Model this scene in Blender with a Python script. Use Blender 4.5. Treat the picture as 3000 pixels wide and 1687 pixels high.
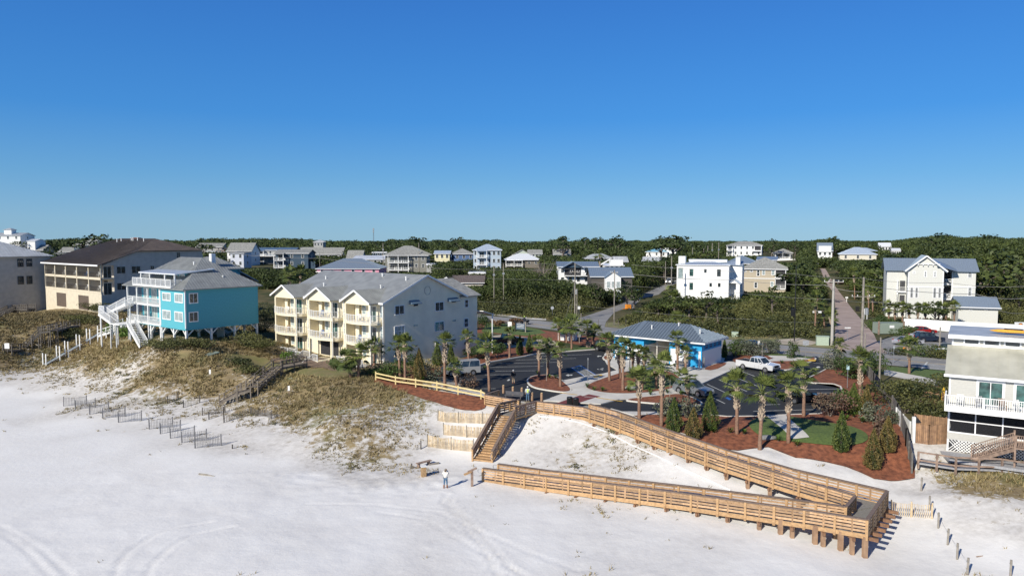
import bpy, bmesh, math, random
import numpy as np
from mathutils import Vector, Matrix
# ---------------------------------------------------------------- camera, sky, sun, exposure
for o in list(bpy.data.objects): bpy.data.objects.remove(o, do_unlink=True)
S=bpy.context.scene
F=2150.;CX=1500.;CY=843.5;HZ=697.;H=22.
PIT=math.atan((CY-HZ)/F);CP,SP=math.cos(PIT),math.sin(PIT)
cam=bpy.data.cameras.new('camera');co=bpy.data.objects.new('camera',cam);S.collection.objects.link(co)
co.location=(0,0,H);co.rotation_euler=(math.pi/2-PIT,0,0)
cam.sensor_width=36;cam.lens=36*F/3000;cam.clip_start=.5;cam.clip_end=8000
S.camera=co
w=bpy.data.worlds.new('World');S.world=w;w.use_nodes=True
nt=w.node_tree;bg=nt.nodes['Background']
sky=nt.nodes.new('ShaderNodeTexSky');sky.sky_type='NISHITA';sky.sun_disc=False
SUN_AZ=math.radians(51);SUN_EL=math.radians(31)
sky.sun_elevation=SUN_EL;sky.sun_rotation=math.atan2(-math.cos(SUN_AZ),-math.sin(SUN_AZ))
sky.altitude=0;sky.air_density=1.0;sky.dust_density=0.0;sky.ozone_density=1.0
_tc=nt.nodes.new('ShaderNodeTexCoord');_sx=nt.nodes.new('ShaderNodeSeparateXYZ');nt.links.new(_tc.outputs['Generated'],_sx.inputs[0])
_cr=nt.nodes.new('ShaderNodeValToRGB');_cr.color_ramp.elements[0].position=0.0;_cr.color_ramp.elements[0].color=(0.235,0.436,0.876,1);_cr.color_ramp.elements[1].position=.55;_cr.color_ramp.elements[1].color=(.40,.52,.68,1)  # top stop, out of view, made more neutral to soften the blue fill
for _z,_c in [(0.024, (0.235, 0.436, 0.876)), (0.078, (0.204, 0.431, 0.793)), (0.155, (0.146, 0.441, 0.862)), (0.23, (0.162, 0.488, 0.942)), (0.3, (0.17, 0.502, 1.0))]:
    _e=_cr.color_ramp.elements.new(_z);_e.color=(*_c,1)
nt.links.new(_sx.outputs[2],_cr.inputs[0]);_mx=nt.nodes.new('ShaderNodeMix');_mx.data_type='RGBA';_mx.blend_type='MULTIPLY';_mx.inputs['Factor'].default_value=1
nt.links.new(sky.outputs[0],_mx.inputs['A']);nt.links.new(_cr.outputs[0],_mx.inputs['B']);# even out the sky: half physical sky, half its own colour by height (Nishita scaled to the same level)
_c2=nt.nodes.new('ShaderNodeValToRGB');_c2.color_ramp.elements[0].color=(0.274,0.486,0.657,1);_c2.color_ramp.elements[1].position=.55;_c2.color_ramp.elements[1].color=(0.024,0.082,0.274,1)
for _z,_c in [(0.024, (0.259, 0.474, 0.657)), (0.078, (0.157, 0.401, 0.684)), (0.155, (0.069, 0.287, 0.691)), (0.23, (0.051, 0.232, 0.631)), (0.3, (0.041, 0.191, 0.58))]:
    _e=_c2.color_ramp.elements.new(_z);_e.color=(*_c,1)
nt.links.new(_sx.outputs[2],_c2.inputs[0]);_k=nt.nodes.new('ShaderNodeVectorMath');_k.operation='SCALE';_k.inputs['Scale'].default_value=1/0.1169;nt.links.new(_c2.outputs[0],_k.inputs[0])
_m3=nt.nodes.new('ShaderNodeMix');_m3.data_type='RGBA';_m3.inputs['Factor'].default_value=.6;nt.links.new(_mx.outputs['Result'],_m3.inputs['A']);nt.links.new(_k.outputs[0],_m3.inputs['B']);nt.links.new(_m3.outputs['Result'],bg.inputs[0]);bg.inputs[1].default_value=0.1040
sl=bpy.data.lights.new('sun','SUN');sl.energy=4.6;sl.angle=math.radians(.53);sl.color=(1,.94,.83)
so=bpy.data.objects.new('sun',sl);S.collection.objects.link(so);so.location=(-60,-60,80)
d=Vector((math.cos(SUN_AZ)*math.cos(SUN_EL),math.sin(SUN_AZ)*math.cos(SUN_EL),-math.sin(SUN_EL)))
so.rotation_euler=d.to_track_quat('-Z','Y').to_euler()
S.view_settings.view_transform='Standard';S.view_settings.look='None';S.view_settings.gamma=1
S.view_settings.exposure=.24;S.view_settings.use_curve_mapping=False
S.render.engine='CYCLES'
S.cycles.max_bounces=6;S.cycles.transparent_max_bounces=8
rng=random.Random(7)
# ---------------------------------------------------------------- coordinates
GA=-math.radians(38.5)
U=(math.cos(GA),math.sin(GA));V=(-U[1],U[0])
def uv2(u,v): return (u*U[0]+v*V[0],u*U[1]+v*V[1])
def uvof(x,y): return (x*U[0]+y*U[1],x*V[0]+y*V[1])
def ray(px,py):
    a=(px-CX)/F;b=(CY-py)/F
    return (a,CP+b*SP,-SP+b*CP)
def W(px,py,z):
    r=ray(px,py);t=(z-H)/r[2];return (r[0]*t,r[1]*t)
def atD(px,py,D):
    r=ray(px,py);t=D/r[1];return (r[0]*t,D,H+r[2]*t)
# value noise
_rs=np.random.RandomState(5);_tab=_rs.rand(512,512)
def vn(x,y,s,k=0):
    x=np.asarray(x,float)/s+k*17.3+1000;y=np.asarray(y,float)/s+k*9.7+1000
    i=np.floor(x).astype(int);j=np.floor(y).astype(int);f=x-i;g=y-j
    f=f*f*(3-2*f);g=g*g*(3-2*g)
    T=lambda a,b:_tab[a%512,b%512]
    return (T(i,j)*(1-f)+T(i+1,j)*f)*(1-g)+(T(i,j+1)*(1-f)+T(i+1,j+1)*f)*g
def fbm(x,y,s,k=0,o=3): return sum(vn(x,y,s/2**n,k+n)/2**n for n in range(o))/sum(.5**n for n in range(o))
def sst(a,b,x):
    t=np.clip((np.asarray(x,float)-a)/(b-a),0,1);return t*t*(3-2*t)
# terrain: thin plate through measured spots (photo spot, height), flat plateau inland
CTL=[(1734,1440,.25),(1900,1465,.42),(2050,1485,.5),(2200,1512,.5),(2330,1545,.3),(0,1687,0),(0,1300,0),(0,1150,.1),(400,1300,.05),(800,1400,0),(1305,1430,0),(1700,1640,0),(2300,1680,0),(3000,1687,.3),
(2535,1627,-.1),(2700,1560,.2),(1000,1340,.1),(640,1320,.2),(200,1200,.2),
(1387,1345,.15),(1430,1353,.2),(1414,1410,.15),(1734,1475,.2),(1250,1330,.25),(1300,1280,1.0),(1400,1240,2.2),
(1640,1330,.9),(1800,1370,.9),(2000,1420,.9),(2300,1470,.7),(2450,1470,.7),(2540,1450,.8),(2700,1450,.9),(1600,1240,2.6),(1780,1265,2.6),(1950,1330,2.3),(2100,1380,1.9),
(1000,1240,2.4),(850,1290,.7),(700,1240,.7),(560,1170,1.3),(640,1175,1.1),(740,1110,3.2),(880,1065,4.0),(950,1110,3.8),(1130,1068,4.1),(1100,1120,3.9),(1200,1190,2.8),
(1330,1190,3.1),(1410,1175,3.3),(130,1068,.8),(250,1010,3.6),(330,960,6.2),(400,1020,5.2),(500,1060,4.4),(350,1100,1.8),
(0,1050,2.2),(0,950,6.5),(120,930,6.8),(299,915,7),(545,1006,6.5),(700,985,6.0),(780,1000,4.6),(650,1060,4.6),(760,1060,3.9)]
CU=[(-230,40,.2),(-230,60,5.5),(-260,20,0),(-200,48,2.5),(-190,75,7),(-150,75,7),(-125,75,6.4),(-60,30,0),(0,40,.3),(25,60,1.2),
(-8,66,2.2),(-2,74,2.9),(12,70,2.6),(-10,76,3.0),(30,84,3.2),(40,60,1.5),(-16,66,1.9),(-22,66,2.4),(-28,70,3.0),(0,20,0),(60,40,.5),(-120,0,0),(-20,0,0),(-104,70,5.6),(-76,80,4),(-85,90,3.7)]
_p=[]
for a,b,z in CTL:
    q=uvof(*W(a,b,z));_p.append((q[0],q[1],z))
_p+=CU;_p=np.array(_p)
def _phi(r): 
    return np.where(r>1e-6,r*r*np.log(np.maximum(r,1e-6)),0)
_n=len(_p);_R=np.hypot(_p[:,0][:,None]-_p[:,0],_p[:,1][:,None]-_p[:,1])/50
_A=np.zeros((_n+3,_n+3));_A[:_n,:_n]=_phi(_R)+np.eye(_n)*.004
_A[:_n,_n]=1;_A[:_n,_n+1:]=_p[:,:2]/50;_A[_n,:_n]=1;_A[_n+1:,:_n]=_p[:,:2].T/50
_w=np.linalg.solve(_A,np.r_[_p[:,2],0,0,0])
FRU=np.array([-300,-200,-150,-125,-104,-90,-78,-72,-60,-50,-43,-36,-28,-20,-14,-8,0,40,100.])
FRV=np.array([  95,  95,  90,  88, 86,  86,  84, 73, 68, 65,67,72, 72, 72,74,80,84,86,88.])
def terr(x,y,noise=True):
    x=np.atleast_1d(np.asarray(x,float));y=np.atleast_1d(np.asarray(y,float))
    u=x*U[0]+y*U[1];v=x*V[0]+y*V[1]
    z=np.full(x.shape,_w[_n])+_w[_n+1]*u/50+_w[_n+2]*v/50
    for i in range(_n): z=z+_w[i]*_phi(np.hypot(u-_p[i,0],v-_p[i,1])/50)
    z=np.clip(z,-.15,7.3)
    z=np.where(v<35,z*sst(20,35,v),z)
    fv=np.interp(u,FRU,FRV)
    wdt=np.where(u<-80,25,6.)
    t=np.clip((v-(fv-wdt))/wdt,0,1);t=t*t*(3-2*t)
    dn=sst(.5,1.6,z)*(1-t)*sst(.0,1,(fv-v)/12)
    if noise:
        z=z+(fbm(x,y,7,1)-.5)*1.1*dn+(vn(x,y,1.7,5)-.5)*.25*dn+(fbm(x,y,13,9)-.5)*.22*(1-t)
    pl=3.3+(4.2+1.6*sst(20,-60,x))*sst(195,310,y)+1.0*sst(310,450,y)+4.5*sst(90,190,x)*sst(190,330,y)-40*sst(1150,3200,y)
    return z*(1-t)+pl*t
def tz(x,y,noise=True): return float(terr(x,y,noise)[0])
def G(px,py,noise=True):
    z=3.
    for _ in range(14):
        x,y=W(px,py,min(z,21));z=.5*z+.5*tz(x,y,noise)
    x,y=W(px,py,z);return (x,y,tz(x,y,noise))
# ---------------------------------------------------------------- materials
MATS={}
def mat(name,col,rough=.7,metal=0,noise=None,bump=0,spec=.5,stripe=None,alpha=None,nscale=6.,var=.12,island=0):
    if name in MATS: return MATS[name]
    m=bpy.data.materials.new(name);m.use_nodes=True;n=m.node_tree;b=n.nodes['Principled BSDF'];L=n.links
    b.inputs['Roughness'].default_value=rough;b.inputs['Metallic'].default_value=metal
    b.inputs['Specular IOR Level'].default_value=spec
    tc=n.nodes.new('ShaderNodeTexCoord')
    nz=n.nodes.new('ShaderNodeTexNoise');nz.inputs['Scale'].default_value=nscale;nz.inputs['Detail'].default_value=5
    L.new(tc.outputs['Object'],nz.inputs['Vector'])
    rp=n.nodes.new('ShaderNodeMix');rp.data_type='RGBA'
    c2=noise or tuple(max(0,c*(1-var*1.6)) for c in col)
    rp.inputs['A'].default_value=(*[min(1,c*(1+var*.6)) for c in col],1);rp.inputs['B'].default_value=(*c2,1)
    mr=n.nodes.new('ShaderNodeMapRange');mr.inputs['From Min'].default_value=.35;mr.inputs['From Max'].default_value=.68
    L.new(nz.outputs['Fac'],mr.inputs['Value']);L.new(mr.outputs[0],rp.inputs['Factor'])
    out=rp.outputs['Result']
    if stripe:
        ax,sp,dk=stripe
        sx=n.nodes.new('ShaderNodeSeparateXYZ');L.new(tc.outputs['Object'],sx.inputs[0])
        a=n.nodes.new('ShaderNodeMath');a.operation='DIVIDE';a.inputs[1].default_value=sp;L.new(sx.outputs[ax],a.inputs[0])
        f=n.nodes.new('ShaderNodeMath');f.operation='FRACT';L.new(a.outputs[0],f.inputs[0])
        g=n.nodes.new('ShaderNodeMath');g.operation='LESS_THAN';g.inputs[1].default_value=.14;L.new(f.outputs[0],g.inputs[0])
        m2=n.nodes.new('ShaderNodeMix');m2.data_type='RGBA';m2.blend_type='MULTIPLY';L.new(g.outputs[0],m2.inputs['Factor'])
        L.new(out,m2.inputs['A']);m2.inputs['B'].default_value=(dk,dk,dk,1);out=m2.outputs['Result']
    if island:
        gi=n.nodes.new('ShaderNodeNewGeometry');hs=n.nodes.new('ShaderNodeHueSaturation');mp=n.nodes.new('ShaderNodeMapRange');mp.inputs['To Min'].default_value=1-island;mp.inputs['To Max'].default_value=1+island*.55
        L.new(gi.outputs['Random Per Island'],mp.inputs['Value']);L.new(mp.outputs[0],hs.inputs['Value']);L.new(out,hs.inputs['Color']);out=hs.outputs['Color']
    L.new(out,b.inputs['Base Color'])
    if bump:
        bp=n.nodes.new('ShaderNodeBump');bp.inputs['Strength'].default_value=bump;bp.inputs['Distance'].default_value=.05
        n2=n.nodes.new('ShaderNodeTexNoise');n2.inputs['Scale'].default_value=nscale*4;L.new(tc.outputs['Object'],n2.inputs['Vector'])
        L.new(n2.outputs['Fac'],bp.inputs['Height']);L.new(bp.outputs[0],b.inputs['Normal'])
    MATS[name]=m;return m
def leafmat(name,c1,c2,trans=.0,rough=.6):
    if name in MATS: return MATS[name]
    m=bpy.data.materials.new(name);m.use_nodes=True;n=m.node_tree;b=n.nodes['Principled BSDF'];L=n.links
    at=n.nodes.new('ShaderNodeAttribute');at.attribute_name='tint'
    oi=n.nodes.new('ShaderNodeObjectInfo')
    ad=n.nodes.new('ShaderNodeMath');ad.operation='MULTIPLY_ADD';L.new(oi.outputs['Random'],ad.inputs[0]);ad.inputs[1].default_value=.3;L.new(at.outputs['Fac'],ad.inputs[2])
    sb=n.nodes.new('ShaderNodeMath');sb.operation='SUBTRACT';sb.use_clamp=True;L.new(ad.outputs[0],sb.inputs[0]);sb.inputs[1].default_value=.15
    mx=n.nodes.new('ShaderNodeMix');mx.data_type='RGBA';L.new(sb.outputs[0],mx.inputs['Factor'])
    mx.inputs['A'].default_value=(*c1,1);mx.inputs['B'].default_value=(*c2,1)
    L.new(mx.outputs['Result'],b.inputs['Base Color']);b.inputs['Roughness'].default_value=rough
    b.inputs['Specular IOR Level'].default_value=.3
    MATS[name]=m;return m
white=mat('white_paint',(.82,.82,.80),.5,var=.05)
trimw=mat('white_trim',(.8,.8,.8),.5,var=.04)
glass=mat('window_glass',(.035,.05,.055),.08,spec=.9,var=.5,nscale=1.5)
glassg=mat('green_glass',(.05,.12,.11),.08,spec=.9,var=.6,nscale=1.2)
glassb=mat('glass_with_blinds',(.35,.42,.42),.2,spec=.9,noise=(.16,.22,.22),nscale=1.3)
cream=mat('cream_siding',(.80,.73,.56),.7,var=.05,stripe=(2,.2,.9))
creamp=mat('cream_panel',(.80,.72,.53),.7,var=.05)
condoside=mat('shade_lightened_siding',(.90,.80,.61),.7,var=.06,stripe=(2,.2,.93),nscale=.6)  # shaded end wall: cream lightened in colour to stand in for fill light
tealw=mat('teal_siding',(.09,.40,.47),.65,var=.07,stripe=(2,.22,.86))
roofg=mat('grey_metal_roof',(.31,.32,.31),.42,.2,var=.12,nscale=.8)
roofl=mat('light_metal_roof',(.50,.52,.53),.4,.2,var=.1,nscale=.8)
roofb=mat('blue_grey_metal_roof',(.16,.24,.33),.35,.3,var=.12,nscale=.8)
roofbr=mat('brown_metal_roof',(.125,.10,.08),.5,.1,var=.15,nscale=.7)
roofsh=mat('grey_shingle_roof',(.30,.30,.28),.8,var=.2,nscale=2)
roofw=mat('white_metal_roof',(.74,.76,.78),.35,.1,var=.05)
roofsky=mat('sky_blue_roof',(.22,.47,.62),.4,.1,var=.08)
greige=mat('greige_siding',(.62,.62,.575),.7,var=.05,stripe=(2,.2,.92))
greyw=mat('grey_siding',(.38,.38,.36),.7,var=.08,stripe=(2,.2,.9))
greybl=mat('pale_blue_siding',(.42,.50,.58),.7,var=.07,stripe=(2,.2,.9))
navy=mat('navy_siding',(.035,.07,.11),.7,var=.1,stripe=(2,.2,.9))
tan=mat('tan_siding',(.46,.40,.30),.7,var=.06,stripe=(2,.2,.9))
pink=mat('pink_stucco',(.70,.32,.42),.8,var=.08)
palegreen=mat('pale_green_siding',(.5,.56,.48),.7,var=.06)
paleyel=mat('pale_yellow_siding',(.75,.70,.45),.7,var=.06)
bluep=mat('bright_blue_paint',(.02,.33,.64),.5,var=.08)
stucco=mat('grey_stucco',(.48,.45,.40),.85,var=.07,nscale=1.2)
stuccob=mat('cream_stucco',(.64,.57,.44),.85,var=.07,nscale=1.2)
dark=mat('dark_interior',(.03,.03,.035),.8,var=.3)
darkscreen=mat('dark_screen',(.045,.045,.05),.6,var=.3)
woodn=mat('new_pine_timber',(.49,.31,.155),.75,noise=(.36,.22,.11),nscale=5,bump=.2,island=.25)
woodr=mat('pinkish_pine_board',(.51,.33,.19),.75,noise=(.38,.24,.13),nscale=4,bump=.2,island=.35)
woodcap=mat('brown_composite_cap',(.20,.145,.115),.7,var=.15,island=.2)
deckg=mat('grey_composite_deck',(.24,.23,.21),.75,stripe=(0,.15,.75),var=.1)
woodo=mat('weathered_grey_timber',(.15,.135,.12),.85,noise=(.08,.07,.06),nscale=4,island=.35)
woodm=mat('weathered_brown_timber',(.34,.24,.18),.85,noise=(.20,.14,.11),nscale=3,island=.3)
woodf=mat('grey_slat_wood',(.22,.215,.22),.85,noise=(.13,.13,.135),nscale=5,island=.3)
woodst=mat('straw_slat_wood',(.66,.54,.36),.85,noise=(.52,.38,.22),nscale=4,island=.3)
railw=mat('yellow_pine_rail',(.72,.58,.28),.7,var=.08)
pole=mat('weathered_pole_wood',(.30,.27,.23),.85,noise=(.2,.18,.15),nscale=2)
poleb=mat('black_pole',(.012,.012,.012),.5)
concpole=mat('concrete_pole',(.42,.40,.36),.8,var=.08)
wirem=mat('aluminium_wire',(.30,.29,.27),.5,.2)
metalg=mat('galvanised_metal',(.45,.46,.46),.4,.6)
black=mat('black_rubber',(.015,.015,.016),.8)
rimm=mat('alloy_rim',(.5,.5,.52),.3,.8)
chrome=mat('chrome_trim',(.6,.6,.6),.2,.9)
plastic=mat('white_plastic',(.75,.75,.73),.4)
tealpl=mat('teal_plastic',(.05,.35,.42),.4)
bluepl=mat('blue_cushion',(.06,.14,.35),.6)
orange=mat('orange_paint',(.8,.28,.03),.5)
red=mat('red_brick_paving',(.20,.05,.045),.85,noise=(.14,.035,.035),nscale=8)
yellow=mat('yellow_paint',(.72,.44,.04),.6)
paintw=mat('road_marking_white',(.66,.66,.60),.7,noise=(.45,.45,.42),nscale=3)
paintb=mat('road_marking_blue',(.03,.12,.38),.7)
asphn=mat('new_asphalt',(.015,.017,.021),.85,noise=(.026,.027,.029),nscale=.22,bump=.3)
aspho=mat('old_asphalt',(.26,.255,.245),.9,noise=(.20,.195,.19),nscale=.25,bump=.2)
paver=mat('brown_paver_street',(.38,.30,.265),.9,noise=(.30,.23,.20),nscale=.35,bump=.2)
conc=mat('concrete',(.60,.575,.52),.85,noise=(.50,.475,.43),nscale=.5)
kerbm=mat('kerb_concrete',(.66,.63,.56),.85,var=.08)
mulch=mat('red_pine_mulch',(.27,.095,.045),.95,noise=(.12,.04,.02),nscale=2.2,bump=1.0)
olivelawn=mat('olive_winter_grass',(.15,.145,.05),.95,noise=(.20,.16,.075),nscale=.7,bump=.8)
lawn=mat('mown_grass',(.11,.155,.035),.9,noise=(.065,.105,.025),nscale=3,bump=.8)
verge=mat('rough_verge_grass',(.13,.15,.045),.95,noise=(.24,.20,.11),nscale=.5,bump=.8)
sandy=mat('sandy_track',(.46,.40,.31),.95,noise=(.34,.29,.22),nscale=.5)
tile=mat('terracotta_block',(.42,.17,.09),.85)
bark=mat('palm_trunk_bark',(.29,.17,.11),.9,noise=(.18,.11,.08),nscale=5,bump=.5)
boot=mat('palm_leaf_base',(.46,.38,.29),.9,noise=(.20,.15,.11),nscale=6)
bark2=mat('grey_tree_bark',(.16,.13,.11),.9)
palmg=leafmat('palm_frond',(.03,.052,.015),(.17,.20,.05))
jung=leafmat('juniper_foliage',(.022,.05,.014),(.12,.145,.03))
jung2=leafmat('browned_juniper_foliage',(.03,.05,.014),(.20,.14,.045))
oakg=leafmat('live_oak_foliage',(.014,.027,.009),(.095,.12,.030))
scrubg=leafmat('scrub_foliage',(.020,.031,.011),(.135,.135,.042))
pineg=leafmat('pine_foliage',(.012,.024,.009),(.07,.095,.027))
hedgeg=leafmat('hedge_foliage',(.022,.042,.012),(.075,.115,.026))
greyleaf=leafmat('grey_green_foliage',(.06,.075,.05),(.17,.18,.12))
redleaf=leafmat('reddish_foliage',(.10,.03,.02),(.16,.13,.09))
brownmulch=mat('brown_mulch',(.20,.14,.10),.95,noise=(.12,.085,.06),nscale=2)
duneg=leafmat('dune_grass',(.10,.075,.042),(.30,.225,.10))
brightg=leafmat('bright_green_leaves',(.05,.11,.015),(.16,.25,.04))
deadg=leafmat('bare_twigs',(.12,.10,.085),(.26,.22,.19))
# ---------------------------------------------------------------- object helpers
C=S.collection
def mk(name,verts,faces,m,parent=None,smooth=False,tint=None):
    me=bpy.data.meshes.new(name);me.from_pydata(verts,[],faces)
    if isinstance(m,(list,tuple)):
        for q in m: me.materials.append(q)
    else: me.materials.append(m)
    if smooth:
        me.polygons.foreach_set('use_smooth',[True]*len(me.polygons))
    if tint is not None:
        a=me.attributes.new('tint','FLOAT','FACE');a.data.foreach_set('value',tint)
    o=bpy.data.objects.new(name,me);C.objects.link(o)
    if parent: o.parent=parent
    return o
def npmesh(name,V_,nper,m,parent=None,tint=None):
    V_=np.asarray(V_,dtype=np.float32).reshape(-1,3);n=len(V_);nf=n//nper
    me=bpy.data.meshes.new(name);me.vertices.add(n);me.vertices.foreach_set('co',V_.ravel())
    me.loops.add(n);me.loops.foreach_set('vertex_index',np.arange(n,dtype=np.int32))
    me.polygons.add(nf);me.polygons.foreach_set('loop_start',np.arange(nf,dtype=np.int32)*nper)
    try: me.polygons.foreach_set('loop_total',np.full(nf,nper,dtype=np.int32))
    except Exception: pass
    me.materials.append(m)
    if tint is not None:
        a=me.attributes.new('tint','FLOAT','FACE');a.data.foreach_set('value',np.asarray(tint,dtype=np.float32))
    me.update(calc_edges=True);me.validate()
    o=bpy.data.objects.new(name,me);C.objects.link(o)
    if parent: o.parent=parent
    return o
def tag(o,label=None,cat=None,group=None,kind=None):
    if label: o['label']=label
    if cat: o['category']=cat
    if group: o['group']=group
    if kind: o['kind']=kind
    return o
def thing(name,label,cat,loc=(0,0,0),rz=0,group=None):
    o=bpy.data.objects.new(name,None);C.objects.link(o);o.empty_display_size=.5
    o.location=loc;o.rotation_euler=(0,0,rz);return tag(o,label,cat,group)
def dup(r,loc,rz,label=None,group=None,sc=None):
    c=r.copy();C.objects.link(c);c.location=loc;c.rotation_euler=(0,0,rz)
    if sc: c.scale=sc if isinstance(sc,tuple) else (sc,)*3
    if label: c['label']=label
    if group: c['group']=group
    for ch in r.children:
        k=ch.copy();C.objects.link(k);k.parent=c
        for g in ch.children:
            q=g.copy();C.objects.link(q);q.parent=k
    return c
class MB:
    def __init__(s): s.v=[];s.f=[]
    def add(s,vs,fs):
        b=len(s.v);s.v+=[tuple(p) for p in vs];s.f+=[tuple(i+b for i in f) for f in fs];return s
    def box(s,x0,x1,y0,y1,z0,z1):
        if x0>x1:x0,x1=x1,x0
        if y0>y1:y0,y1=y1,y0
        if z0>z1:z0,z1=z1,z0
        return s.add([(x0,y0,z0),(x1,y0,z0),(x1,y1,z0),(x0,y1,z0),(x0,y0,z1),(x1,y0,z1),(x1,y1,z1),(x0,y1,z1)],
            [(0,3,2,1),(4,5,6,7),(0,1,5,4),(1,2,6,5),(2,3,7,6),(3,0,4,7)])
    def bar(s,a,b,w,h,up=(0,0,1)):
        a=Vector(a);b=Vector(b);d=(b-a)
        if d.length<1e-6: return s
        d.normalize();upv=Vector(up)
        if abs(d.dot(upv))>.98: upv=Vector((1,0,0))
        r=d.cross(upv).normalized()*w/2;t=r.cross(d).normalized()*h/2
        return s.add([a-r-t,a+r-t,a+r+t,a-r+t,b-r-t,b+r-t,b+r+t,b-r+t],[(0,1,2,3),(7,6,5,4),(0,4,5,1),(1,5,6,2),(2,6,7,3),(3,7,4,0)])
    def tube(s,pts,r,n=8,cap=True):
        pts=[Vector(p) for p in pts];R=r if isinstance(r,(list,tuple)) else [r]*len(pts);b=len(s.v)
        for i,p in enumerate(pts):
            d=(pts[min(i+1,len(pts)-1)]-pts[max(i-1,0)]).normalized()
            q=Vector((1,0,0)) if abs(d.x)<.9 else Vector((0,1,0))
            e=d.cross(q).normalized();g=d.cross(e)
            for k in range(n):
                t=2*math.pi*k/n;s.v.append(tuple(p+(e*math.cos(t)+g*math.sin(t))*R[i]))
        for i in range(len(pts)-1):
            for k in range(n):
                a=b+i*n+k;c=b+i*n+(k+1)%n;s.f.append((a,a+n,c+n,c))
        if cap:
            s.f.append(tuple(b+k for k in range(n)));s.f.append(tuple(b+(len(pts)-1)*n+k for k in reversed(range(n))))
        return s
    def poly(s,pts): return s.add(pts,[tuple(range(len(pts)))])
    def prism(s,pts,n):   # extrude polygon pts by vector n
        k=len(pts);q=[tuple(Vector(p)+Vector(n)) for p in pts]
        return s.add(list(pts)+q,[tuple(range(k)),tuple(reversed(range(k,2*k)))]+[(i,i+k,(i+1)%k+k,(i+1)%k) for i in range(k)])
    def roof(s,pts,th=.12,rib=None,rh=.045,rw=.05):
        """sloped roof face, real thickness, standing seams running up the slope"""
        P=[Vector(p) for p in pts];n=Vector((0,0,0))
        for i in range(len(P)): n+=(P[i]-P[0]).cross(P[(i+1)%len(P)]-P[0])
        n.normalize()
        if n.z<0: n=-n;P.reverse()
        s.prism([tuple(p) for p in P],tuple(-n*th))
        if rib:
            e=Vector((0,0,1)).cross(n)
            if e.length<1e-4: e=Vector((1,0,0))
            e.normalize();sl=n.cross(e)
            c=[(p.dot(e),p.dot(sl)) for p in P];a0=min(q[0] for q in c);a1=max(q[0] for q in c);k=a0+rib/2
            base=P[0]-e*c[0][0]-sl*c[0][1]
            while k<a1:
                hit=[]
                for i in range(len(c)):
                    p,q=c[i],c[(i+1)%len(c)]
                    if (p[0]-k)*(q[0]-k)<0:
                        t=(k-p[0])/(q[0]-p[0]);hit.append(p[1]+t*(q[1]-p[1]))
                if len(hit)>=2:
                    A=base+e*k+sl*min(hit)+n*rh/2;B=base+e*k+sl*max(hit)+n*rh/2
                    s.bar(A,B,rw,rh,tuple(n))
                k+=rib
        return s
    def each(s,name,m,parent=None):
        for i in range(0,len(s.v)//8): mk(name,s.v[i*8:i*8+8],[tuple(k-i*8 for k in f) for f in s.f[i*6:i*6+6]],m,parent)
    def obj(s,name,m,parent=None,smooth=False): return mk(name,s.v,s.f,m,parent,smooth)
def hiproof(mb,x0,x1,y0,y1,z,rise,o=.5,axis=None,rib=None,inset=None,rbig=.045):
    x0-=o;x1+=o;y0-=o;y1+=o;w=x1-x0;d=y1-y0
    if axis is None: axis='x' if w>=d else 'y'
    if axis=='x':
        i=min(d/2 if inset is None else inset,w/2-.01);ym=(y0+y1)/2;a=(x0+i,ym,z+rise);b=(x1-i,ym,z+rise)
        fs=[[(x0,y0,z),(x1,y0,z),b,a],[(x1,y1,z),(x0,y1,z),a,b],[(x0,y1,z),(x0,y0,z),a],[(x1,y0,z),(x1,y1,z),b]]
    else:
        i=min(w/2 if inset is None else inset,d/2-.01);xm=(x0+x1)/2;a=(xm,y0+i,z+rise);b=(xm,y1-i,z+rise)
        fs=[[(x1,y0,z),(x1,y1,z),b,a],[(x0,y1,z),(x0,y0,z),a,b],[(x0,y0,z),(x1,y0,z),a],[(x1,y1,z),(x0,y1,z),b]]
    for f in fs: mb.roof(f,.1,rib,rbig,rbig)
    mb.box(x0+.02,x1-.02,y0+.02,y1-.02,z-.14,z-.06)
def gableroof(mb,wall,x0,x1,y0,y1,z,rise,o=.4,axis='x',rib=None):
    """ridge along axis; wall gets the gable triangles"""
    if axis=='x':
        ym=(y0+y1)/2;k=rise/((y1-y0)/2);zo=z-o*k
        mb.roof([(x0-o,y0-o,zo),(x1+o,y0-o,zo),(x1+o,ym,z+rise),(x0-o,ym,z+rise)],.12,rib)
        mb.roof([(x1+o,y1+o,zo),(x0-o,y1+o,zo),(x0-o,ym,z+rise),(x1+o,ym,z+rise)],.12,rib)
        for x in (x0,x1-.1): wall.prism([(x,y0,z),(x,y1,z),(x,ym,z+rise-.13)],(.1,0,0))
    else:
        xm=(x0+x1)/2;k=rise/((x1-x0)/2);zo=z-o*k
        mb.roof([(x0-o,y1+o,zo),(x0-o,y0-o,zo),(xm,y0-o,z+rise),(xm,y1+o,z+rise)],.12,rib)
        mb.roof([(x1+o,y0-o,zo),(x1+o,y1+o,zo),(xm,y1+o,z+rise),(xm,y0-o,z+rise)],.12,rib)
        for y in (y0,y1-.1): wall.prism([(x0,y,z),(x1,y,z),(xm,y,z+rise-.13)],(0,.1,0))
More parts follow.
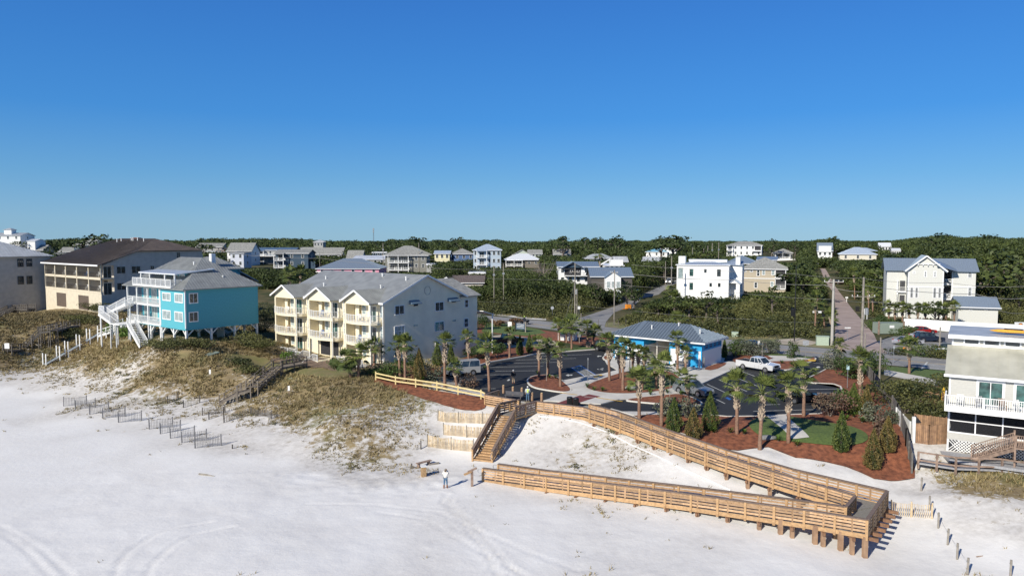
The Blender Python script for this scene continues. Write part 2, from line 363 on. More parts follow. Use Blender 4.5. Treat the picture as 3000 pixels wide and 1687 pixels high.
class B:
    """a building frame: origin (world) and rotation; turns photo spots on one of its walls into wall coordinates"""
    def __init__(s,name,label,cat,o,a,group=None):
        s.o=o;s.a=a;s.c,s.s=math.cos(a),math.sin(a);s.t=thing(name,label,cat,o,a,group)
    def front(s,ly,px,py):
        r=ray(px,py);nx,ny=-s.s,s.c;k=ly+s.o[0]*nx+s.o[1]*ny
        t=k/(r[0]*nx+r[1]*ny);x=r[0]*t-s.o[0];y=r[1]*t-s.o[1]
        return (x*s.c+y*s.s,H+r[2]*t-s.o[2])
    def side(s,lx,px,py):
        r=ray(px,py);nx,ny=s.c,s.s;k=lx+s.o[0]*nx+s.o[1]*ny
        t=k/(r[0]*nx+r[1]*ny);x=r[0]*t-s.o[0];y=r[1]*t-s.o[1]
        return (-x*s.s+y*s.c,H+r[2]*t-s.o[2])
    def win(s,face,c,a0,a1,z0,z1,pane=None,fr=None,style='v',fw=.09,name='window',parent=None):
        m=MB();g=MB();pane=pane or glass;fr=fr or trimw;pr=.06
        if a0>a1:a0,a1=a1,a0
        if z0>z1:z0,z1=z1,z0
        sg=-1 if face in('f','l') else 1
        def bx(mm,p0,p1,q0,q1,d0,d1):
            e0,e1=c+sg*d0,c+sg*d1
            if face in('f','b'): mm.box(p0,p1,e0,e1,q0,q1)
            else: mm.box(e0,e1,p0,p1,q0,q1)
        bx(m,a0,a0+fw,z0,z1,-.03,pr);bx(m,a1-fw,a1,z0,z1,-.03,pr);bx(m,a0+fw,a1-fw,z1-fw,z1,-.03,pr);bx(m,a0+fw,a1-fw,z0,z0+fw,-.03,pr+.03)
        if style in('v','g'):
            k=1 if style=='v' else 2
            for i in range(1,k+1):
                q=a0+(a1-a0)*i/(k+1);bx(m,q-.03,q+.03,z0+fw,z1-fw,.018,pr-.015)
        if style in('h','g'):
            q=(z0+z1)/2;bx(m,a0+fw,a1-fw,q-.03,q+.03,.018,pr-.012)
        bx(g,a0+fw*.9,a1-fw*.9,z0+fw*.9,z1-fw*.9,-.02,.02)
        o=m.obj(name,fr,parent or s.t);g.obj('pane',pane,o);return o
    def wpx(s,face,c,x0,y0,x1,y1,**k):
        fn=s.front if face=='f' else s.side
        a,z=fn(c,x0,(y0+y1)/2);b,_=fn(c,x1,(y0+y1)/2);_,zt=fn(c,(x0+x1)/2,y0);_,zb=fn(c,(x0+x1)/2,y1)
        return s.win(face,c,a,b,zb,zt,**k)
_jit=[0]
def jit():
    _jit[0]=(_jit[0]+7)%31;return _jit[0]*.0007
def railing(mb,a,b,h=1.0,sp=.13,post=1.6,ps=.09,bs=.028,cap=.07,endpost=True):
    a=Vector(a);b=Vector(b);L=(b-a).length
    if L<.05: return mb
    ps+=jit();cap+=jit();h+=jit()
    mb.bar(a+Vector((0,0,h)),b+Vector((0,0,h)),cap,.05);mb.bar(a+Vector((0,0,.1)),b+Vector((0,0,.1)),.05,.05)
    n=max(1,round(L/post))
    for i in range(n+1):
        if not endpost and i in(0,n): continue
        p=a+(b-a)*i/n;mb.box(p.x-ps/2,p.x+ps/2,p.y-ps/2,p.y+ps/2,p.z,p.z+h+.04)
    if sp:
        k=max(1,int(L/sp))
        for i in range(1,k):
            p=a+(b-a)*i/k;mb.box(p.x-bs/2,p.x+bs/2,p.y-bs/2,p.y+bs/2,p.z+.1,p.z+h)
    return mb
def stairs(mb,a,b,w,n,th=.05,dep=None):
    """treads and two stringers from a (low) to b (high)"""
    a=Vector(a);b=Vector(b);d=b-a;hd=Vector((d.x,d.y,0));L=hd.length;hd.normalize();r=Vector((hd.y,-hd.x,0))
    run=L/n;dep=dep or run*1.05
    for i in range(n):
        c=a+hd*(run*(i+.5))+Vector((0,0,d.z*(i+1)/n));mb.bar(c-r*w/2,c+r*w/2,dep,th)
    for s_ in(-1,1): mb.bar(a+r*s_*(w/2+.03)+Vector((0,0,-.05)),b+r*s_*(w/2+.03)+Vector((0,0,-.12)),.05,.28)
    return mb
# ---------------------------------------------------------------- terrain
def lines(segs):
    r=[]
    for a,b,s in segs:
        n=max(1,int(round((b-a)/s)));r+=list(np.linspace(a,b,n,endpoint=False))
    return np.array(r+[segs[-1][1]])
xs=lines([(-2600,-800,150),(-800,-250,25),(-250,-110,3),(-110,-40,.8),(-40,36,.3),(36,60,.8),(60,130,3),(130,800,25),(800,2600,150)])
ys=lines([(-60,30,6),(30,40,1),(40,68,.25),(68,130,.7),(130,210,2.5),(210,460,10),(460,1000,30),(1000,3200,200)])
X,Y=np.meshgrid(xs,ys);x=X.ravel();y=Y.ravel();z=terr(x,y)
def segdist(x,y,pts):
    dm=np.full(x.shape,1e9)
    for (ax,ay),(bx,by) in zip(pts[:-1],pts[1:]):
        dx,dy=bx-ax,by-ay;t=np.clip(((x-ax)*dx+(y-ay)*dy)/(dx*dx+dy*dy+1e-9),0,1)
        dm=np.minimum(dm,np.hypot(x-ax-dx*t,y-ay-dy*t))
    return dm
tracks=[[(1301,1440),(1300,1470),(1349,1517),(1386,1566),(1417,1600),(1440,1640),(1460,1687)],[(1318,1445),(1321,1476),(1374,1523),(1405,1555),(1450,1610),(1500,1660),(1540,1687)],
[(337,1687),(345,1650),(384,1608),(440,1570),(500,1548),(620,1525)],[(428,1687),(445,1650),(500,1600),(560,1566),(680,1540)],[(0,1540),(60,1570),(130,1615),(190,1670),(210,1687)],[(0,1556),(70,1600),(150,1687)],
[(1100,1490),(1250,1520),(1350,1580),(1450,1640),(1560,1687)],[(900,1470),(1100,1470),(1290,1500),(1420,1560),(1560,1620),(1700,1670)],
[(2730,1540),(2770,1600),(2800,1640),(2850,1687)]]
near=(y<68)&(y>40)&(x>-40)&(x<36);xn,yn=x[near],y[near];dz=np.zeros(xn.shape)
for i,t in enumerate(tracks):
    d_=segdist(xn,yn,[W(a,b,0) for a,b in t]);wd=.17 if i>1 else .13;am=(.09,.09,.07,.07,.06,.06,.04,.04,.03)[i]
    dz+=-am*np.exp(-(d_/wd)**2)+am*.55*np.exp(-((d_-wd*2)/(wd*.8))**2)
trail=segdist(xn,yn,[W(a,b,0) for a,b in [(1415,1350),(1330,1400),(1150,1420),(900,1380)]])
foot=(vn(xn,yn,.55,11)-.5)*.07*(.35+1.4*np.exp(-(trail/3)**2))+(vn(xn,yn,1.3,12)-.5)*.05
z[near]+=dz+foot
# cover: how much dune plants / litter hide the sand, read off the photo spot by spot
COV=[(60,1200,0),(200,1250,0),(0,1180,0),(120,1160,.03),(50,1400,0),(200,1400,0),(300,1500,0),(150,1330,0),(500,1350,0),(620,1450,0),(700,1350,0),(800,1480,0),(950,1450,0),(1050,1500,0),(1150,1450,0),(400,1480,0),(1130,1160,.8),(1200,1195,.62),(1280,1215,.45),(1320,1205,.3),(1340,1240,.04),(1120,1235,.5),(1200,1280,.5),(1240,1300,.4),(1090,1200,.55),(1000,1215,.6),(900,1195,.75),(1100,1330,.75),(1150,1330,.7),(1140,1370,.4),(880,1280,.3),(950,1260,.75),(1060,1270,.75),(1020,1300,.65),(820,1360,.03),(740,1300,.35),(0,1300,0),(300,1300,0),(0,1150,0),(0,1110,.1),(150,1120,.4),(250,1150,.35),(0,1060,.8),(60,1100,.35),(120,1060,.65),(60,990,.9),(150,930,.9),(330,915,.7),(330,1040,.9),(200,1010,.85),(300,1010,.8),
(250,1170,.12),(400,1130,.75),(350,1160,.35),(480,1170,.6),(420,1220,.08),(560,1190,.3),(700,1240,.1),(560,1250,.03),(620,1130,.92),(500,1080,.92),(680,1050,.95),(780,1120,.85),(660,1180,.5),(740,1200,.7),(860,1190,.9),(900,1240,.6),(760,1230,.35),
(1000,1180,.85),(1050,1220,.6),(1150,1200,.62),(1000,1250,.55),(950,1290,.6),(1100,1290,.55),(1180,1240,.25),(1050,1340,.6),(1180,1350,.25),(1000,1330,.3),(850,1310,.12),(760,1290,.05),(900,1400,0),(1100,1380,.1),(1250,1290,.02),(1250,1350,.02),(1350,1320,.0),(1380,1260,.0),
(1500,1300,.13),(1600,1240,.13),(1650,1300,.32),(1750,1290,.47),(1700,1350,.46),(1850,1320,.40),(1800,1370,.22),(1760,1330,.4),(1950,1370,.12),(2050,1410,.1),(1560,1380,.14),(1550,1400,.02),(1500,1260,.12),(1900,1400,.14),
(2100,1400,.1),(2250,1370,.12),(2300,1390,.12),(2450,1400,.1),(2600,1390,.1),(2700,1420,.2),(2720,1480,.05),(2780,1400,.65),(2860,1400,.8),(2960,1400,.85),(2860,1440,.8),(2960,1440,.85),(2990,1480,.15),(2860,1480,.15),(2650,1480,.1),(2730,1330,.25),(2700,1290,.35),(2730,1210,.2),
(1300,1430,0),(1600,1500,0),(1600,1450,.12),(1680,1480,.15),(1560,1440,.06),(1900,1540,.06),(2000,1560,.08),(2070,1580,.1),(2300,1640,0),(2700,1600,.02),(2900,1640,.03),(2840,1680,.1),(1500,1600,0),(1000,1600,0),(600,1600,0),(100,1600,0),(600,1400,0),
(790,1090,.6),(850,1090,.8),(950,1110,.9),(1090,1140,.9)]
cp_=np.array([[*G(a,b,False)[:2],c] for a,b,c in COV])
def cover(x,y):
    x=np.atleast_1d(x);y=np.atleast_1d(y);num=np.zeros(x.shape);den=np.zeros(x.shape)+1e-9
    for a,b,c in cp_:
        ds=math.hypot(a,b)*.055
        w_=1/(((x-a)**2+(y-b)**2)/(ds*ds)+.15)**2;num+=w_*c;den+=w_
    return num/den
u_=x*U[0]+y*U[1];v_=x*V[0]+y*V[1]
fv=np.interp(u_,FRU,FRV)
cv=np.where(y<260,cover(x,y),0)
inland=sst(-3,4,v_-fv)
green=inland*sst(0,1,inland)
cv=np.where(v_<30,0,cv)
nx_=len(xs);ny_=len(ys)
idx=np.arange(nx_*ny_).reshape(ny_,nx_)
fa=np.stack([idx[:-1,:-1],idx[:-1,1:],idx[1:,1:],idx[1:,:-1]],-1).reshape(-1,4)
me=bpy.data.meshes.new('ground');me.vertices.add(len(x));me.vertices.foreach_set('co',np.stack([x,y,z],-1).astype(np.float32).ravel())
me.loops.add(fa.size);me.loops.foreach_set('vertex_index',fa.astype(np.int32).ravel())
me.polygons.add(len(fa));me.polygons.foreach_set('loop_start',np.arange(len(fa),dtype=np.int32)*4)
me.update(calc_edges=True);me.validate();me.polygons.foreach_set('use_smooth',[True]*len(me.polygons))
for nm,ar in(('cover',cv),('inland',green)):
    a=me.attributes.new(nm,'FLOAT','POINT');a.data.foreach_set('value',ar.astype(np.float32))
ground=bpy.data.objects.new('ground',me);C.objects.link(ground);tag(ground,kind='structure')
m=bpy.data.materials.new('sand_and_dune');m.use_nodes=True;n=m.node_tree;L=n.links;b=n.nodes['Principled BSDF']
tc=n.nodes.new('ShaderNodeTexCoord')
def nz_(sc,det=6,vec=None,rough=.55):
    q=n.nodes.new('ShaderNodeTexNoise');q.inputs['Scale'].default_value=sc;q.inputs['Detail'].default_value=det;q.inputs['Roughness'].default_value=rough
    L.new(vec or tc.outputs['Object'],q.inputs['Vector']);return q.outputs['Fac']
def mth(op,a,b_=None,c=None,clamp=False):
    q=n.nodes.new('ShaderNodeMath');q.operation=op;q.use_clamp=clamp
    for i,v__ in enumerate((a,b_,c)):
        if v__ is None: continue
        if isinstance(v__,(int,float)): q.inputs[i].default_value=v__
        else: L.new(v__,q.inputs[i])
    return q.outputs[0]
def mixc(f,a,b_):
    q=n.nodes.new('ShaderNodeMix');q.data_type='RGBA';L.new(f,q.inputs['Factor'])
    for k,v__ in(('A',a),('B',b_)):
        if isinstance(v__,tuple): q.inputs[k].default_value=(*v__,1)
        else: L.new(v__,q.inputs[k])
    return q.outputs['Result']
def mr_(v__,a,b_):
    q=n.nodes.new('ShaderNodeMapRange');q.inputs['From Min'].default_value=a;q.inputs['From Max'].default_value=b_;L.new(v__,q.inputs['Value']);return q.outputs[0]
at=n.nodes.new('ShaderNodeAttribute');at.attribute_name='cover';ai=n.nodes.new('ShaderNodeAttribute');ai.attribute_name='inland'
sand=mixc(mr_(nz_(.25,4),.35,.7),(.78,.768,.742),(.735,.718,.69))
sand=mixc(mr_(nz_(9,3),.62,.72),sand,(.68,.66,.63))
dsand=mixc(mr_(nz_(1.6,6,rough=.7),.38,.66),(.66,.635,.60),(.50,.475,.44))
sand=mixc(mr_(at.outputs['Fac'],.02,.22),sand,dsand)
lit=mixc(mr_(nz_(.5,5),.35,.65),(.31,.24,.125),(.22,.17,.10))
lit=mixc(mr_(nz_(.16,3),.5,.68),lit,(.15,.15,.065))
f=mth('ADD',at.outputs['Fac'],mth('MULTIPLY',mth('SUBTRACT',nz_(1.3,7,rough=.75),.5),1.9))
f=mth('MULTIPLY',mr_(f,.42,.70),mr_(at.outputs['Fac'],.03,.2))
col=mixc(f,sand,lit)
gr=mixc(mr_(nz_(.2,6),.4,.65),(.055,.065,.028),(.14,.115,.06))
col=mixc(ai.outputs['Fac'],col,gr)
L.new(col,b.inputs['Base Color']);b.inputs['Roughness'].default_value=.95;b.inputs['Specular IOR Level'].default_value=.15
bp=n.nodes.new('ShaderNodeBump');bp.inputs['Strength'].default_value=.5;bp.inputs['Distance'].default_value=.06
L.new(mth('ADD',nz_(2.2,5,rough=.7),mth('MULTIPLY',nz_(.7,2),1.0)),bp.inputs['Height']);L.new(bp.outputs[0],b.inputs['Normal'])
me.materials.append(m)
# ---------------------------------------------------------------- sheets laid on the ground
def clippoly(name,poly,m,z=None,dz=.02,res=None,kind='structure',parent=None):
    """flat (z) or draped (dz above the terrain) sheet inside a world polygon"""
    bm=bmesh.new();vs=[bm.verts.new((a,b,0)) for a,b in poly];bm.faces.new(vs)
    bmesh.ops.triangulate(bm,faces=bm.faces[:])
    if z is None:
        res=res or 1.
        X0=min(p[0] for p in poly);X1=max(p[0] for p in poly);Y0=min(p[1] for p in poly);Y1=max(p[1] for p in poly)
        q=math.ceil(X0/res)*res
        while q<X1:
            bmesh.ops.bisect_plane(bm,geom=bm.verts[:]+bm.edges[:]+bm.faces[:],plane_co=(q,0,0),plane_no=(1,0,0));q+=res
        q=math.ceil(Y0/res)*res
        while q<Y1:
            bmesh.ops.bisect_plane(bm,geom=bm.verts[:]+bm.edges[:]+bm.faces[:],plane_co=(0,q,0),plane_no=(0,1,0));q+=res
        a=np.array([v.co[:2] for v in bm.verts]);zz=terr(a[:,0],a[:,1])
        for v,k in zip(bm.verts,zz): v.co.z=k+dz
    else:
        for v in bm.verts: v.co.z=z
    bmesh.ops.recalc_face_normals(bm,faces=bm.faces[:])
    if sum(f.normal.z for f in bm.faces)<0: bmesh.ops.reverse_faces(bm,faces=bm.faces[:])
    me=bpy.data.meshes.new(name);bm.to_mesh(me);bm.free();me.materials.append(m)
    for p in me.polygons: p.use_smooth=z is None
    o=bpy.data.objects.new(name,me);C.objects.link(o)
    if parent:o.parent=parent
    if kind: o['kind']=kind
    return o
def smooth(pts,k=2):
    for _ in range(k):
        r=[]
        for i in range(len(pts)):
            a,b=pts[i],pts[(i+1)%len(pts)]
            r+=[(a[0]*.75+b[0]*.25,a[1]*.75+b[1]*.25),(a[0]*.25+b[0]*.75,a[1]*.25+b[1]*.75)]
        pts=r
    return pts
def slab(name,poly,m,z0,z1,kind='structure'):
    bm=bmesh.new();vs=[bm.verts.new((a,b,z1)) for a,b in poly];f=bm.faces.new(vs)
    if f.normal.z<0 or f.calc_area()==0: pass
    f.normal_update()
    if f.normal.z<0: f.normal_flip()
    r=bmesh.ops.extrude_face_region(bm,geom=[f]);
    for v in r['geom']:
        if isinstance(v,bmesh.types.BMVert): v.co.z=z0
    bmesh.ops.recalc_face_normals(bm,faces=bm.faces[:]);bmesh.ops.triangulate(bm,faces=bm.faces[:])
    me=bpy.data.meshes.new(name);bm.to_mesh(me);bm.free();me.materials.append(m)
    o=bpy.data.objects.new(name,me);C.objects.link(o)
    if kind:o['kind']=kind
    return o
def inset(poly,d):
    n=len(poly);A=sum(poly[i][0]*poly[(i+1)%n][1]-poly[(i+1)%n][0]*poly[i][1] for i in range(n));s=1 if A>0 else -1;r=[]
    for i in range(n):
        p0,p1,p2=poly[i-1],poly[i],poly[(i+1)%n]
        a=Vector((p1[0]-p0[0],p1[1]-p0[1]));b=Vector((p2[0]-p1[0],p2[1]-p1[1]))
        if a.length<1e-6 or b.length<1e-6: r.append(p1);continue
        a.normalize();b.normalize();na=Vector((-a.y,a.x))*s;nb=Vector((-b.y,b.x))*s;m_=(na+nb)
        m_=m_/max(.5,(1+na.dot(nb)));r.append((p1[0]+m_.x*d,p1[1]+m_.y*d))
    return r
PZ=3.3
def P3(l,z=PZ): return [W(a,b,z) for a,b in l]
LOT=P3([(1240,1107),(1379,1079),(1434,1062),(1540,1044),(1573,1037),(1747,1024),(1850,1005),(2160,1030),(2200,1062),(2300,1075),(2380,1045),(2440,1050),(2440,1084),(2470,1120),(2490,1160),(2480,1200),(2402,1214),(2329,1216),(2223,1221),(2131,1222),(2057,1216),(1859,1220),(1760,1190),(1592,1180),(1440,1168),(1300,1155),(1235,1138)])
clippoly('car_park_asphalt',LOT,asphn,z=PZ+.03)
# highway, streets
clippoly('highway',P3([(300,815),(1428,925),(1766,957),(2284,1010),(2448,1023),(2582,1032),(2780,1054),(3600,1120),(3600,1240),(2780,1085),(2597,1069),(2430,1050),(2277,1035),(2000,1010),(1766,985),(1431,942),(1250,925),(300,830)],3.3),aspho,z=PZ+.024)
clippoly('bicycle_path',P3([(1000,894),(1428,916),(1560,931),(1600,934),(1600,938),(1560,936),(1428,921),(1000,899)],3.3),conc,z=PZ+.03)
clippoly('side_street',[G(a,b)[:2] for a,b in[(1676,952),(1693,934),(1800,898),(1863,870),(1943,836),(1980,820),(2000,812),(2010,815),(1985,828),(1948,848),(1930,863),(1880,875),(1860,893),(1800,915),(1776,942),(1770,962)]],aspho,dz=.05,res=6)
clippoly('paver_street',[G(a,b)[:2] for a,b in[(2402,787),(2417,824),(2445,861),(2449,930),(2445,992),(2448,1024),(2600,1036),(2570,1002),(2560,979),(2523,936),(2479,880),(2445,836),(2417,787)]],paver,dz=.05,res=6)
clippoly('side_parking_asphalt',P3([(2570,1000),(2620,985),(2700,975),(2780,972),(2900,985),(2900,1062),(2780,1058),(2720,1045),(2600,1040),(2585,1025)]),aspho,z=PZ+.032)
clippoly('sandy_driveway',P3([(1384,1010),(1400,990),(1470,980),(1560,985),(1620,995),(1640,1015),(1600,1016),(1560,1016),(1500,1040),(1430,1050),(1384,1030)]),sandy,z=PZ+.012)
clippoly('sandy_lot',P3([(2270,996),(2340,990),(2400,1004),(2370,1012),(2290,1008)]),sandy,z=PZ+.036)
clippoly('footpath_shoulder',P3([(1640,952),(1766,945),(1850,942),(2000,965),(2200,985),(2440,1003),(2448,1022),(2284,1009),(1766,956)]),verge,z=PZ+.02)
clippoly('verge_lawn',P3([(1425,945),(1500,950),(1580,965),(1600,975),(1540,984),(1470,977),(1410,972)]),lawn,z=PZ+.02)
clippoly('verge_strip',P3([(1260,932),(1430,944),(1700,983),(2000,1012),(2000,1030),(1900,1022),(1747,1020),(1640,1000),(1430,975),(1300,975)]),mulch,z=PZ+.016)
clippoly('curb_lawn',P3([(1590,1030),(1640,1022),(1750,1012),(1752,1020),(1650,1030),(1600,1036)]),lawn,z=PZ+.034)
clippoly('road_edge_lawn',P3([(2595,1072),(2780,1088),(2780,1110),(2700,1104),(2600,1083)]),lawn,z=PZ+.02)
clippoly('road_side_path',P3([(2590,1082),(2700,1103),(2790,1125),(2780,1140),(2690,1118),(2590,1098)]),conc,z=PZ+.026)
# condo apron
clippoly('condo_lawn',[G(a,b)[:2] for a,b in[(690,1035),(780,1050),(900,1080),(1040,1085),(1060,1105),(1040,1112),(960,1110),(880,1100),(820,1080),(740,1070),(650,1060),(640,1042)]],olivelawn,dz=.05,res=.8)
clippoly('condo_mulch_bed',[G(a,b)[:2] for a,b in[(790,1052),(880,1072),(960,1082),(1060,1092),(1140,1085),(1140,1065),(1060,1062),(960,1050),(860,1040)]],brownmulch,dz=.08,res=.8)
# mulch slope below the rail fence, and planted strip round the left lot
clippoly('mulch_slope',[G(a,b)[:2] for a,b in smooth([(1098,1112),(1160,1122),(1300,1150),(1415,1168),(1440,1166),(1480,1170),(1470,1190),(1425,1185),(1418,1200),(1380,1206),(1310,1192),(1250,1172),(1150,1140),(1095,1122)],1)],mulch,dz=.09,res=.8)
clippoly('planting_bed',[G(a,b)[:2] for a,b in[(1098,1112),(1110,1085),(1150,1080),(1240,1085),(1330,1060),(1400,1035),(1480,1020),(1560,1015),(1590,1030),(1540,1042),(1434,1060),(1379,1077),(1240,1104),(1235,1138),(1300,1153),(1440,1168),(1440,1175),(1300,1152)]],mulch,dz=.07,res=1.)
# raised walks, islands
WALK=P3([(1592,1176),(1654,1153),(1679,1145),(1657,1124),(1648,1117),(1715,1104),(1765,1097),(1809,1086),(1778,1068),(1769,1052),(1775,1044),(1800,1046),(1900,1052),(2060,1080),(2100,1060),(2160,1062),(2170,1074),(2063,1123),(2010,1145),(1992,1154),(1946,1161),(1870,1168),(1815,1172),(1760,1186),(1690,1182)])
slab('plaza_footpath',WALK,conc,PZ-.1,PZ+.15)
slab('restroom_apron',P3([(1770,1040),(1800,1010),(2130,1040),(2118,1062),(2060,1084),(1800,1062)]),conc,PZ-.1,PZ+.146)
clippoly('red_brick_inlay',P3([(1629,1181),(1700,1157),(1713,1162),(1744,1164),(1686,1183)],PZ+.15),red,z=PZ+.156)
clippoly('red_brick_inlay',P3([(1706,1160),(1725,1154),(1760,1161),(1748,1164)],PZ+.15),red,z=PZ+.156)
def island(poly,name='planter',k=2,kerb=True,fill=mulch,top=.2,sm=True,z=.15):
    p=smooth(poly,k) if sm else poly
    if kerb: slab(name+'_kerb',p,kerbm,PZ-.1,PZ+z+.02);p=inset(p,.2)
    clippoly(name+'_bed',p,fill,z=PZ+z+.03)
island(P3([(1539,1117),(1555,1104),(1595,1099),(1632,1104),(1657,1124),(1681,1146),(1657,1153),(1610,1147),(1556,1137)]))
BA=P3([(1707,1131),(1784,1102),(1840,1086),(1952,1082),(1998,1108),(1992,1130),(1921,1148),(1812,1153),(1745,1146)],PZ+.15)
island(BA,kerb=False,k=2)
clippoly('planter_lawn',smooth(P3([(1815,1142),(1885,1104),(1952,1096),(1994,1108),(1990,1124),(1915,1143)],PZ+.18),2),lawn,z=PZ+.188)
island(P3([(1815,1173),(1946,1159),(1994,1155),(2040,1170),(2062,1184),(2048,1192),(1978,1189),(1870,1181)]))
island(P3([(2160,1062),(2180,1046),(2270,1040),(2360,1048),(2396,1050),(2385,1060),(2360,1066),(2335,1079),(2300,1088),(2265,1080),(2230,1078)]))
clippoly('back_path',P3([(2248,1041),(2300,1042),(2378,1051),(2340,1056),(2270,1058),(2235,1058),(2265,1050)],PZ+.18),conc,z=PZ+.19)
clippoly('back_lawn',P3([(2240,1036),(2300,1038),(2385,1046),(2370,1050),(2300,1043),(2240,1040)],PZ+.18),lawn,z=PZ+.186)
island(P3([(2055,1080),(2112,1061),(2134,1064),(2090,1086)],PZ+.15),kerb=False,k=1)
island(P3([(2145,1062),(2150,1045),(2200,1035),(2240,1045),(2200,1062),(2170,1068)]),k=1,kerb=False,z=.16)
island(P3([(1762,1052),(1771,1043),(1797,1045),(1797,1056),(1784,1062)]),k=1)
# right planting slope, lawns, drain apron
kerb_r=[(2431,1078),(2402,1093),(2374,1107),(2365,1120),(2386,1124),(2442,1127),(2462,1134),(2470,1152)]
RB=[(2431,1078),(2402,1093),(2374,1107),(2365,1120),(2386,1124),(2442,1127),(2462,1138),(2468,1160),(2462,1190),(2440,1205),(2402,1214),(2329,1216),(2223,1221),(2131,1222),(2057,1216),(1859,1220),(1880,1235),(1960,1260),(2040,1288),(2100,1310),(2160,1318),(2250,1312),(2285,1325),(2330,1345),(2420,1355),(2480,1370),(2560,1405),(2610,1408),(2680,1397),(2680,1370),(2670,1320),(2655,1280),(2620,1210),(2580,1150),(2560,1110),(2500,1075)]
clippoly('pine_mulch_slope',[G(a,b,False)[:2] for a,b in RB],mulch,dz=.1,res=.7)
clippoly('sloping_lawn',[G(a,b,False)[:2] for a,b in smooth([(2200,1262),(2190,1240),(2225,1225),(2310,1222),(2330,1225),(2420,1240),(2500,1252),(2545,1275),(2540,1300),(2470,1312),(2380,1303),(2300,1295),(2240,1290)],2)],lawn,dz=.16,res=.7)
clippoly('concrete_drain_apron',[G(a,b,False)[:2] for a,b in[(2246,1224),(2300,1220),(2371,1286),(2330,1291),(2318,1290)]],conc,dz=.21,res=.7)
mb=MB();pts=[W(a,b,PZ) for a,b in kerb_r]
for a,b in zip(pts[:-1],pts[1:]): mb.bar((*a,PZ+.08),(*b,PZ+.08),.18,.2)
tag(mb.obj('kerb',kerbm),kind='structure')
mb=MB();pts=[W(a,b,PZ) for a,b in[(1240,1107),(1379,1079),(1434,1062),(1540,1044.5),(1573,1037),(1747,1024.5),(1790,1020)]]
for a,b in zip(pts[:-1],pts[1:]): mb.bar((*a,PZ+.06),(*b,PZ+.06),.2,.24)
tag(mb.obj('kerb',kerbm),kind='structure')
mb=MB();pts=[W(a,b,PZ) for a,b in[(2462,1190),(2402,1214),(2329,1216),(2223,1221),(2131,1222),(2057,1216),(1859,1220),(1790,1200)]]
for a,b in zip(pts[:-1],pts[1:]): mb.bar((*a,PZ+.05),(*b,PZ+.05),.18,.2)
tag(mb.obj('kerb',kerbm),kind='structure')
# painted markings
mk_=MB();zz=PZ+.036
def line(m_,a,b,wd=.11,z=zz):
    A=Vector((*W(*a,z),z));B_=Vector((*W(*b,z),z));r=(B_-A).normalized().cross(Vector((0,0,1)))*wd/2
    m_.poly([A-r,B_-r,B_+r,A+r] )
for a in[(1564,1043.8,1732,1037.3),(1511,1054.3,1688,1049.4),(1460,1064.6,1635,1060.6),(1404,1076.4,1592,1071.7),(1378,1087.6,1570,1085.4),(1421,1097.8,1499,1096.6),(1300,1113.4,1432,1110.6),(1410,1138,1452,1138),(1242,1107,1277,1100),
 (2169,1085.6,2256,1118.5),(2137.5,1098,2223,1132),(2106,1111.5,2188,1146),(2072,1125,2154,1162.6),(2090,1165,2124,1181.6),(2263,1096,2284,1104),(2322,1140.3,2462,1138.7),(2362,1150.4,2466,1149.5),(2273.5,1167,2300,1166),(2242,1185,2285,1183.8),(2207,1204,2403,1198.5),(2381,1062,2427,1067.4)]:
    line(mk_,a[:2],a[2:])
def flatpix(m_,pts,z=zz): m_.poly([(*W(a,b,z),z) for a,b in pts])
def cr(x,y,ox,oy,k): return (ox+x/k,oy+y/k)
for pts in([(1443,463),(1462,453),(1462,458),(1488,456),(1488,463),(1462,463),(1462,468)],[(595,690),(612,676),(612,680),(622,676),(624,688),(610,690),(610,694)],[(1150,640),(1175,630),(1180,636),(1212,632),(1214,642),(1182,644),(1178,650)]):
    flatpix(mk_,[cr(*q,1300,900,3.22) for q in pts])
flatpix(mk_,[cr(*q,1750,960,3.677) for q in[(2355,425),(2375,414),(2400,417),(2400,428),(2372,431)]])
me=mk_.obj('parking_bay_lines',paintw);tag(me,kind='structure')
hb=MB();hw=MB();c4=[cr(*q,1300,900,3.22) for q in[(1205,570),(1290,548),(1455,650),(1370,677)]]
for i in range(4): line(hb,c4[i],c4[(i+1)%4],.26,zz)
wd=[Vector(W(*q,zz)) for q in c4]
for i in range(13):
    t=(i+.7)/13.4;a=wd[0].lerp(wd[3],t);b=wd[1].lerp(wd[2],t);a2=a.lerp(b,.1);b2=a.lerp(b,.9);A=Vector((*a2,zz+.004));B_=Vector((*b2,zz+.004));r=(B_-A).normalized().cross(Vector((0,0,1)))*.085
    hw.poly([A-r,B_-r,B_+r,A+r])
for s_,e_,k in((0,3,.05),(1,2,.95)):
    a=wd[0].lerp(wd[1],k);b=wd[3].lerp(wd[2],k);A=Vector((*a,zz+.004));B_=Vector((*b,zz+.004));r=(B_-A).normalized().cross(Vector((0,0,1)))*.05;hw.poly([A-r,B_-r,B_+r,A+r])
tag(hb.obj('access_aisle_border',paintb),kind='structure');tag(hw.obj('access_aisle_stripes',paintw),kind='structure')
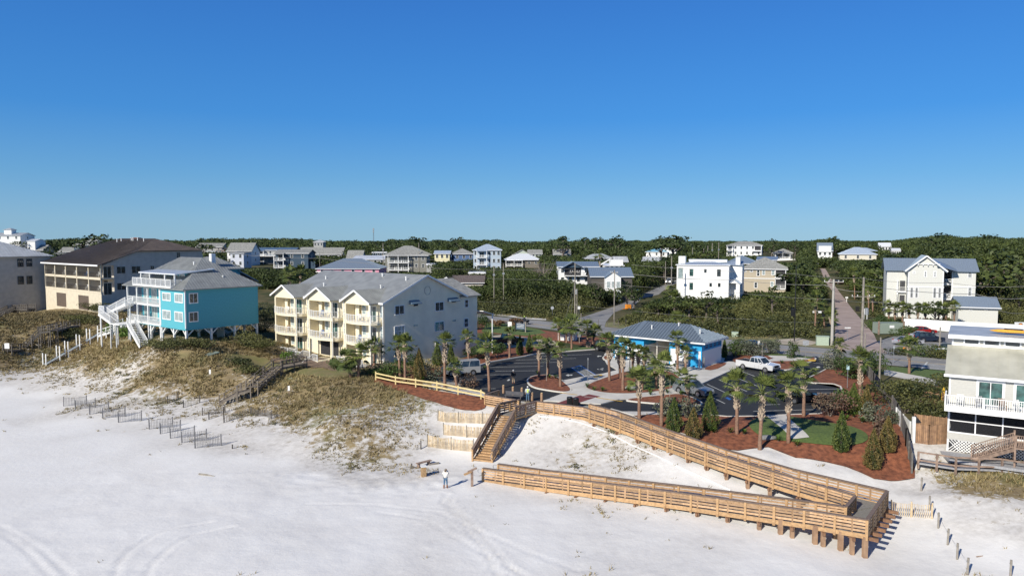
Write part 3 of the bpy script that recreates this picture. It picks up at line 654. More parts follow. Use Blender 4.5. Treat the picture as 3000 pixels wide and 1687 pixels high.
# wheelchair symbol, as painted: ring wheel, seated figure
sy=MB();o_=Vector((*W(*cr(1475,583,1300,900,3.22),zz),zz));ex=Vector((U[0],U[1],0));ey=Vector((V[0],V[1],0))
for k in range(16):
    t0,t1=[math.radians(-200+k*15+q) for q in(0,15)]
    sy.poly([o_+ex*(math.cos(t)*r_)+ey*(math.sin(t)*r_) for t,r_ in((t0,.42),(t1,.42),(t1,.3),(t0,.3))])
def syl(a,b,w_=.12):
    A=o_+ex*a[0]+ey*a[1];B_=o_+ex*b[0]+ey*b[1];r=(B_-A).normalized().cross(Vector((0,0,1)))*w_/2;sy.poly([A-r,B_-r,B_+r,A+r])
syl((-.1,.75),(-.05,.15));syl((-.05,.15),(.4,.12));syl((.4,.12),(.6,-.45));syl((-.08,.5),(.3,.48),.08)
sy.poly([o_+ex*(-.12+math.cos(t*.785)*.12)+ey*(.95+math.sin(t*.785)*.12) for t in range(8)])
tag(sy.obj('wheelchair_marking',paintw),kind='structure')
ys_=MB();flatpix(ys_,[(1736,1102),(1762,1096),(1766,1099),(1743,1106)],PZ+.157)
for a,b in(((1642,1150),(1691,1156)),((1748,1164),(1824,1175.5))): line(ys_,a,b,.24,PZ+.158)
flatpix(ys_,[(2366,1052),(2392,1053),(2388,1058),(2370,1058)],PZ+.195)
tag(ys_.obj('yellow_kerb_paint',yellow),kind='structure')
bl=MB();flatpix(bl,[cr(*q,1750,960,3.677) for q in[(1375,752),(1405,745),(1445,765),(1420,778)]]);tag(bl.obj('blue_bay_symbol',paintb),kind='structure')
# highway lines and crossing
hl=MB();zh=PZ+.03
def wl(a,b,wd=.12,z=zh,m_=hl): line(m_,a,b,wd,z)
for a,b in(((1430,927.5),(1766,960)),((2290,1013),(2448,1026)),((2450,1050),(2290,1034)),((2600,1067),(2775,1082)),((2600,1037),(2778,1057)),((1440,939.5),(1766,981))): wl(a,b)
for i in range(7):
    k=i/6;a=(2720-18*k,1062+16*k);wl(a,(a[0]+75,a[1]+6.5),.22)
wl((2717,1060),(2700,1080),.25)
tag(hl.obj('highway_lines',paintw),kind='structure')
yl=MB()
for a,b in(((1430,934),(1766,971)),((2200,1015),(2440,1037)),((2600,1050),(2780,1068))): wl(a,b,.1,zh,yl);wl((a[0],a[1]+1.3),(b[0],b[1]+1.3),.1,zh,yl)
tag(yl.obj('highway_centre_line',yellow),kind='structure')
# ---------------------------------------------------------------- near buildings
def at(px,py,z): return (*W(px,py,z),z)
def vents(b,pts,m=None):
    for x,y,z in pts: MB().tube([(x,y,z-.3),(x,y,z+.45)],.09,8).tube([(x,y,z+.4),(x,y,z+.5)],.14,8).obj('roof_vent',m or white,b.t)
# teal house on stilts
T=B('teal_house','turquoise beach house on white stilts with grey hip roof and white porches','house',at(545.6,1005.6,6.5),GA)
w_=MB().box(-7.4,0,0,12,2.1,7.95).box(-18.5,-7.4,2.3,12,2.1,7.95)
w_.obj('wall',tealw,T.t)
bm_=MB()
for x0,x1,y0,y1 in((-18.5,.06,-.06,0),(0,.06,0,12)): bm_.box(x0,x1,y0,y1,1.9,2.15)
bm_.box(-18.5,0,0,12,1.95,2.09);bm_.obj('floor_beam',tealw,T.t)
MB().box(-.12,.05,-.05,-.0,2.15,7.9).box(0,.05,0,.14,2.15,7.9).obj('corner_board',trimw,T.t);MB().box(-7.5,-7.36,-.05,0,2.15,7.9).obj('corner_board',trimw,T.t)
for i,x in enumerate(np.linspace(-18.3,-.2,6)):
    for j,y in enumerate(np.linspace(.2,11.8,4)):
        if i<5 and 0<j<3 and i%2: continue
        p=MB();gz=-1.2
        p.box(x-.14,x+.14,y-.14,y+.14,gz,1.95)
        for dx,dy in((1,0),(-1,0),(0,1),(0,-1)):
            if not(-18.4<x+dx<0 and 0<y+dy<12): continue
            p.bar((x,y,.9),(x+dx*1.1,y+dy*1.1,1.92),.12,.14)
        p.obj('stilt',white,T.t)
r=MB();hiproof(r,-18.5,0,0,12,7.95,4.45,.55,'x',rib=.45,inset=6.4);r.obj('roof',roofg,T.t)
r=MB();hiproof(r,-14,-5.6,7,12.4,10.5,1.9,.5,'x',rib=.45);rr=MB().box(-14,-5.6,7,12.4,7.5,10.5);rr.obj('wall',tealw,T.t);r.obj('roof',roofg,T.t)
rr=MB().box(-12,-5.8,12.42,15,1.0,8.2);rr.obj('wall',tealw,T.t);MB().roof([(-12.5,12.0,10.2),(-5.2,12.0,10.2),(-5.2,15.5,8.3),(-12.5,15.5,8.3)],.12,.5).obj('roof',roofb,T.t)
dm=MB().box(-13.2,-3.6,2.0,6,8.0,10.2);dm.obj('dormer',tealw,T.t)
MB().roof([(-14.2,-.1,10.15),(-2.6,-.1,10.15),(-2.6,6.2,10.75),(-14.2,6.2,10.75)],.16,.5).obj('dormer_roof',roofw,T.t)
for x in(-13.9,-11,-6.2,-3.2): MB().box(x-.09,x+.09,.1,.28,8.2,10.1).obj('porch_post',white,T.t)
MB().box(-15,-2.8,-.7,2,8.03,8.2).obj('roof_deck',white,T.t)
rl=MB();railing(rl,(-15,-.65,8.2),(-2.8,-.65,8.2),1.05,.13);railing(rl,(-15,-.65,8.2),(-15,1.8,8.2),1.05,.13);railing(rl,(-2.8,-.65,8.2),(-2.8,1.0,8.2),1.05,.13);rl.obj('deck_railing',white,T.t)
for x in(-12.2,-10.0,-6.6,-4.4): T.win('f',2.0,x-.75,x+.75,8.3,10.0,pane=glassb,style='v')
for z0 in(2.15,5.1):
    MB().box(-18.5,-7.45,-.1,2.3,z0-.15,z0+.02).obj('porch_floor',white,T.t)
    rl=MB();railing(rl,(-18.4,0,z0),(-7.5,0,z0),1.05,.12,3.6);railing(rl,(-18.4,0,z0),(-18.4,2.2,z0),1.05,.12,3.6);rl.obj('porch_railing',white,T.t)
    for x in(-16.8,-14.2,-11.6,-9.2): T.win('f',2.3,x-.9,x+.9,z0+.1,z0+2.25,pane=glassb if x<-10 else glass,style='v')
for x in(-18.4,-15.1,-11.5,-7.6): MB().box(x-.1,x+.1,-.1,.1,-1.0,7.9).obj('porch_post',white,T.t)
for (a,bb,c,dd) in((476,501,858,881),(512,537,860,887),(476,501,909,936),(512,537,914,942)): T.wpx('f',0,a,c-1,bb,dd,pane=glassb,fw=.14)
for (a,bb,c,dd) in((553,580,858,889),(553,581,913,943)): T.wpx('s',0,a,c,bb,dd,pane=glass,fw=.14)
st=MB();stairs(st,(-21.6,-1.2,3.3),(-15.2,-1.2,5.1),1.2,10);st.box(-23.4,-21.5,-2.4,-.4,3.15,3.3);stairs(st,(-17.5,-2.6,2.0),(-21.8,-2.6,3.2),1.2,8);st.box(-17.6,-14.2,-3.3,-.2,1.9,2.02)
stairs(st,(-9.2,-1.9,-1.2),(-14.2,-1.5,2.0),1.2,14)
for x,y,z in((-23.3,-2.3,3.2),(-23.3,-.5,3.2),(-21.6,-2.9,3.2),(-17.5,-3.2,1.9),(-15.5,-3.2,1.9),(-15.5,-1.0,5.0),(-18.4,-1.7,4.1)): st.box(x-.07,x+.07,y-.07,y+.07,-2.2,z)
st.obj('stair_flight',white,T.t)
rl=MB()
for s_ in(-.6,.6):
    railing(rl,(-21.5,-1.2+s_,3.3),(-15.2,-1.2+s_,5.1),1.05,.13,3);railing(rl,(-17.5,-2.6+s_,2.05),(-21.6,-2.6+s_,3.2),1.05,.13,3)
    railing(rl,(-9.2,-1.9+s_,-1.2),(-14.2,-1.5+s_,2.0),1.0,.13,3)
railing(rl,(-23.4,-2.4,3.3),(-21.6,-2.4,3.3),1.1,.06);railing(rl,(-23.4,-.4,3.3),(-23.4,-2.4,3.3),1.1,.06);rl.obj('stair_railing',white,T.t)
MB().box(-2.9,-.8,6.5,6.6,0,1.3).obj('storage_panel',stucco,T.t)
vents(T,[(-3.4,3.4,10.0),(-1.6,7,9.2),(-5.4,4.4,11.3)])
MB().box(-6.4,-5.7,7.5,8.2,11.4,13.0).obj('chimney',white,T.t)
# yellow balcony condominium
K=B('balcony_condominium','three storey pale yellow condominium with three gabled balcony bays and grey roof','apartment building',(*uv2(-77.8,68.9),4.1),GA-.026)
wl_=MB().box(-24.6,0,.0,16.2,-1.2,9.0);rf=MB();gt=MB()
gableroof(rf,gt,-24.6,0,0,16.2,9.0,3.45,.45,'x')
for f in list(gt.f): pass
wall_end=MB().box(0,.03,0.02,16.2,-1.2,8.98);k=MB();k.prism([(0.0,0,9.0),(0.0,16.2,9.0),(0.0,8.1,12.3)],(.03,0,0));wall_end.add(k.v,k.f)
wl_.add(gt.v,gt.f);wl_.obj('wall',creamp,K.t);wall_end.obj('side_wall',condoside,K.t);rf.obj('roof',roofg,K.t)
ex=MB().box(-13,0.02,16.2,19.3,-1.2,8.6);ex.obj('rear_wing_wall',condoside,K.t)
e2=MB();e2.roof([(.5,15.2,8.8),(.5,19.8,8.8),(-6,19.8,11.3),(-6,15.2,11.3)],.12,None);e2.roof([(-12,19.8,8.8),(-12,15.2,8.8),(-6,15.2,11.3),(-6,19.8,11.3)],.12);e2.obj('rear_wing_roof',roofsh,K.t)
fb=MB()
fb.bar((.48,-.5,8.72),(.48,8.1,12.38),.05,.26);fb.bar((.48,16.7,8.72),(.48,8.1,12.38),.05,.26);fb.box(-25.1,.5,-.56,-.5,8.6,8.86);fb.obj('fascia',trimw,K.t)
for x in(-.9,-9.6,-18.7): MB().tube([(x+.15,-1.75,8.8),(x+.15,-1.75,-.3)],.06,6).obj('downpipe',white,K.t)
MB().tube([(-.05,-.1,8.8),(-.05,-.1,-.8)],.07,6).obj('downpipe',white,K.t)
vc=MB()
for i in range(20):
    t0,t1=i*math.pi/10,(i+1)*math.pi/10
    vc.bar((.06,8.4+math.cos(t0)*.62,10.1+math.sin(t0)*.62),(.06,8.4+math.cos(t1)*.62,10.1+math.sin(t1)*.62),.09,.05)
vc.obj('round_gable_vent',stucco,K.t)
for bi,x0 in enumerate((-24.6,-15.5,-6.6)):
    x1=x0+5.7;yf=-1.7
    rf=MB();gt=MB();k=(1.55)/(5.7/2);xm=(x0+x1)/2
    zo=9.0-.45*k
    rf.roof([(x0-.45,4.2,zo),(x0-.45,yf-.5,zo),(xm,yf-.5,10.55),(xm,4.2,10.55)],.12,.3,.07,.07);rf.roof([(x1+.45,yf-.5,zo),(x1+.45,4.2,zo),(xm,4.2,10.55),(xm,yf-.5,10.55)],.12,.3,.07,.07)
    rf.obj('bay_roof',roofg,K.t)
    gw=MB();gw.prism([(x0,yf,8.5),(x1,yf,8.5),(x1,yf,9.0),(xm,yf,10.42),(x0,yf,9.0)],(0,.15,0));gw.box(x0,x0+.15,yf,0,8.5,9.0);gw.box(x1-.15,x1,yf,0,8.5,9.0)
    gw.box(x0+.16,x1-.16,yf+.16,0,8.5,8.55)
    # narrow wall piece beside the wide opening on the upper floors
    for z0 in(0,3.0,6.0):
        if bi==1 and z0==0: continue
        gw.box(x0,x0+.3,yf,yf+.25,z0,z0+3);gw.box(x0+1.0,x0+1.75,yf+1.2,yf+1.35,z0,z0+3);gw.box(x0,x0+.14,yf+.26,0,z0,z0+3)
    gw.box(x1-.3,x1,yf,yf+.3,-.8,8.5)
    if bi==1: gw.box(x0,x0+.3,yf,yf+.3,-.8,3.0)
    gw.obj('bay_wall',creamp,K.t)
    tr=MB();tr.bar((x0-.5,yf-.53,zo+.0),(xm,yf-.53,10.5),.04,.24);tr.bar((x1+.5,yf-.53,zo+.0),(xm,yf-.53,10.5),.04,.24);tr.obj('gable_trim',trimw,K.t)
    for z0 in((3.0,6.0) if bi!=1 else (3.0,6.0)):
        sl_=MB();n=8;pts=[(x0-.05,-.01),(x0-.05,yf)]+[(x0+(x1-x0)*(i+.0)/n,yf-.55*math.sin(math.pi*i/n)) for i in range(1,n)]+[(x1+.25,yf),(x1+.6,yf+.8),(x1+.6,-.01)]
        sl_.prism([(a,b_,z0-.28) for a,b_ in pts],(0,0,.32));sl_.obj('balcony_slab',creamp,K.t)
        rl=MB();q=[(a,b_,z0+.03) for a,b_ in pts[1:]]
        for a,b_ in zip(q[:-1],q[1:]): railing(rl,a,b_,1.02,.14,3,.05,.022,.05)
        rl.obj('balcony_railing',white,K.t)
    for z0 in(0.0,3.0,6.0):
        if bi==1 and z0==0.0:
            K.win('f',0,x0+.6,x1-.4,.05,2.4,pane=dark,style='n',name='open_passage',fr=creamp);continue
        K.win('f',0,x0+1.9,x0+2.8,z0+.9,z0+2.5,pane=glassb,style='h')
        K.win('f',0,x0+3.3,x0+5.1,z0+.05,z0+2.3,pane=glass if (bi+int(z0))%2 else glassg,style='v',name='sliding_door')
        K.win('f',0,x1+.75,x1+1.95,z0+.7,z0+2.45,pane=glassb,style='h') if bi<2 else K.win('f',0,-.68,-.14,z0+.7,z0+2.45,pane=glassb,style='h')
for x0 in(-24.6,-18.9,-6.6):
    MB().box(x0,x0+5.9,-3.3,-1.0,-.9,.02).obj('terrace',conc,K.t)
    rl=MB();railing(rl,(x0,-3.2,.02),(x0+2.2,-3.2,.02),1.0,.13);railing(rl,(x0+4,-3.2,.02),(x0+5.8,-3.2,.02),1.0,.13);railing(rl,(x0,-3.2,.02),(x0,-1.7,.02),1,.13);rl.obj('terrace_railing',white,K.t)
    s2=MB();stairs(s2,(x0+3.1,-5.2,-.95),(x0+3.1,-3.3,.02),1.7,5);s2.obj('terrace_steps',creamp,K.t)
    rl=MB();railing(rl,(x0+2.2,-5.1,-.9),(x0+2.2,-3.3,.02),.95,.13);railing(rl,(x0+4,-5.1,-.9),(x0+4,-3.3,.02),.95,.13);rl.obj('step_railing',white,K.t)
MB().box(-15.3,-9.7,-4.2,-1.0,-.9,.02).obj('terrace',creamp,K.t)
s2=MB();stairs(s2,(-12.5,-6.2,-1.1),(-12.5,-4.2,.0),3.0,5);s2.obj('terrace_steps',creamp,K.t)
rl=MB();railing(rl,(-14,-6.1,-1.0),(-14,-4.2,0),.95,.13);railing(rl,(-11,-6.1,-1.0),(-11,-4.2,0),.95,.13);railing(rl,(-11,-4.2,0),(-9.8,-4.2,0),1,.13);railing(rl,(-15.3,-4.2,0),(-14,-4.2,0),1,.13);rl.obj('step_railing',white,K.t)
for a,c,bb,dd,pn,stl in((1156,894,1184,922,glass,'v'),(1274,884,1300,911,glass,'v'),(1361,877,1372,901,glass,'h'),(1155,954,1186,985,glassb,'g'),(1273,941,1301,970,glass,'v'),(1359,932,1372,958,glass,'h'),(1210,889,1225,897,dark,'n'),(1323,879,1336,886,dark,'n'),(1211,950,1224,956,glassb,'n'),(1324,936,1336,942,glassb,'n'),(1213,1010,1224,1015,dark,'n'),(1324,992,1335,998,dark,'n'),(1275,1000,1287,1015,glass,'h'),(1156,1030,1167,1044,dark,'n'),(1359,1000,1371,1010,dark,'n')):
    K.wpx('s',.04,a,c,bb,dd,pane=pn,style=stl,fw=.1 if stl!='n' else .05,fr=trimw if stl!='n' else condoside)
for a,c,bb in((1198,872,1227),(1311,865,1339)):
    y0,z0=K.side(.03,a,c+6);y1,_=K.side(.03,bb,c);MB().prism([(.03,y0,z0-.1),(.75,y0,z0-.55),(.75,y0,z0-.65),(.03,y0,z0-.65)],(0,y1-y0,0)).obj('vent_hood',roofb,K.t)
vents(K,[(-18,3.0,10.3),(-20.5,5.2,11.2),(-8.5,7,11.95),(-2.2,6.2,11.7),(-4.6,3.4,10.5)])
MB().roof([(-3,19.5,6.3),(-3,22,5.6),(1.2,22,5.6),(1.2,19.5,6.3)],.1).box(1.0,1.15,21.7,21.85,-.8,5.6).obj('rear_porch',white,K.t)
# brown roofed beige condominium
N_=B('brown_roof_condominium','beige condominium with large brown metal roof and two rows of screened balconies','apartment building',at(299,915,7.0),GA)
bw=MB();bw.box(-29,0,.15,2.6,-2,3.8)
bw.box(-29,0,2.6,22,-2,9.4);
bw.prism([(-.0,2.6,9.4),(-.0,22,9.4),(-.0,21.5,12.25),(-.0,7.1,12.25)],(-.3,0,0));bw.box(-29,-.31,8,21,9.4,12.2);bw.obj('wall',stucco,N_.t)
fwl=MB();xb=np.linspace(-29,0,6)
fwl.box(-29,0,0,.15,-2,.0)
doors=[(242,292),(300,0)]
for i in range(5):
    a,b_=xb[i],xb[i+1]
    if i in(1,3):
        fwl.box(a,a+.3,0,.15,0,3.75);fwl.box(b_-.3,b_,0,.15,0,3.75);fwl.box(a+.3,b_-.3,0,.15,3.0,3.75)
        MB().box(a+.3,b_-.3,.1,.2,0,3.0).obj('recessed_opening',mat('brown_opening',(.12,.09,.07),.8),N_.t)
    else: fwl.box(a,b_,0,.15,0,3.75)
fwl.box(-29,0,-.05,.2,3.75,4.1);fwl.box(-29,0,-.05,.2,6.5,6.95);fwl.box(-29,0,-.05,.2,9.3,9.62)
for x in xb: fwl.box(x-.16 if x>-29 else x,x+.16 if x<0 else x,-.05,.2,4.1,9.3)
fwl.obj('balcony_front',stuccob,N_.t)
for z0 in(4.1,6.95):
    MB().box(-29,0,.2,2.6,z0-.3,z0-.02).obj('balcony_floor',stuccob,N_.t)
    rl=MB()
    for i in range(5): railing(rl,(xb[i]+.16,.1,z0),(xb[i+1]-.16,.1,z0),1.0,.16,4,.05,.02,.05,endpost=False)
    rl.obj('balcony_railing',dark,N_.t)
    for i in range(5):
        MB().box(xb[i]-.06,xb[i]+.06,.3,2.6,z0,z0+2.4).obj('dividing_wall',stucco,N_.t)
        N_.win('f',2.58,xb[i]+1.0,xb[i]+3.0,z0+.05,z0+2.2,pane=glass,fr=stuccob,style='v',name='sliding_door')
rf=MB();zr=14.85
A_=(-29.6,-.7,9.55);B1=(.5,-.7,9.55);C1=(.5,7.2,12.3);D1=(-6.6,14.3,zr);D0=(-24,14.3,zr);E1=(.5,21.7,12.3);A1=(-29.6,21.7,12.3);A2=(-29.6,7.2,12.3)
rf.roof([A_,B1,C1,D1,D0,A2],.15,.5);rf.roof([C1,E1,D1],.15,.5);rf.roof([E1,A1,D0,D1],.15,.5);rf.roof([A1,A2,D0],.15,.5);rf.obj('roof',roofbr,N_.t)
N_.t
sd=MB();sd.prism([(-.02,0.2,9.4),(-.02,7.1,12.2),(-.02,7.1,9.4)],(-.25,0,0));sd.obj('gable_wall',stucco,N_.t)
for a,c,bb,dd in((341,780,368,802),(385,779,412,801),(342,828,369,850),(440,778,452,790),(302,780,326,815),(303,828,328,864),(517,739,528,757)):
    N_.wpx('s',0,a,c,bb,dd,pane=glass,fr=stucco,style='v')
vents(N_,[(-20,12,14.3),(-19,12.5,14.4),(-15,13,14.6),(-14.2,13,14.6),(-12,13,14.6),(-8,12.5,14.4)])
MB().box(-29.2,.5,-.78,-.72,9.3,9.6).obj('fascia',trimw,N_.t)
# grey stucco building on the far left
Q=B('grey_stucco_building','plain grey stucco building with light metal hip roof at the left edge','apartment building',(*uv2(-188,66),6),GA)
MB().box(-20,0,-26,0,-2,11.9).obj('wall',stucco,Q.t)
MB().box(.0,.05,-26,0,3.9,4.05).box(0,.05,-26,0,8,8.12).obj('band_course',stucco,Q.t)
r=MB();hiproof(r,-20,0,-26,0,11.9,5.2,.6,'x',rib=.6,inset=12);r.obj('roof',roofl,Q.t)
for a,c,bb,dd in((51,758,69,782),(77,758,94,781),(52,809,70,833),(78,808,95,832)): Q.wpx('s',0.05,a,c,bb,dd,pane=glass,style='g',fr=mat('dark_window_frame',(.05,.06,.07),.6),fw=.14)
# beach restrooms
R=B('restroom_building','blue and white public restroom with blue grey hip roof beside the car park','restroom',(*W(2055,1080,3.3),3.3),GA)
fl=.16
mw=mat('white_board_wall',(.76,.77,.78),.6,var=.04,stripe=(0,.4,.93))
for x0,x1 in((-14.4,-9.3),(-5.0,0)):
    MB().box(x0,x1,0,7,fl-.1,2.5).obj('wall',mw,R.t);MB().box(x0-.03,x1+.03,-.03,7.03,2.5,3.8).obj('blue_band',bluep,R.t)
    MB().box(x0-.05,x0+.12,-.06,.1,fl,2.5).box(x1-.12,x1+.05,-.06,.1,fl,2.5).obj('corner_post',bluep,R.t)
MB().box(-9.3,-5,4.2,4.35,fl,3.8).obj('breezeway_wall',stucco,R.t);MB().box(-7.7,-7.5,1.0,4.2,fl,3.8).obj('breezeway_wall',stucco,R.t)
MB().box(-9.3,-5,0,7,3.62,3.78).obj('breezeway_ceiling',white,R.t)
MB().bar((-9.3,.3,2.6),(-5,.3,2.6),.04,.04).obj('tie_rod',metalg,R.t)
for x0,x1 in((-13.5,-12.1),(-1.9,-.5)): MB().box(x0,x1,-.09,-.02,fl,2.45).box(x0,x1,-.12,-.09,1.2,1.3).obj('door',bluep,R.t)
for i in range(4): R.win('s',.03,.9+i*1.5,2.1+i*1.5,2.7,3.55,pane=mat('blue_louvre',(.02,.10,.22),.6),fr=bluep,style='h',fw=.06,name='louvre_window')
MB().box(.03,.08,.3,.38,fl,2.3).box(.03,.2,.5,.7,fl,1.6).obj('shower_pipe',metalg,R.t)
rf=MB();hiproof(rf,-14.4,0,0,7,3.85,1.95,.75,'x',rib=.5,rbig=.1);rf.obj('roof',mat('slate_blue_metal_roof',(.19,.235,.285),.35,.3,var=.1),R.t)
e=.76
MB().bar((-15.2,-.8,3.72),(.8,-.8,3.72),.05,.2).bar((.8,-.8,3.72),(.8,7.8,3.72),.05,.2).bar((-15.2,-.8,3.72),(-15.2,7.8,3.72),.05,.2).obj('gutter',trimw,R.t)
vents(R,[(-5,2.9,5.5),(-8.8,1.6,5.0),(-1.2,2,4.9)])
# grey beach house at the right edge
GH=B('grey_beach_house','grey beach house with long white balcony over a screened porch at the right edge','house',(*W(2773,1318,3.0),3.0),-math.radians(32.5))
GH.t
MB().box(0,14,0,9,4.2,7.0).box(0,14,3.4,8,7.0,10.0).obj('wall',greyw if 0 else mat('light_grey_lap_siding',(.50,.49,.45),.7,var=.04,stripe=(2,.16,.88)),GH.t)
MB().prism([(0,0,7.0),(0,3.4,7.0),(0,3.4,8.9)],(.1,0,0)).box(0,14,-.12,-.0,1.1,1.7).obj('skirting',MATS['light_grey_lap_siding'],GH.t)
MB().box(0,14,2.6,9,.2,4.2).obj('porch_back_wall',mat('shade_darkened_siding',(.16,.16,.16),.8),GH.t)  # porch shade put into a darkened siding colour
MB().box(0,14,0,2.6,1.55,1.68).obj('porch_floor',greyw,GH.t)
rf=MB();rf.roof([(-.35,-.35,6.95),(14,-.35,6.95),(14,3.45,9.1),(-.35,3.45,9.1)],.14,.72,.04,.03);rf.obj('sloping_roof',mat('oxidised_metal_roof',(.50,.485,.40),.4,.2,noise=(.40,.39,.32),nscale=.6),GH.t)
MB().roof([(-.3,2.9,10.15),(14,2.9,10.15),(14,8.6,10.4),(-.3,8.6,10.4)],.2).obj('upper_roof',roofl,GH.t)
MB().box(-.3,14,2.78,2.88,9.78,10.12).box(-.42,14,-.45,-.36,6.72,6.95).box(-.02,.12,-.03,0,4.2,6.8).box(0,.15,3.35,3.4,9.1,9.9).box(0,14,3.36,3.4,9.1,9.25).obj('fascia',trimw,GH.t)
for i in range(5): GH.win('f',3.38,.9+i*1.55,2.2+i*1.55,9.22,9.82,pane=glass,style='n',fw=.12,name='clerestory_window')
for x in(2.05,4.75,7.5): GH.win('f',-.0,x,x+2.1,4.3,6.65,pane=glassg,style='v',fw=.2,name='sliding_door')
MB().box(-.25,14,-1.7,0,4.05,4.28).box(-.25,14,-1.74,-1.7,3.9,4.35).obj('balcony_floor',white,GH.t)
rl=MB();railing(rl,(-.2,-1.68,4.28),(14,-1.68,4.28),1.05,.16,2.6,.1,.045,.11);railing(rl,(-.2,-1.68,4.28),(-.2,0,4.28),1.05,.16,2,.1,.045,.11);rl.obj('balcony_railing',white,GH.t)
MB().box(0,.14,-.1,.06,.0,4.05).box(0,14,-.1,.02,3.95,4.05).box(0,14,-.1,.02,1.66,1.8).obj('porch_frame',trimw,GH.t)
for i,x in enumerate((2.05,4.05,5.75,7.1,9.2,11.3)):
    MB().box(x,x+.1,-.1,.02,1.8,3.95).obj('porch_post',trimw,GH.t)
MB().box(.14,5.75,-.09,0,2.75,2.83).obj('mid_rail',trimw,GH.t)
xs_=[.14,2.05,4.05,5.75,7.1,9.2,11.3,14]
sm=bpy.data.materials.new('insect_screen');sm.use_nodes=True;n=sm.node_tree;tr=n.nodes.new('ShaderNodeBsdfTransparent');tr.inputs[0].default_value=(.35,.36,.38,1);pb=n.nodes['Principled BSDF'];pb.inputs['Base Color'].default_value=(.03,.03,.035,1);pb.inputs['Roughness'].default_value=.5
mx=n.nodes.new('ShaderNodeMixShader');mx.inputs[0].default_value=.4;n.links.new(tr.outputs[0],mx.inputs[1]);n.links.new(pb.outputs[0],mx.inputs[2]);n.links.new(mx.outputs[0],n.nodes['Material Output'].inputs[0])
for a,b_ in zip(xs_[:-1],xs_[1:]): MB().box(a+.1,b_,-.05,-.04,1.8,3.95).obj('insect_screen',sm,GH.t)
GH.win('f',-.05,5.95,6.95,1.75,3.85,pane=dark,style='h',fw=.12,name='screen_door')
lt=MB();L_=14
for i in range(int(14/.26)):
    x=i*.26
    lt.bar((x,-.06,.02),(x+1.05,-.06,1.08),.03,.06);lt.bar((x+1.05,-.035,.02),(x,-.035,1.08),.03,.06)
lt.box(0,14,-.08,-.02,1.05,1.1).obj('lattice_skirt',white,GH.t)
MB().box(0,14,.02,.1,0,1.5).obj('foundation',dark,GH.t)
st=MB();st.box(4.9,7.1,-2.6,-.12,1.5,1.62);stairs(st,(1.9,-1.9,.0),(4.9,-1.9,1.56),1.2,8)
for x,y in((4.95,-2.55),(7.05,-2.55),(4.95,-.3),(7.05,-.3)): st.box(x-.07,x+.07,y-.07,y+.07,-.2,2.6)
st.obj('entrance_steps',woodm,GH.t)
rl=MB()
for s_ in(-.62,.62): railing(rl,(1.9,-1.9+s_,.05),(4.9,-1.9+s_,1.6),1.0,.14,3,.09,.04,.09)
railing(rl,(4.9,-2.55,1.62),(7.1,-2.55,1.62),1.0,.14,3,.09,.04,.09);railing(rl,(7.1,-2.55,1.62),(7.1,-.2,1.62),1.0,.14,3,.09,.04,.09);rl.obj('step_railing',woodm,GH.t)
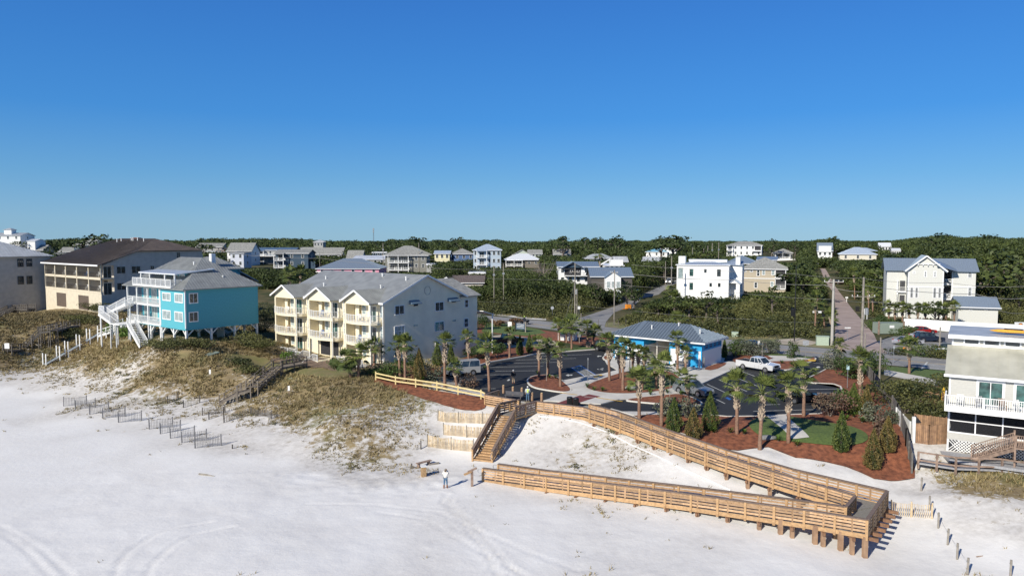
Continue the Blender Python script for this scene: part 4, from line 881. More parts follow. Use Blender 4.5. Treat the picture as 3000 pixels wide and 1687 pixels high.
# far and middle houses ------------------------------------------------------------
FHD=[]
def FH(name,label,p0,p1,eave,ridge,D,dep,wallm,roofm,typ='hip',rot=None,floors=2,fh=2.9,nwin=4,porch=None,rib=.6,ax='x',o=.5,group=None,wins=True,over=None,sidew=1,pane=None,auto=True):
    D0=D
    if auto:
        want=floors*2.9+.9;D=170.
        while D<400 and atD((p0+p1)/2,eave,D)[2]-tz(atD((p0+p1)/2,eave,D)[0],D,False)>want: D+=3
        D=max(D,min(D0,400));pass
    FHD.append((p0,p1,eave,D,D0))
    if rot is None: rot=-.37 if p0>1850 else 0.
    x0,_,ze=atD(p0,eave,D);x1,_,_=atD(p1,eave,D);xm=(x0+x1)/2;w=(x1-x0)/(math.cos(rot)-xm/D*math.sin(rot))
    _,_,zr=atD((p0+p1)/2,ridge,D+dep*.5);gz=tz(xm,D,False)
    if w<0.1: w=5
    o_=min(o,w*.06)
    w-=2*o_
    h=ze-gz;b=B(name,label,'house',(xm,D,gz),rot,group)
    wl=MB().box(-w/2,w/2,0,dep,-1,h);rf=MB();rise=max(.4,zr-ze)
    if typ=='hip': hiproof(rf,-w/2,w/2,0,dep,h,rise,o_,None,rib)
    elif typ=='gable': gableroof(rf,wl,-w/2,w/2,0,dep,h,rise,o_,ax,rib)
    elif typ=='flat': rf.box(-w/2-.2,w/2+.2,-.2,dep+.2,h,h+.35)
    elif typ=='shed': rf.roof([(-w/2-o_,-o_,h),(w/2+o_,-o_,h),(w/2+o_,dep,h+rise),(-w/2-o_,dep,h+rise)],.15,rib)
    wl.obj('wall',wallm,b.t);rf.obj('roof',roofm,b.t)
    MB().box(-w/2-o_-.03,w/2+o_+.03,-o_-.06,-o_,h-.16,h+.04).obj('fascia',trimw,b.t)
    if wins:
        for f in range(floors):
            zt=h-.45-f*fh
            if zt-1.5<0: break
            for i in range(nwin):
                if porch and porch[0]<=(i+.5)/nwin<=porch[1]: continue
                x=-w/2+w*(i+.5)/nwin;b.win('f',0,x-.55,x+.55,zt-1.5,zt,pane=pane or glass,style='h')
            for i in range(sidew):
                y=dep*(i+.5)/sidew;b.win('s' ,w/2,y-.6,y+.6,zt-1.4,zt,pane=glass,style='v')
                b.win('l',-w/2,y-.6,y+.6,zt-1.4,zt,pane=glass,style='v')
    if porch:
        a,c=-w/2+w*porch[0],-w/2+w*porch[1];pd=porch[2] if len(porch)>2 else 1.8
        for f in range(floors):
            z0=h-fh*(f+1)
            if z0<-.2: break
            MB().box(a,c,-pd,0,z0-.15,z0).obj('porch_floor',trimw,b.t)
            rl=MB();railing(rl,(a,-pd+.05,z0),(c,-pd+.05,z0),1.0,.2,2.4,.14,.05,.1);railing(rl,(c,-pd+.05,z0),(c,0,z0),1.0,.2,2.4,.1,.05,.1);rl.obj('porch_railing',white,b.t)
            nd=max(1,int((c-a)/2.6))
            for i in range(nd):
                x=a+(c-a)*(i+.5)/nd;b.win('f',0,x-.9,x+.9,z0+.05,z0+2.15,pane=glass,style='v',name='porch_door')
        ps=MB();n_=max(1,int((c-a)/3))
        for i in range(n_+1):
            x=a+.1+(c-a-.2)*i/n_;ps.box(x-.12,x+.12,-pd,-pd+.24,-1,h)
        ps.each('porch_post',white,b.t)
        MB().roof([(a-.2,-pd-.3,h-.25),(c+.2,-pd-.3,h-.25),(c+.2,.2,h+.2),(a-.2,.2,h+.2)],.12).obj('porch_roof',roofm,b.t)
    b.w=w;b.h=h;b.dep=dep;b.zr=rise
    return b
# left group
b=FH('lookout_house','white house with a rooftop cupola behind the grey building at the far left',-40,62,690,682,275,12,white,roofl,'gable',floors=1)
x=atD(12,690,b.t.location.y)[0];MB().box(x-b.t.location.x-2,x-b.t.location.x+2,3,7,b.h,b.h+3.2).obj('cupola',white,b.t);r=MB();hiproof(r,x-b.t.location.x-2,x-b.t.location.x+2,3,7,b.h+3.2,1,.4);r.obj('cupola_roof',roofl,b.t)
FH('gable_house','grey gabled roof peeking behind the grey stucco building',84,128,733,717,260,10,greyw,roofsh,'gable',floors=1)
FH('hip_roof_house','dark house with a grey hip roof in the trees above the brown roof',214,297,718,700,262,10,navy,roofsh,'hip',floors=1,nwin=5)
FH('low_white_house','low grey white roof in the trees left of the brown roof',170,262,737,724,245,9,white,roofsh,'gable',floors=1)
FH('low_roof_house','long pale low roof behind the top left corner of the brown roof',140,185,752,741,220,10,greyw,roofsh,'gable',floors=1)
FH('grey_gable_house','grey twin gabled house with white gable ends behind the brown roof',573,652,724,712,300,10,greyw,roofsh,'gable',floors=1)
FH('building_under_construction','white blue roofed house with raw orange sheathing beside the large white gable',604,660,738,721,262,9,white,roofb,'hip',floors=1)
b=FH('unfinished_house','unfinished house with orange boarded upper wall and scaffold beams',631,674,733,730,248,8,tile,roofbr,'flat',floors=1,wins=False)
sc_=MB()
for i in range(5): sc_.box(-b.w/2+b.w*i/4-.08,-b.w/2+b.w*i/4+.08,-1.5,-1.35,-2,b.h)
for z_ in(2,4.2,6.4): sc_.box(-b.w/2,b.w/2,-1.5,-1.3,z_,z_+.15)
sc_.obj('scaffold',woodm,b.t);MB().box(-b.w/2-.05,b.w/2+.05,-.1,0,-1,b.h-2.2).obj('lower_wall',tan,b.t)
b=FH('large_white_gable_house','large white house with tall pale roof and steep white gable',662,738,736,711,240,12,white,roofsh,'gable',floors=2,nwin=4)
FH('white_wing_house','white two storey wing with a pair of windows below the pale roof',672,716,742,737,228,9,mat('bluish_white_siding',(.6,.63,.7),.7,var=.05),roofsh,'shed',floors=2,nwin=2)
b=FH('grey_porch_house','grey house with blue metal roof above a long white porch',738,866,733,725,215,10,greyw,roofb,'gable',floors=2,nwin=6,porch=(0.0,.28))
MB().roof([(-b.w/2-1,-3,b.h-2.9),(b.w/2-.5,-3,b.h-2.9),(b.w/2-.5,0,b.h-2.2),(-b.w/2-1,0,b.h-2.2)],.15,.6).obj('lower_porch_roof',roofb,b.t)
st=MB();stairs(st,(-b.w/2-4.5,-4,-1),(-b.w/2-.5,-4,4),1.6,14);st.obj('outside_stairs',white,b.t)
rl=MB()
for s_ in(-.8,.8): railing(rl,(-b.w/2-4.5,-4+s_,-1),(-b.w/2-.5,-4+s_,4),1,.15)
railing(rl,(-b.w/2-.5,-4,4),(b.w/2,-4,4),1,.2);rl.obj('stair_railing',white,b.t);MB().box(-b.w/2-.5,b.w/2,-4.8,-.1,3.8,4).obj('lower_deck',white,b.t)
b=FH('navy_house','dark navy house with grey gable roof and white balconies at its left end',803,906,742,731,200,11,navy,roofsh,'gable',floors=2,nwin=3,porch=(0.0,.3,2.4))
x0=b.w/2;MB().box(x0,x0+2.6,1,8,-1,b.h-3.4).obj('low_wing',navy,b.t)
FH('steep_gable_house','house with pale steep grey roof and small white dormer below the tower',878,1004,745,725,255,11,white,roofsh,'gable',floors=1)
b=FH('square_tower_house','tall pale lookout tower with windows all round and hip roof',917,948,709,702,262,6,greyw,roofl,'hip',floors=1,nwin=3)
FH('low_pale_roof_house','low pale roof left of the lookout tower',876,922,730,724,275,8,white,roofsh,'gable',floors=1)
FH('a_frame_house','steep a-frame roof with white edge beside a long flat white roof',1013,1062,757,733,250,9,white,roofsh,'gable',floors=1,wins=False)
FH('long_white_roof_house','long low house with flat white roof behind the pink house',1030,1150,760,749,238,9,greyw,roofw,'shed',floors=1,nwin=6)
b=FH('pink_house','pink stucco house with blue grey hip roof and white balustrade',924,1114,787,757,175,16,pink,mat('faded_blue_roof',(.27,.33,.40),.35,.3,var=.1),'hip',floors=1,nwin=6)
rl=MB();rl.box(-b.w/2,-b.w/2+6.5,-1.6,-1.4,b.h-1.2,b.h-.9)
for i in range(16): rl.box(-b.w/2+.2+i*.4,-b.w/2+.4+i*.4,-1.6,-1.4,b.h-2,b.h-1.2)
rl.obj('balustrade',white,b.t)
FH('flat_roofed_house','dark low house with thin white roof edge in front of the far trees',1088,1142,740,735,290,8,navy,roofw,'flat',floors=1)
b=FH('grey_hip_house','tall grey house with wide hip roof and open dark balconies',1122,1256,748,720,190,13,mat('warm_grey_siding',(.20,.20,.175),.7,var=.06,stripe=(2,.2,.9)),roofsh,'hip',floors=2,nwin=6,porch=(.08,.58,2.0),o=.9)
FH('carport','low flat white carport roof beside the grey hip roofed house',1248,1276,775,771,195,5,greyw,roofw,'flat',floors=1,wins=False)
b=FH('pale_yellow_house','small pale yellow house with white roof and outside stairs in the trees',1270,1320,743,734,250,8,paleyel,mat('pale_blue_roof',(.5,.58,.68),.4,.2),'gable',floors=2,nwin=3)
st=MB();stairs(st,(-1,-4,0),(-1,-.2,b.h-3.4),2,12);st.obj('outside_stairs',white,b.t)
FH('blue_cottage','cottage with blue grey walls and grey hip roof left of the pale blue tower house',1326,1392,744,728,245,10,mat('medium_blue_siding',(.12,.2,.36),.7),roofsh,'hip',floors=2,nwin=3,rot=.2)
b=FH('pale_blue_house','tall pale blue three storey house with pale hip roof and white balconies',1383,1471,733,715,215,10,greybl,mat('pale_blue_roof',(.5,.58,.68),.4,.2),'hip',floors=3,nwin=6,porch=(.12,.5,1.6))
b=FH('white_pyramid_roof_house','square house with bright white pyramid roof above brown grey walls',1476,1585,761,743,185,11,mat('brown_grey_siding',(.19,.17,.14),.75,var=.06,stripe=(2,.22,.85)),roofw,'hip',floors=1,nwin=5,o=.9,porch=(0,.5,1.4))
FH('pale_green_cottage','pale green gabled cottage behind the white pyramid roof',1498,1562,747,731,225,10,palegreen,roofsh,'gable',floors=1,ax='y',nwin=4)
FH('grey_roof_extension','grey ridge roof with white chimney behind the white pyramid roof',1545,1590,743,731,232,9,palegreen,roofsh,'gable',floors=1)
FH('small_grey_roof_house','plain grey pitched roof alone among the dark trees',1620,1674,745,730,250,10,greyw,roofsh,'gable',floors=1)
b=FH('white_balcony_house','white house with dark balcony under a centre gable and blue roof',1632,1757,781,766,236,11,white,mat('slate_roof',(.20,.26,.34),.4,.2,var=.1),'gable',floors=2,nwin=5,auto=False)
g_=MB();wg=MB();gableroof(g_,wg,-5.4,1.6,-1.6,5,b.h-.3,1.9,.3,'y',.6);g_.obj('gable_roof',MATS['slate_roof'],b.t)
MB().prism([(-5.4,-1.0,b.h-.3),(1.6,-1.0,b.h-.3),(-1.9,-1.0,b.h+1.3)],(0,.1,0)).obj('gable_panel',navy,b.t)
MB().box(-4.4,.8,-.08,-.0,b.h-2.7,b.h-.4).obj('balcony_shade_panel',dark,b.t);MB().box(-4.6,3.2,-1.7,0,b.h-3.0,b.h-2.8).obj('balcony_floor',white,b.t)  # flat dark panel on the wall: balcony shade put into its colour
rl=MB();railing(rl,(-4.6,-1.65,b.h-2.8),(3.2,-1.65,b.h-2.8),1,.25);rl.obj('balcony_railing',dark,b.t)
b=FH('grey_gabled_house','grey roofed house with narrow white gable standing forward of its wings',1728,1857,810,783,214,12,mat('dark_bronze_siding',(.09,.08,.07),.8),mat('slate_roof',(.20,.26,.34)),'gable',floors=1,wins=False,auto=False)
x0=atD(1773,800,212)[0]-b.t.location.x;x1=atD(1819,800,212)[0]-b.t.location.x
wg=MB().box(x0,x1,-2.2,0,-2,b.h);g_=MB();gableroof(g_,wg,x0,x1,-2.2,5,b.h,1.6,.3,'y',.6);wg.obj('front_gable_wall',white,b.t);g_.obj('front_gable_roof',MATS['slate_roof'],b.t)
for i in range(3):
    xx=x0+.4+i*1.4
    for z_ in(b.h-2.2,b.h-4.8): b.win('f',-2.2,xx,xx+1.1,z_-.9,z_+.9,pane=glassb,style='g',fr=white)
b=FH('roof_deck_house','white house with sloping roof and an outside stair up to a white rooftop deck',1770,1830,778,772,200,9,white,roofw,'shed',floors=1)
MB().box(-1.5,3.6,1,5,b.h,b.h+2.3).obj('stair_tower',white,b.t);rl=MB();railing(rl,(-1.5,1,b.h+2.3),(3.6,1,b.h+2.3),1,.3);rl.bar((-6,1,b.h),(-1.5,1,b.h+2.6),.15,.5);rl.obj('roof_railing',white,b.t)
FH('spread_roof_house','spread out house with several light grey hip roofs beyond the palm',1712,1800,757,742,225,11,greyw,roofl,'hip',floors=1)
FH('light_roof_wing','light metal roof wing with dark edge right of the palm',1798,1842,766,751,215,9,greyw,roofl,'gable',floors=1)
FH('grey_half_hidden_house','grey roof half hidden by oaks left of the side street',1876,1932,775,752,205,10,navy,roofl,'gable',floors=1)
b=FH('blue_roof_house','white house with bright sky blue hip roof in the woods',1890,1957,738,727,260,10,white,roofsky,'hip',floors=1,nwin=3)
b=FH('small_lookout_tower_house','small white lookout tower with grey cap beside the sky blue roof',1942,1966,721,714,264,5,white,roofsh,'hip',floors=1,nwin=3)
rl=MB();rl.box(b.w/2,b.w/2+3,0,3,b.h-4,b.h-2.2);railing(rl,(b.w/2,0,b.h-2.2),(b.w/2+3,0,b.h-2.2),1,.2);rl.obj('balcony',white,b.t)
# modern white house
D0=205
b=FH('modern_white_house','big plain white modern house with small dark windows and raised roof corners',1979,2138,776,763,D0,13,white,mat('pale_blue_grey_roof',(.36,.42,.50),.35,.2,var=.06),'hip',floors=0,wins=False,rib=.6,o=.3,auto=False)
WH=b
def wpx2(b,a,c,bb,dd,**k): b.wpx('f',0,a,c,bb,dd,**k)
cz=lambda q:1950+q/5.152
for a,c,bb,dd,pn in((362,658,418,764,glassg),(582,660,618,714,glass),(776,665,832,770,glass),(360,866,414,970,glassg),(662,870,698,924,glass),(790,872,828,928,glass)):
    WH.wpx('f',0,cz(a),660+c/5.152,cz(bb),660+dd/5.152,pane=pn,style='h' if dd-c>80 else 'n',fw=.07,fr=dark)
WH.wpx('f',0,cz(188),660+640/5.152,cz(264),660+800/5.152,pane=glassb,style='n',fr=stucco,name='corner_opening')
h=WH.h;MB().box(-WH.w/2-.05,WH.w/2+.05,-.08,0,h-4.0,h-3.85).box(-WH.w/2-.05,WH.w/2+.05,-.08,0,h-7.6,h-7.5).obj('band_course',trimw,WH.t)
MB().box(-WH.w/2,-WH.w/2+1.9,3,5,h,h+2.3).box(WH.w/2+1.4,WH.w/2+2.6,5,9,h-.5,h+2.1).obj('parapet',white,WH.t)
MB().box(-WH.w/2+2.5,WH.w/2-1,5.5,8,h+.6,h+1.35).obj('roof_terrace',roofw,WH.t)
MB().box(WH.w/2,WH.w/2+3.2,5,13,-1,h-.3).obj('side_wing',white,WH.t)
MB().roof([(WH.w/2-.3,4.5,h),(WH.w/2+3.4,4.5,h-.2),(WH.w/2+3.4,9,h+.9),(WH.w/2-.3,9,h+.9)],.15,.6).obj('side_roof',MATS['pale_blue_grey_roof'],WH.t)
MB().box(WH.w/2-.1,WH.w/2+2.9,1,4.8,-1,1.9).box(WH.w/2+1.9,WH.w/2+2.9,1,2.2,1.9,h-5).box(WH.w/2-.1,WH.w/2+2.9,4,4.8,1.9,h-5).obj('entrance_porch',white,WH.t)
g_=MB();gw=MB();gableroof(g_,gw,WH.w/2-.1,WH.w/2+2.9,.8,5,h-5,1.1,.25,'y',.5);g_.obj('porch_gable_roof',MATS['pale_blue_grey_roof'],WH.t);gw.obj('porch_gable',white,WH.t)
MB().box(WH.w/2+.1,WH.w/2+1.7,1.0,1.1,-1,1.2).obj('garage_opening',dark,WH.t)
# tan house
b=FH('tan_house','two storey tan house with grey shingle hip roof and white corner porches',2166,2308,788,753,226,13,tan,roofsh,'hip',floors=0,wins=False,o=.6,auto=False)
TN=b
for a,c,bb,dd in((1172,662,1218,706),(1272,662,1320,706),(1374,668,1422,768),(1454,668,1504,750),(1596,672,1648,752),(1334,858,1388,946),(1580,846,1634,930)): TN.wpx('f',0,cz(a),660+c/5.152,cz(bb),660+dd/5.152,pane=glassb if a>1400 else glass,style='h',fw=.16)
h=TN.h;w=TN.w/2;MB().box(-w,w,-.1,0,h-3.05,h-2.8).obj('band_course',trimw,TN.t)
for z0,z1 in((h-2.7,h),(h-5.9,h-3.1)):
    MB().box(w-2.9,w-.1,-.12,-.02,z0,z1-.1).obj('porch_shade_panel',dark,TN.t);rl=MB();railing(rl,(w-3,-.2,z0),(w,-.2,z0),1,.12);rl.box(w-3.1,w-2.9,-.3,-.1,z0-.3,z1);rl.box(w-.15,w+.05,-.3,-.1,z0-.3,z1);rl.box(w-3.1,w+.05,-.3,0,z0-.3,z0);rl.obj('porch_rail',white,TN.t)  # flat dark sheets on the wall carry the porch shade in their colour
FH('blue_hip_roof_house','broad blue grey hip roof directly behind the modern white house',2118,2222,772,748,245,13,greyw,MATS['slate_roof'],'hip',floors=1)
FH('low_blue_roof_house','low pale blue metal roof between the white three storey house and the pavilion',2215,2278,762,752,250,8,greyw,MATS['faded_blue_roof'],'shed',floors=1)
b=FH('white_three_storey_house','white three storey house with grey roof and corner porches on the skyline',2127,2234,719,707,300,12,white,roofsh,'hip',floors=2,nwin=6,porch=(.0,.18,1.6))
MB().box(-b.w/2+b.w*.75,b.w/2,-1.6,0,b.h-3.2,b.h-3).box(b.w/2-.3,b.w/2,-1.6,-1.3,-1,b.h).obj('corner_porch',white,b.t);MB().box(b.w/2-3.6,b.w/2-.4,-.1,-.02,b.h-2.6,b.h-.4).obj('porch_shade_panel',dark,b.t)  # dark sheet painted as the shade inside the corner porch
FH('green_trim_house','grey hipped house with pale green lower wall beside the white three storey house',2196,2233,728,711,308,10,palegreen,roofsh,'hip',floors=1)
b=FH('pavilion_house','small house with white posts, grey hip roof and open pale porch',2263,2324,741,728,262,9,greyw,roofsh,'hip',floors=1,nwin=3,porch=(.1,.9,2.4))
MB().box(-b.w/2-2,b.w/2+1.5,-5,-4.8,-1,b.h-3.0).obj('garden_wall',white,b.t)
b=FH('white_dormer_house','white house with tall blue grey roof and dormer at the top of the street',2393,2441,735,711,330,10,white,MATS['faded_blue_roof'],'gable',floors=2,nwin=3)
MB().box(-2.6,2.6,-.5,3,b.h-.5,b.h+2.2).obj('dormer',white,b.t)
b=FH('cream_house','broad cream house with large pale blue roofs on the hill',2456,2571,745,724,270,13,mat('cream_siding_plain',(.66,.62,.52),.7),MATS['pale_blue_roof'],'hip',floors=1,nwin=3)
r=MB();hiproof(r,-4,8,4,12,b.h+1.6,1.3,.4);r.obj('upper_roof',MATS['pale_blue_roof'],b.t)
FH('house_in_trees','white house mostly hidden by trees on the right hill',2574,2612,722,711,300,8,white,roofw,'gable',floors=1)
FH('hidden_white_house','small white gable end deep in the trees on the right hill',2612,2640,734,727,290,7,white,roofw,'gable',floors=1)
FH('red_roof_house','tiny orange red roof far away in the left woods',380,398,699,696,620,9,white,tile,'gable',floors=1,wins=False)
FH('pale_roof_house','tiny pale roof far away in the left woods',78,104,706,700,520,9,white,roofw,'gable',floors=1,wins=False)
FH('shingle_roof_house','low house with brown shingle roof half sunk in scrub behind the condominium',1320,1420,828,806,235,14,stucco,mat('brown_shingle_roof',(.15,.12,.11),.9,noise=(.10,.08,.075),nscale=2),'gable',floors=1,wins=False)
b=FH('barn_roof_shed','white shed with a rounded barn roof and white trim behind the utility pole',1284,1320,828,813,228,7,white,white,'gable',floors=1,ax='y',nwin=2)
FH('flat_white_roof_shed','flat white roof in the scrub above the brown shingle roof',1370,1424,800,795,265,7,white,roofw,'flat',floors=1,wins=False)
# greige gabled house on the right
D0=168
GR=B('greige_gable_house','tall pale greige house with blue grey roofs, front gable and white grid windows','house',(atD(2714,900,D0)[0],D0,3.6),-.40)
def gx(px,py,D=D0):
    return GR.front(D-D0,px,py)
xl,_=gx(2661,800);xr,ze=gx(2766,791);_,zap=gx(2714,749)
w_=MB().box(xl,xr,0,10,-1,ze);g_=MB();gableroof(g_,w_,xl,xr,0,9,ze,zap-ze,.6,'y',.5);
x0,_=gx(2599,795,172);x1,ze2=gx(2860,792,172);_,zr2=gx(2700,757,176)
w_.box(x0+2.6,xl,4,14,-1,ze2);w_.box(x0,x0+2.6,4,14,-1,ze2);w_.box(xr,x1-4.5,7,14,-1,ze2);w_.box(x1-4.5,x1,4,14,-1,ze2)
w_.obj('wall',greige,GR.t)
gt=MB();gableroof(g_,gt,x0,x1,4,14,ze2,zr2-ze2,.6,'x',.5);g_.roof([(xr-1.5,-1,zap-2.2),(xr-1.5,6,zap-.9),(x1-4,6,ze2+.5),(x1-4,1.6,ze2-.2)],.12)
g_.obj('roof',MATS['faded_blue_roof'],GR.t);gt.obj('gable_wall',greige,GR.t)
tr=MB();tr.box(xl-.1,xr+.1,-.08,0,ze-4.1,ze-3.85).box(xl-.1,xr+.1,-.08,0,ze-9.4,ze-9.2)
for x in(xl,xr-.2): tr.box(x,x+.2,-.06,0,-1,ze)
tr.bar((xl-.7,-.65,ze-.35),((xl+xr)/2,-.65,zap-.05),.06,.3);tr.bar((xr+.7,-.65,ze-.35),((xl+xr)/2,-.65,zap-.05),.06,.3)
tr.box(x1-4.6,x1+.05,3.9,4,ze2-4,ze2-3.8);tr.obj('trim',trimw,GR.t)
br=MB();br.box(-2.4,2.4,-.5,-.4,zap-1.9,zap-1.8)
for i in range(5): br.box(-2.1+i*1.0,-1.95+i*1.0,-.5,-.05,zap-2.3,zap-1.9)
br.obj('gable_bracket',trimw,GR.t)
def qx(q): return 2200+q/3.22
def qy(q): return 650+q/3.22
for a,c,bb,dd,stl in((1525,465,1552,492,'g'),(1632,465,1660,520,'g'),(1722,465,1750,522,'g'),(1498,615,1535,718,'g'),(1545,615,1580,718,'g'),(1715,615,1752,720,'g'),(1762,615,1798,720,'g'),(1535,800,1575,830,'n'),(1640,805,1680,830,'n')):
    GR.wpx('f',0,qx(a),qy(c),qx(bb),qy(dd),pane=glass,style=stl,fw=.14)
for a,c,bb,dd in((2045,465,2088,528),(2045,605,2085,700)): GR.wpx('f',4,qx(a),qy(c),qx(bb),qy(dd),pane=glass,style='g',fw=.14)
for z0 in(ze2-3.2,ze2-6.7):
    MB().box(xr,x1-4.5,4.2,7,z0-.25,z0).obj('balcony_floor',trimw,GR.t);rl=MB()
    n=2;Lx=(x1-4.5-xr)
    for i in range(n):
        a=xr+Lx*i/n;c=xr+Lx*(i+1)/n;rl.bar((a,4.3,z0+.1),(c,4.3,z0+1.0),.06,.1);rl.bar((a,4.3,z0+1.0),(c,4.3,z0+.1),.06,.1);rl.box(c-.06,c+.06,4.24,4.36,z0,z0+1.05)
    rl.box(xr,x1-4.5,4.25,4.35,z0+1,z0+1.1);rl.obj('cross_railing',white,GR.t)
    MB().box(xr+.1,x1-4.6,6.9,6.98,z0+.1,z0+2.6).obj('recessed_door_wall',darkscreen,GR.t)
MB().box(x1-4.75,x1-4.5,4.1,4.4,-1,ze2).obj('porch_post',white,GR.t)
for z0 in(ze2-8.6,ze2-5.2): 
    MB().box(x0+2.8,xl-.2,3.92,3.98,z0,z0+2.5).obj('porch_shade_panel',darkscreen,GR.t);rl=MB();railing(rl,(x0+2.2,3.5,z0),(xl,3.5,z0),1,.15);rl.box(x0+2.1,x0+2.4,3.3,3.6,-1,z0+2.7);rl.box(x0+2,xl,3.3,4,z0-.25,z0);rl.obj('porch_rail',white,GR.t)  # thin dark sheet stands for the shade at the back of the porch
# greige garage, white garden wall
b=FH('greige_garage','small pale greige garage with blue grey roof behind the white wall',2800,2932,900,868,160,8,greige,MATS['faded_blue_roof'],'gable',floors=1,nwin=0,o=.6,auto=False)
for a in(2055,2203): b.wpx('f',0,qx(a),qy(808),qx(a+34),qy(836),style='g',fw=.12)
# ---------------------------------------------------------------- timber boardwalk, stairs and ramps
BW=thing('beach_boardwalk','new golden pine boardwalk with stairs and long switchback ramp down to the sand','boardwalk',(0,0,0))
def u3(u,v,z): a,b=uv2(u,v);return Vector((a,b,z))
_np=[0]
def brail(pts,h=1.1,fascia=True,sp=2.15,boards=(.26,.50,.74,.98),bm_=None,inner=False,stair=False):
    """board railing along deck-edge points: each post its own part"""
    bd=MB();cp_m=MB();fs=MB();L=[0]
    for a,b in zip(pts[:-1],pts[1:]): L.append(L[-1]+(b-a).length)
    n=max(1,round(L[-1]/sp))
    def P(s):
        for i in range(len(pts)-1):
            if s<=L[i+1]+1e-6: return pts[i].lerp(pts[i+1],(s-L[i])/(L[i+1]-L[i]))
        return pts[-1]
    for a,b in zip(pts[:-1],pts[1:]):
        d=(b-a).normalized();r=Vector((d.y,-d.x,0)).normalized()
        for k in boards: bd.bar(a+Vector((0,0,k)),b+Vector((0,0,k)),.045,.15 if k!=boards[-1] else .19)
        cp_m.bar(a+Vector((0,0,h+.02)),b+Vector((0,0,h+.02)),.26,.06)
        if fascia: fs.bar(a+Vector((0,0,-.1)),b+Vector((0,0,-.1)),.06,.32)
        m=max(1,round((b-a).length/sp*1.0))
        for i in range(m):
            q=a.lerp(b,(i+.5)/m)
            bd.bar(q+Vector((0,0,.1)),q+Vector((0,0,h)),.09,.11)
    bd.obj('railing_boards',bm_ or woodr,BW);cp_m.obj('cap_rail',woodcap,BW)
    if fascia: fs.obj('fascia_board',woodn,BW)
    for i in range(n+1):
        q=P(L[-1]*i/n);e=P(min(L[-1],L[-1]*i/n+.05))-P(max(0,L[-1]*i/n-.05));a=math.atan2(e.y,e.x)
        gz=tz(q.x,q.y)
        j_=.075+jit();m=MB();m.box(-j_,j_,-j_,j_,-.35,h-.02-jit());o=m.obj('post',woodn,BW);o.location=q;o.rotation_euler=(0,0,a)
def deck(near,far,dm=None,beams=True):
    m=MB()
    for i in range(len(near)-1):
        a,b,c,d_=near[i],near[i+1],far[i+1],far[i];m.add([a,b,c,d_]+[p-Vector((0,0,.1)) for p in(a,b,c,d_)],[(3,2,1,0),(4,5,6,7),(0,1,5,4),(1,2,6,5),(2,3,7,6),(3,0,4,7)])
    m.obj('deck',dm or deckg,BW)
    if beams:
        bm2=MB();pl=MB()
        for i in range(len(near)-1):
            L_=(near[i+1]-near[i]).length;n=max(1,round(L_/2.3))
            for k in range(n):
                a=near[i].lerp(near[i+1],(k+.5)/n);b=far[i].lerp(far[i+1],(k+.5)/n);e=(b-a).normalized()*.35
                bm2.bar(a-e-Vector((0,0,.36)),b+e-Vector((0,0,.36)),.18,.22)
                for q in(a-e*.2,b+e*.2):
                    g=tz(q.x,q.y);
                    if q.z-.4>g: pl.box(q.x-.13,q.x+.13,q.y-.13,q.y+.13,g-.4,q.z-.3)
        bm2.obj('cross_beams',mat('dark_brown_timber',(.24,.13,.07),.85,noise=(.15,.08,.05)),BW)
        if pl.v: pl.each('pile',mat('brown_pile_timber',(.36,.23,.14),.85,noise=(.26,.16,.10),nscale=2),BW)
UN=[u3(-46.7,62.9,3.3),u3(-41.3,63.9,3.25),u3(-38.2,63.4,3.1),u3(-34.9,62.5,2.9),u3(-30.6,61.1,2.65),u3(-24.9,59.7,2.3),u3(-19,58.8,1.95),u3(-13.4,58.3,1.6)]
UF=[u3(-46.2,65.4,3.3),u3(-41.6,65.6,3.25),u3(-37.9,65.0,3.1),u3(-34.5,64.0,2.9),u3(-30.2,62.7,2.65),u3(-24.6,61.4,2.3),u3(-18.8,60.7,1.95),u3(-11.8,61.2,1.5)]
deck(UN,UF);brail(UN);brail(UF[1:],fascia=True)
RN=[u3(-11.6,54.0,1.5),u3(-15.4,53.9,1.28),u3(-24.7,52.7,.85),u3(-32.2,51.3,.55),u3(-37.5,50.2,.35),u3(-42.5,49.2,.2)]
RF=[u3(-13.4,55.7,1.5),u3(-16.0,55.7,1.3),u3(-25,54.4,.85),u3(-32.0,53.0,.55),u3(-37.2,51.9,.35),u3(-42.2,51.0,.2)]
deck(RN,RF);brail(RN);brail(RF,fascia=False)
deck([u3(-13.4,54.0,1.49),u3(-11.6,54.0,1.49)],[u3(-13.4,61.2,1.49),u3(-11.8,61.2,1.49)],beams=False)
brail([u3(-13.4,58.3,1.55),u3(-13.4,55.7,1.5)],fascia=False,sp=1.3)
brail([u3(-11.8,61.2,1.5),u3(-11.6,54.0,1.5)],sp=1.8)
b2=MB();pl=MB()
for i in range(7):
    v_=54.3+i*1.08;b2.bar(u3(-13.2,v_,1.2),u3(-10.9,v_,1.2),.16,.24)
for u__,v_ in((-11.7,54.05),(-13.3,54.05),(-15.0,53.9),(-17.4,53.7),(-11.8,57.6),(-11.8,61.1)):
    q=u3(u__,v_,0);g=tz(q.x,q.y);pl.box(q.x-.15,q.x+.15,q.y-.15,q.y+.15,g-.4,1.35)
b2.obj('cross_beams',MATS['dark_brown_timber'],BW);pl.each('pile',MATS['brown_pile_timber'],BW)
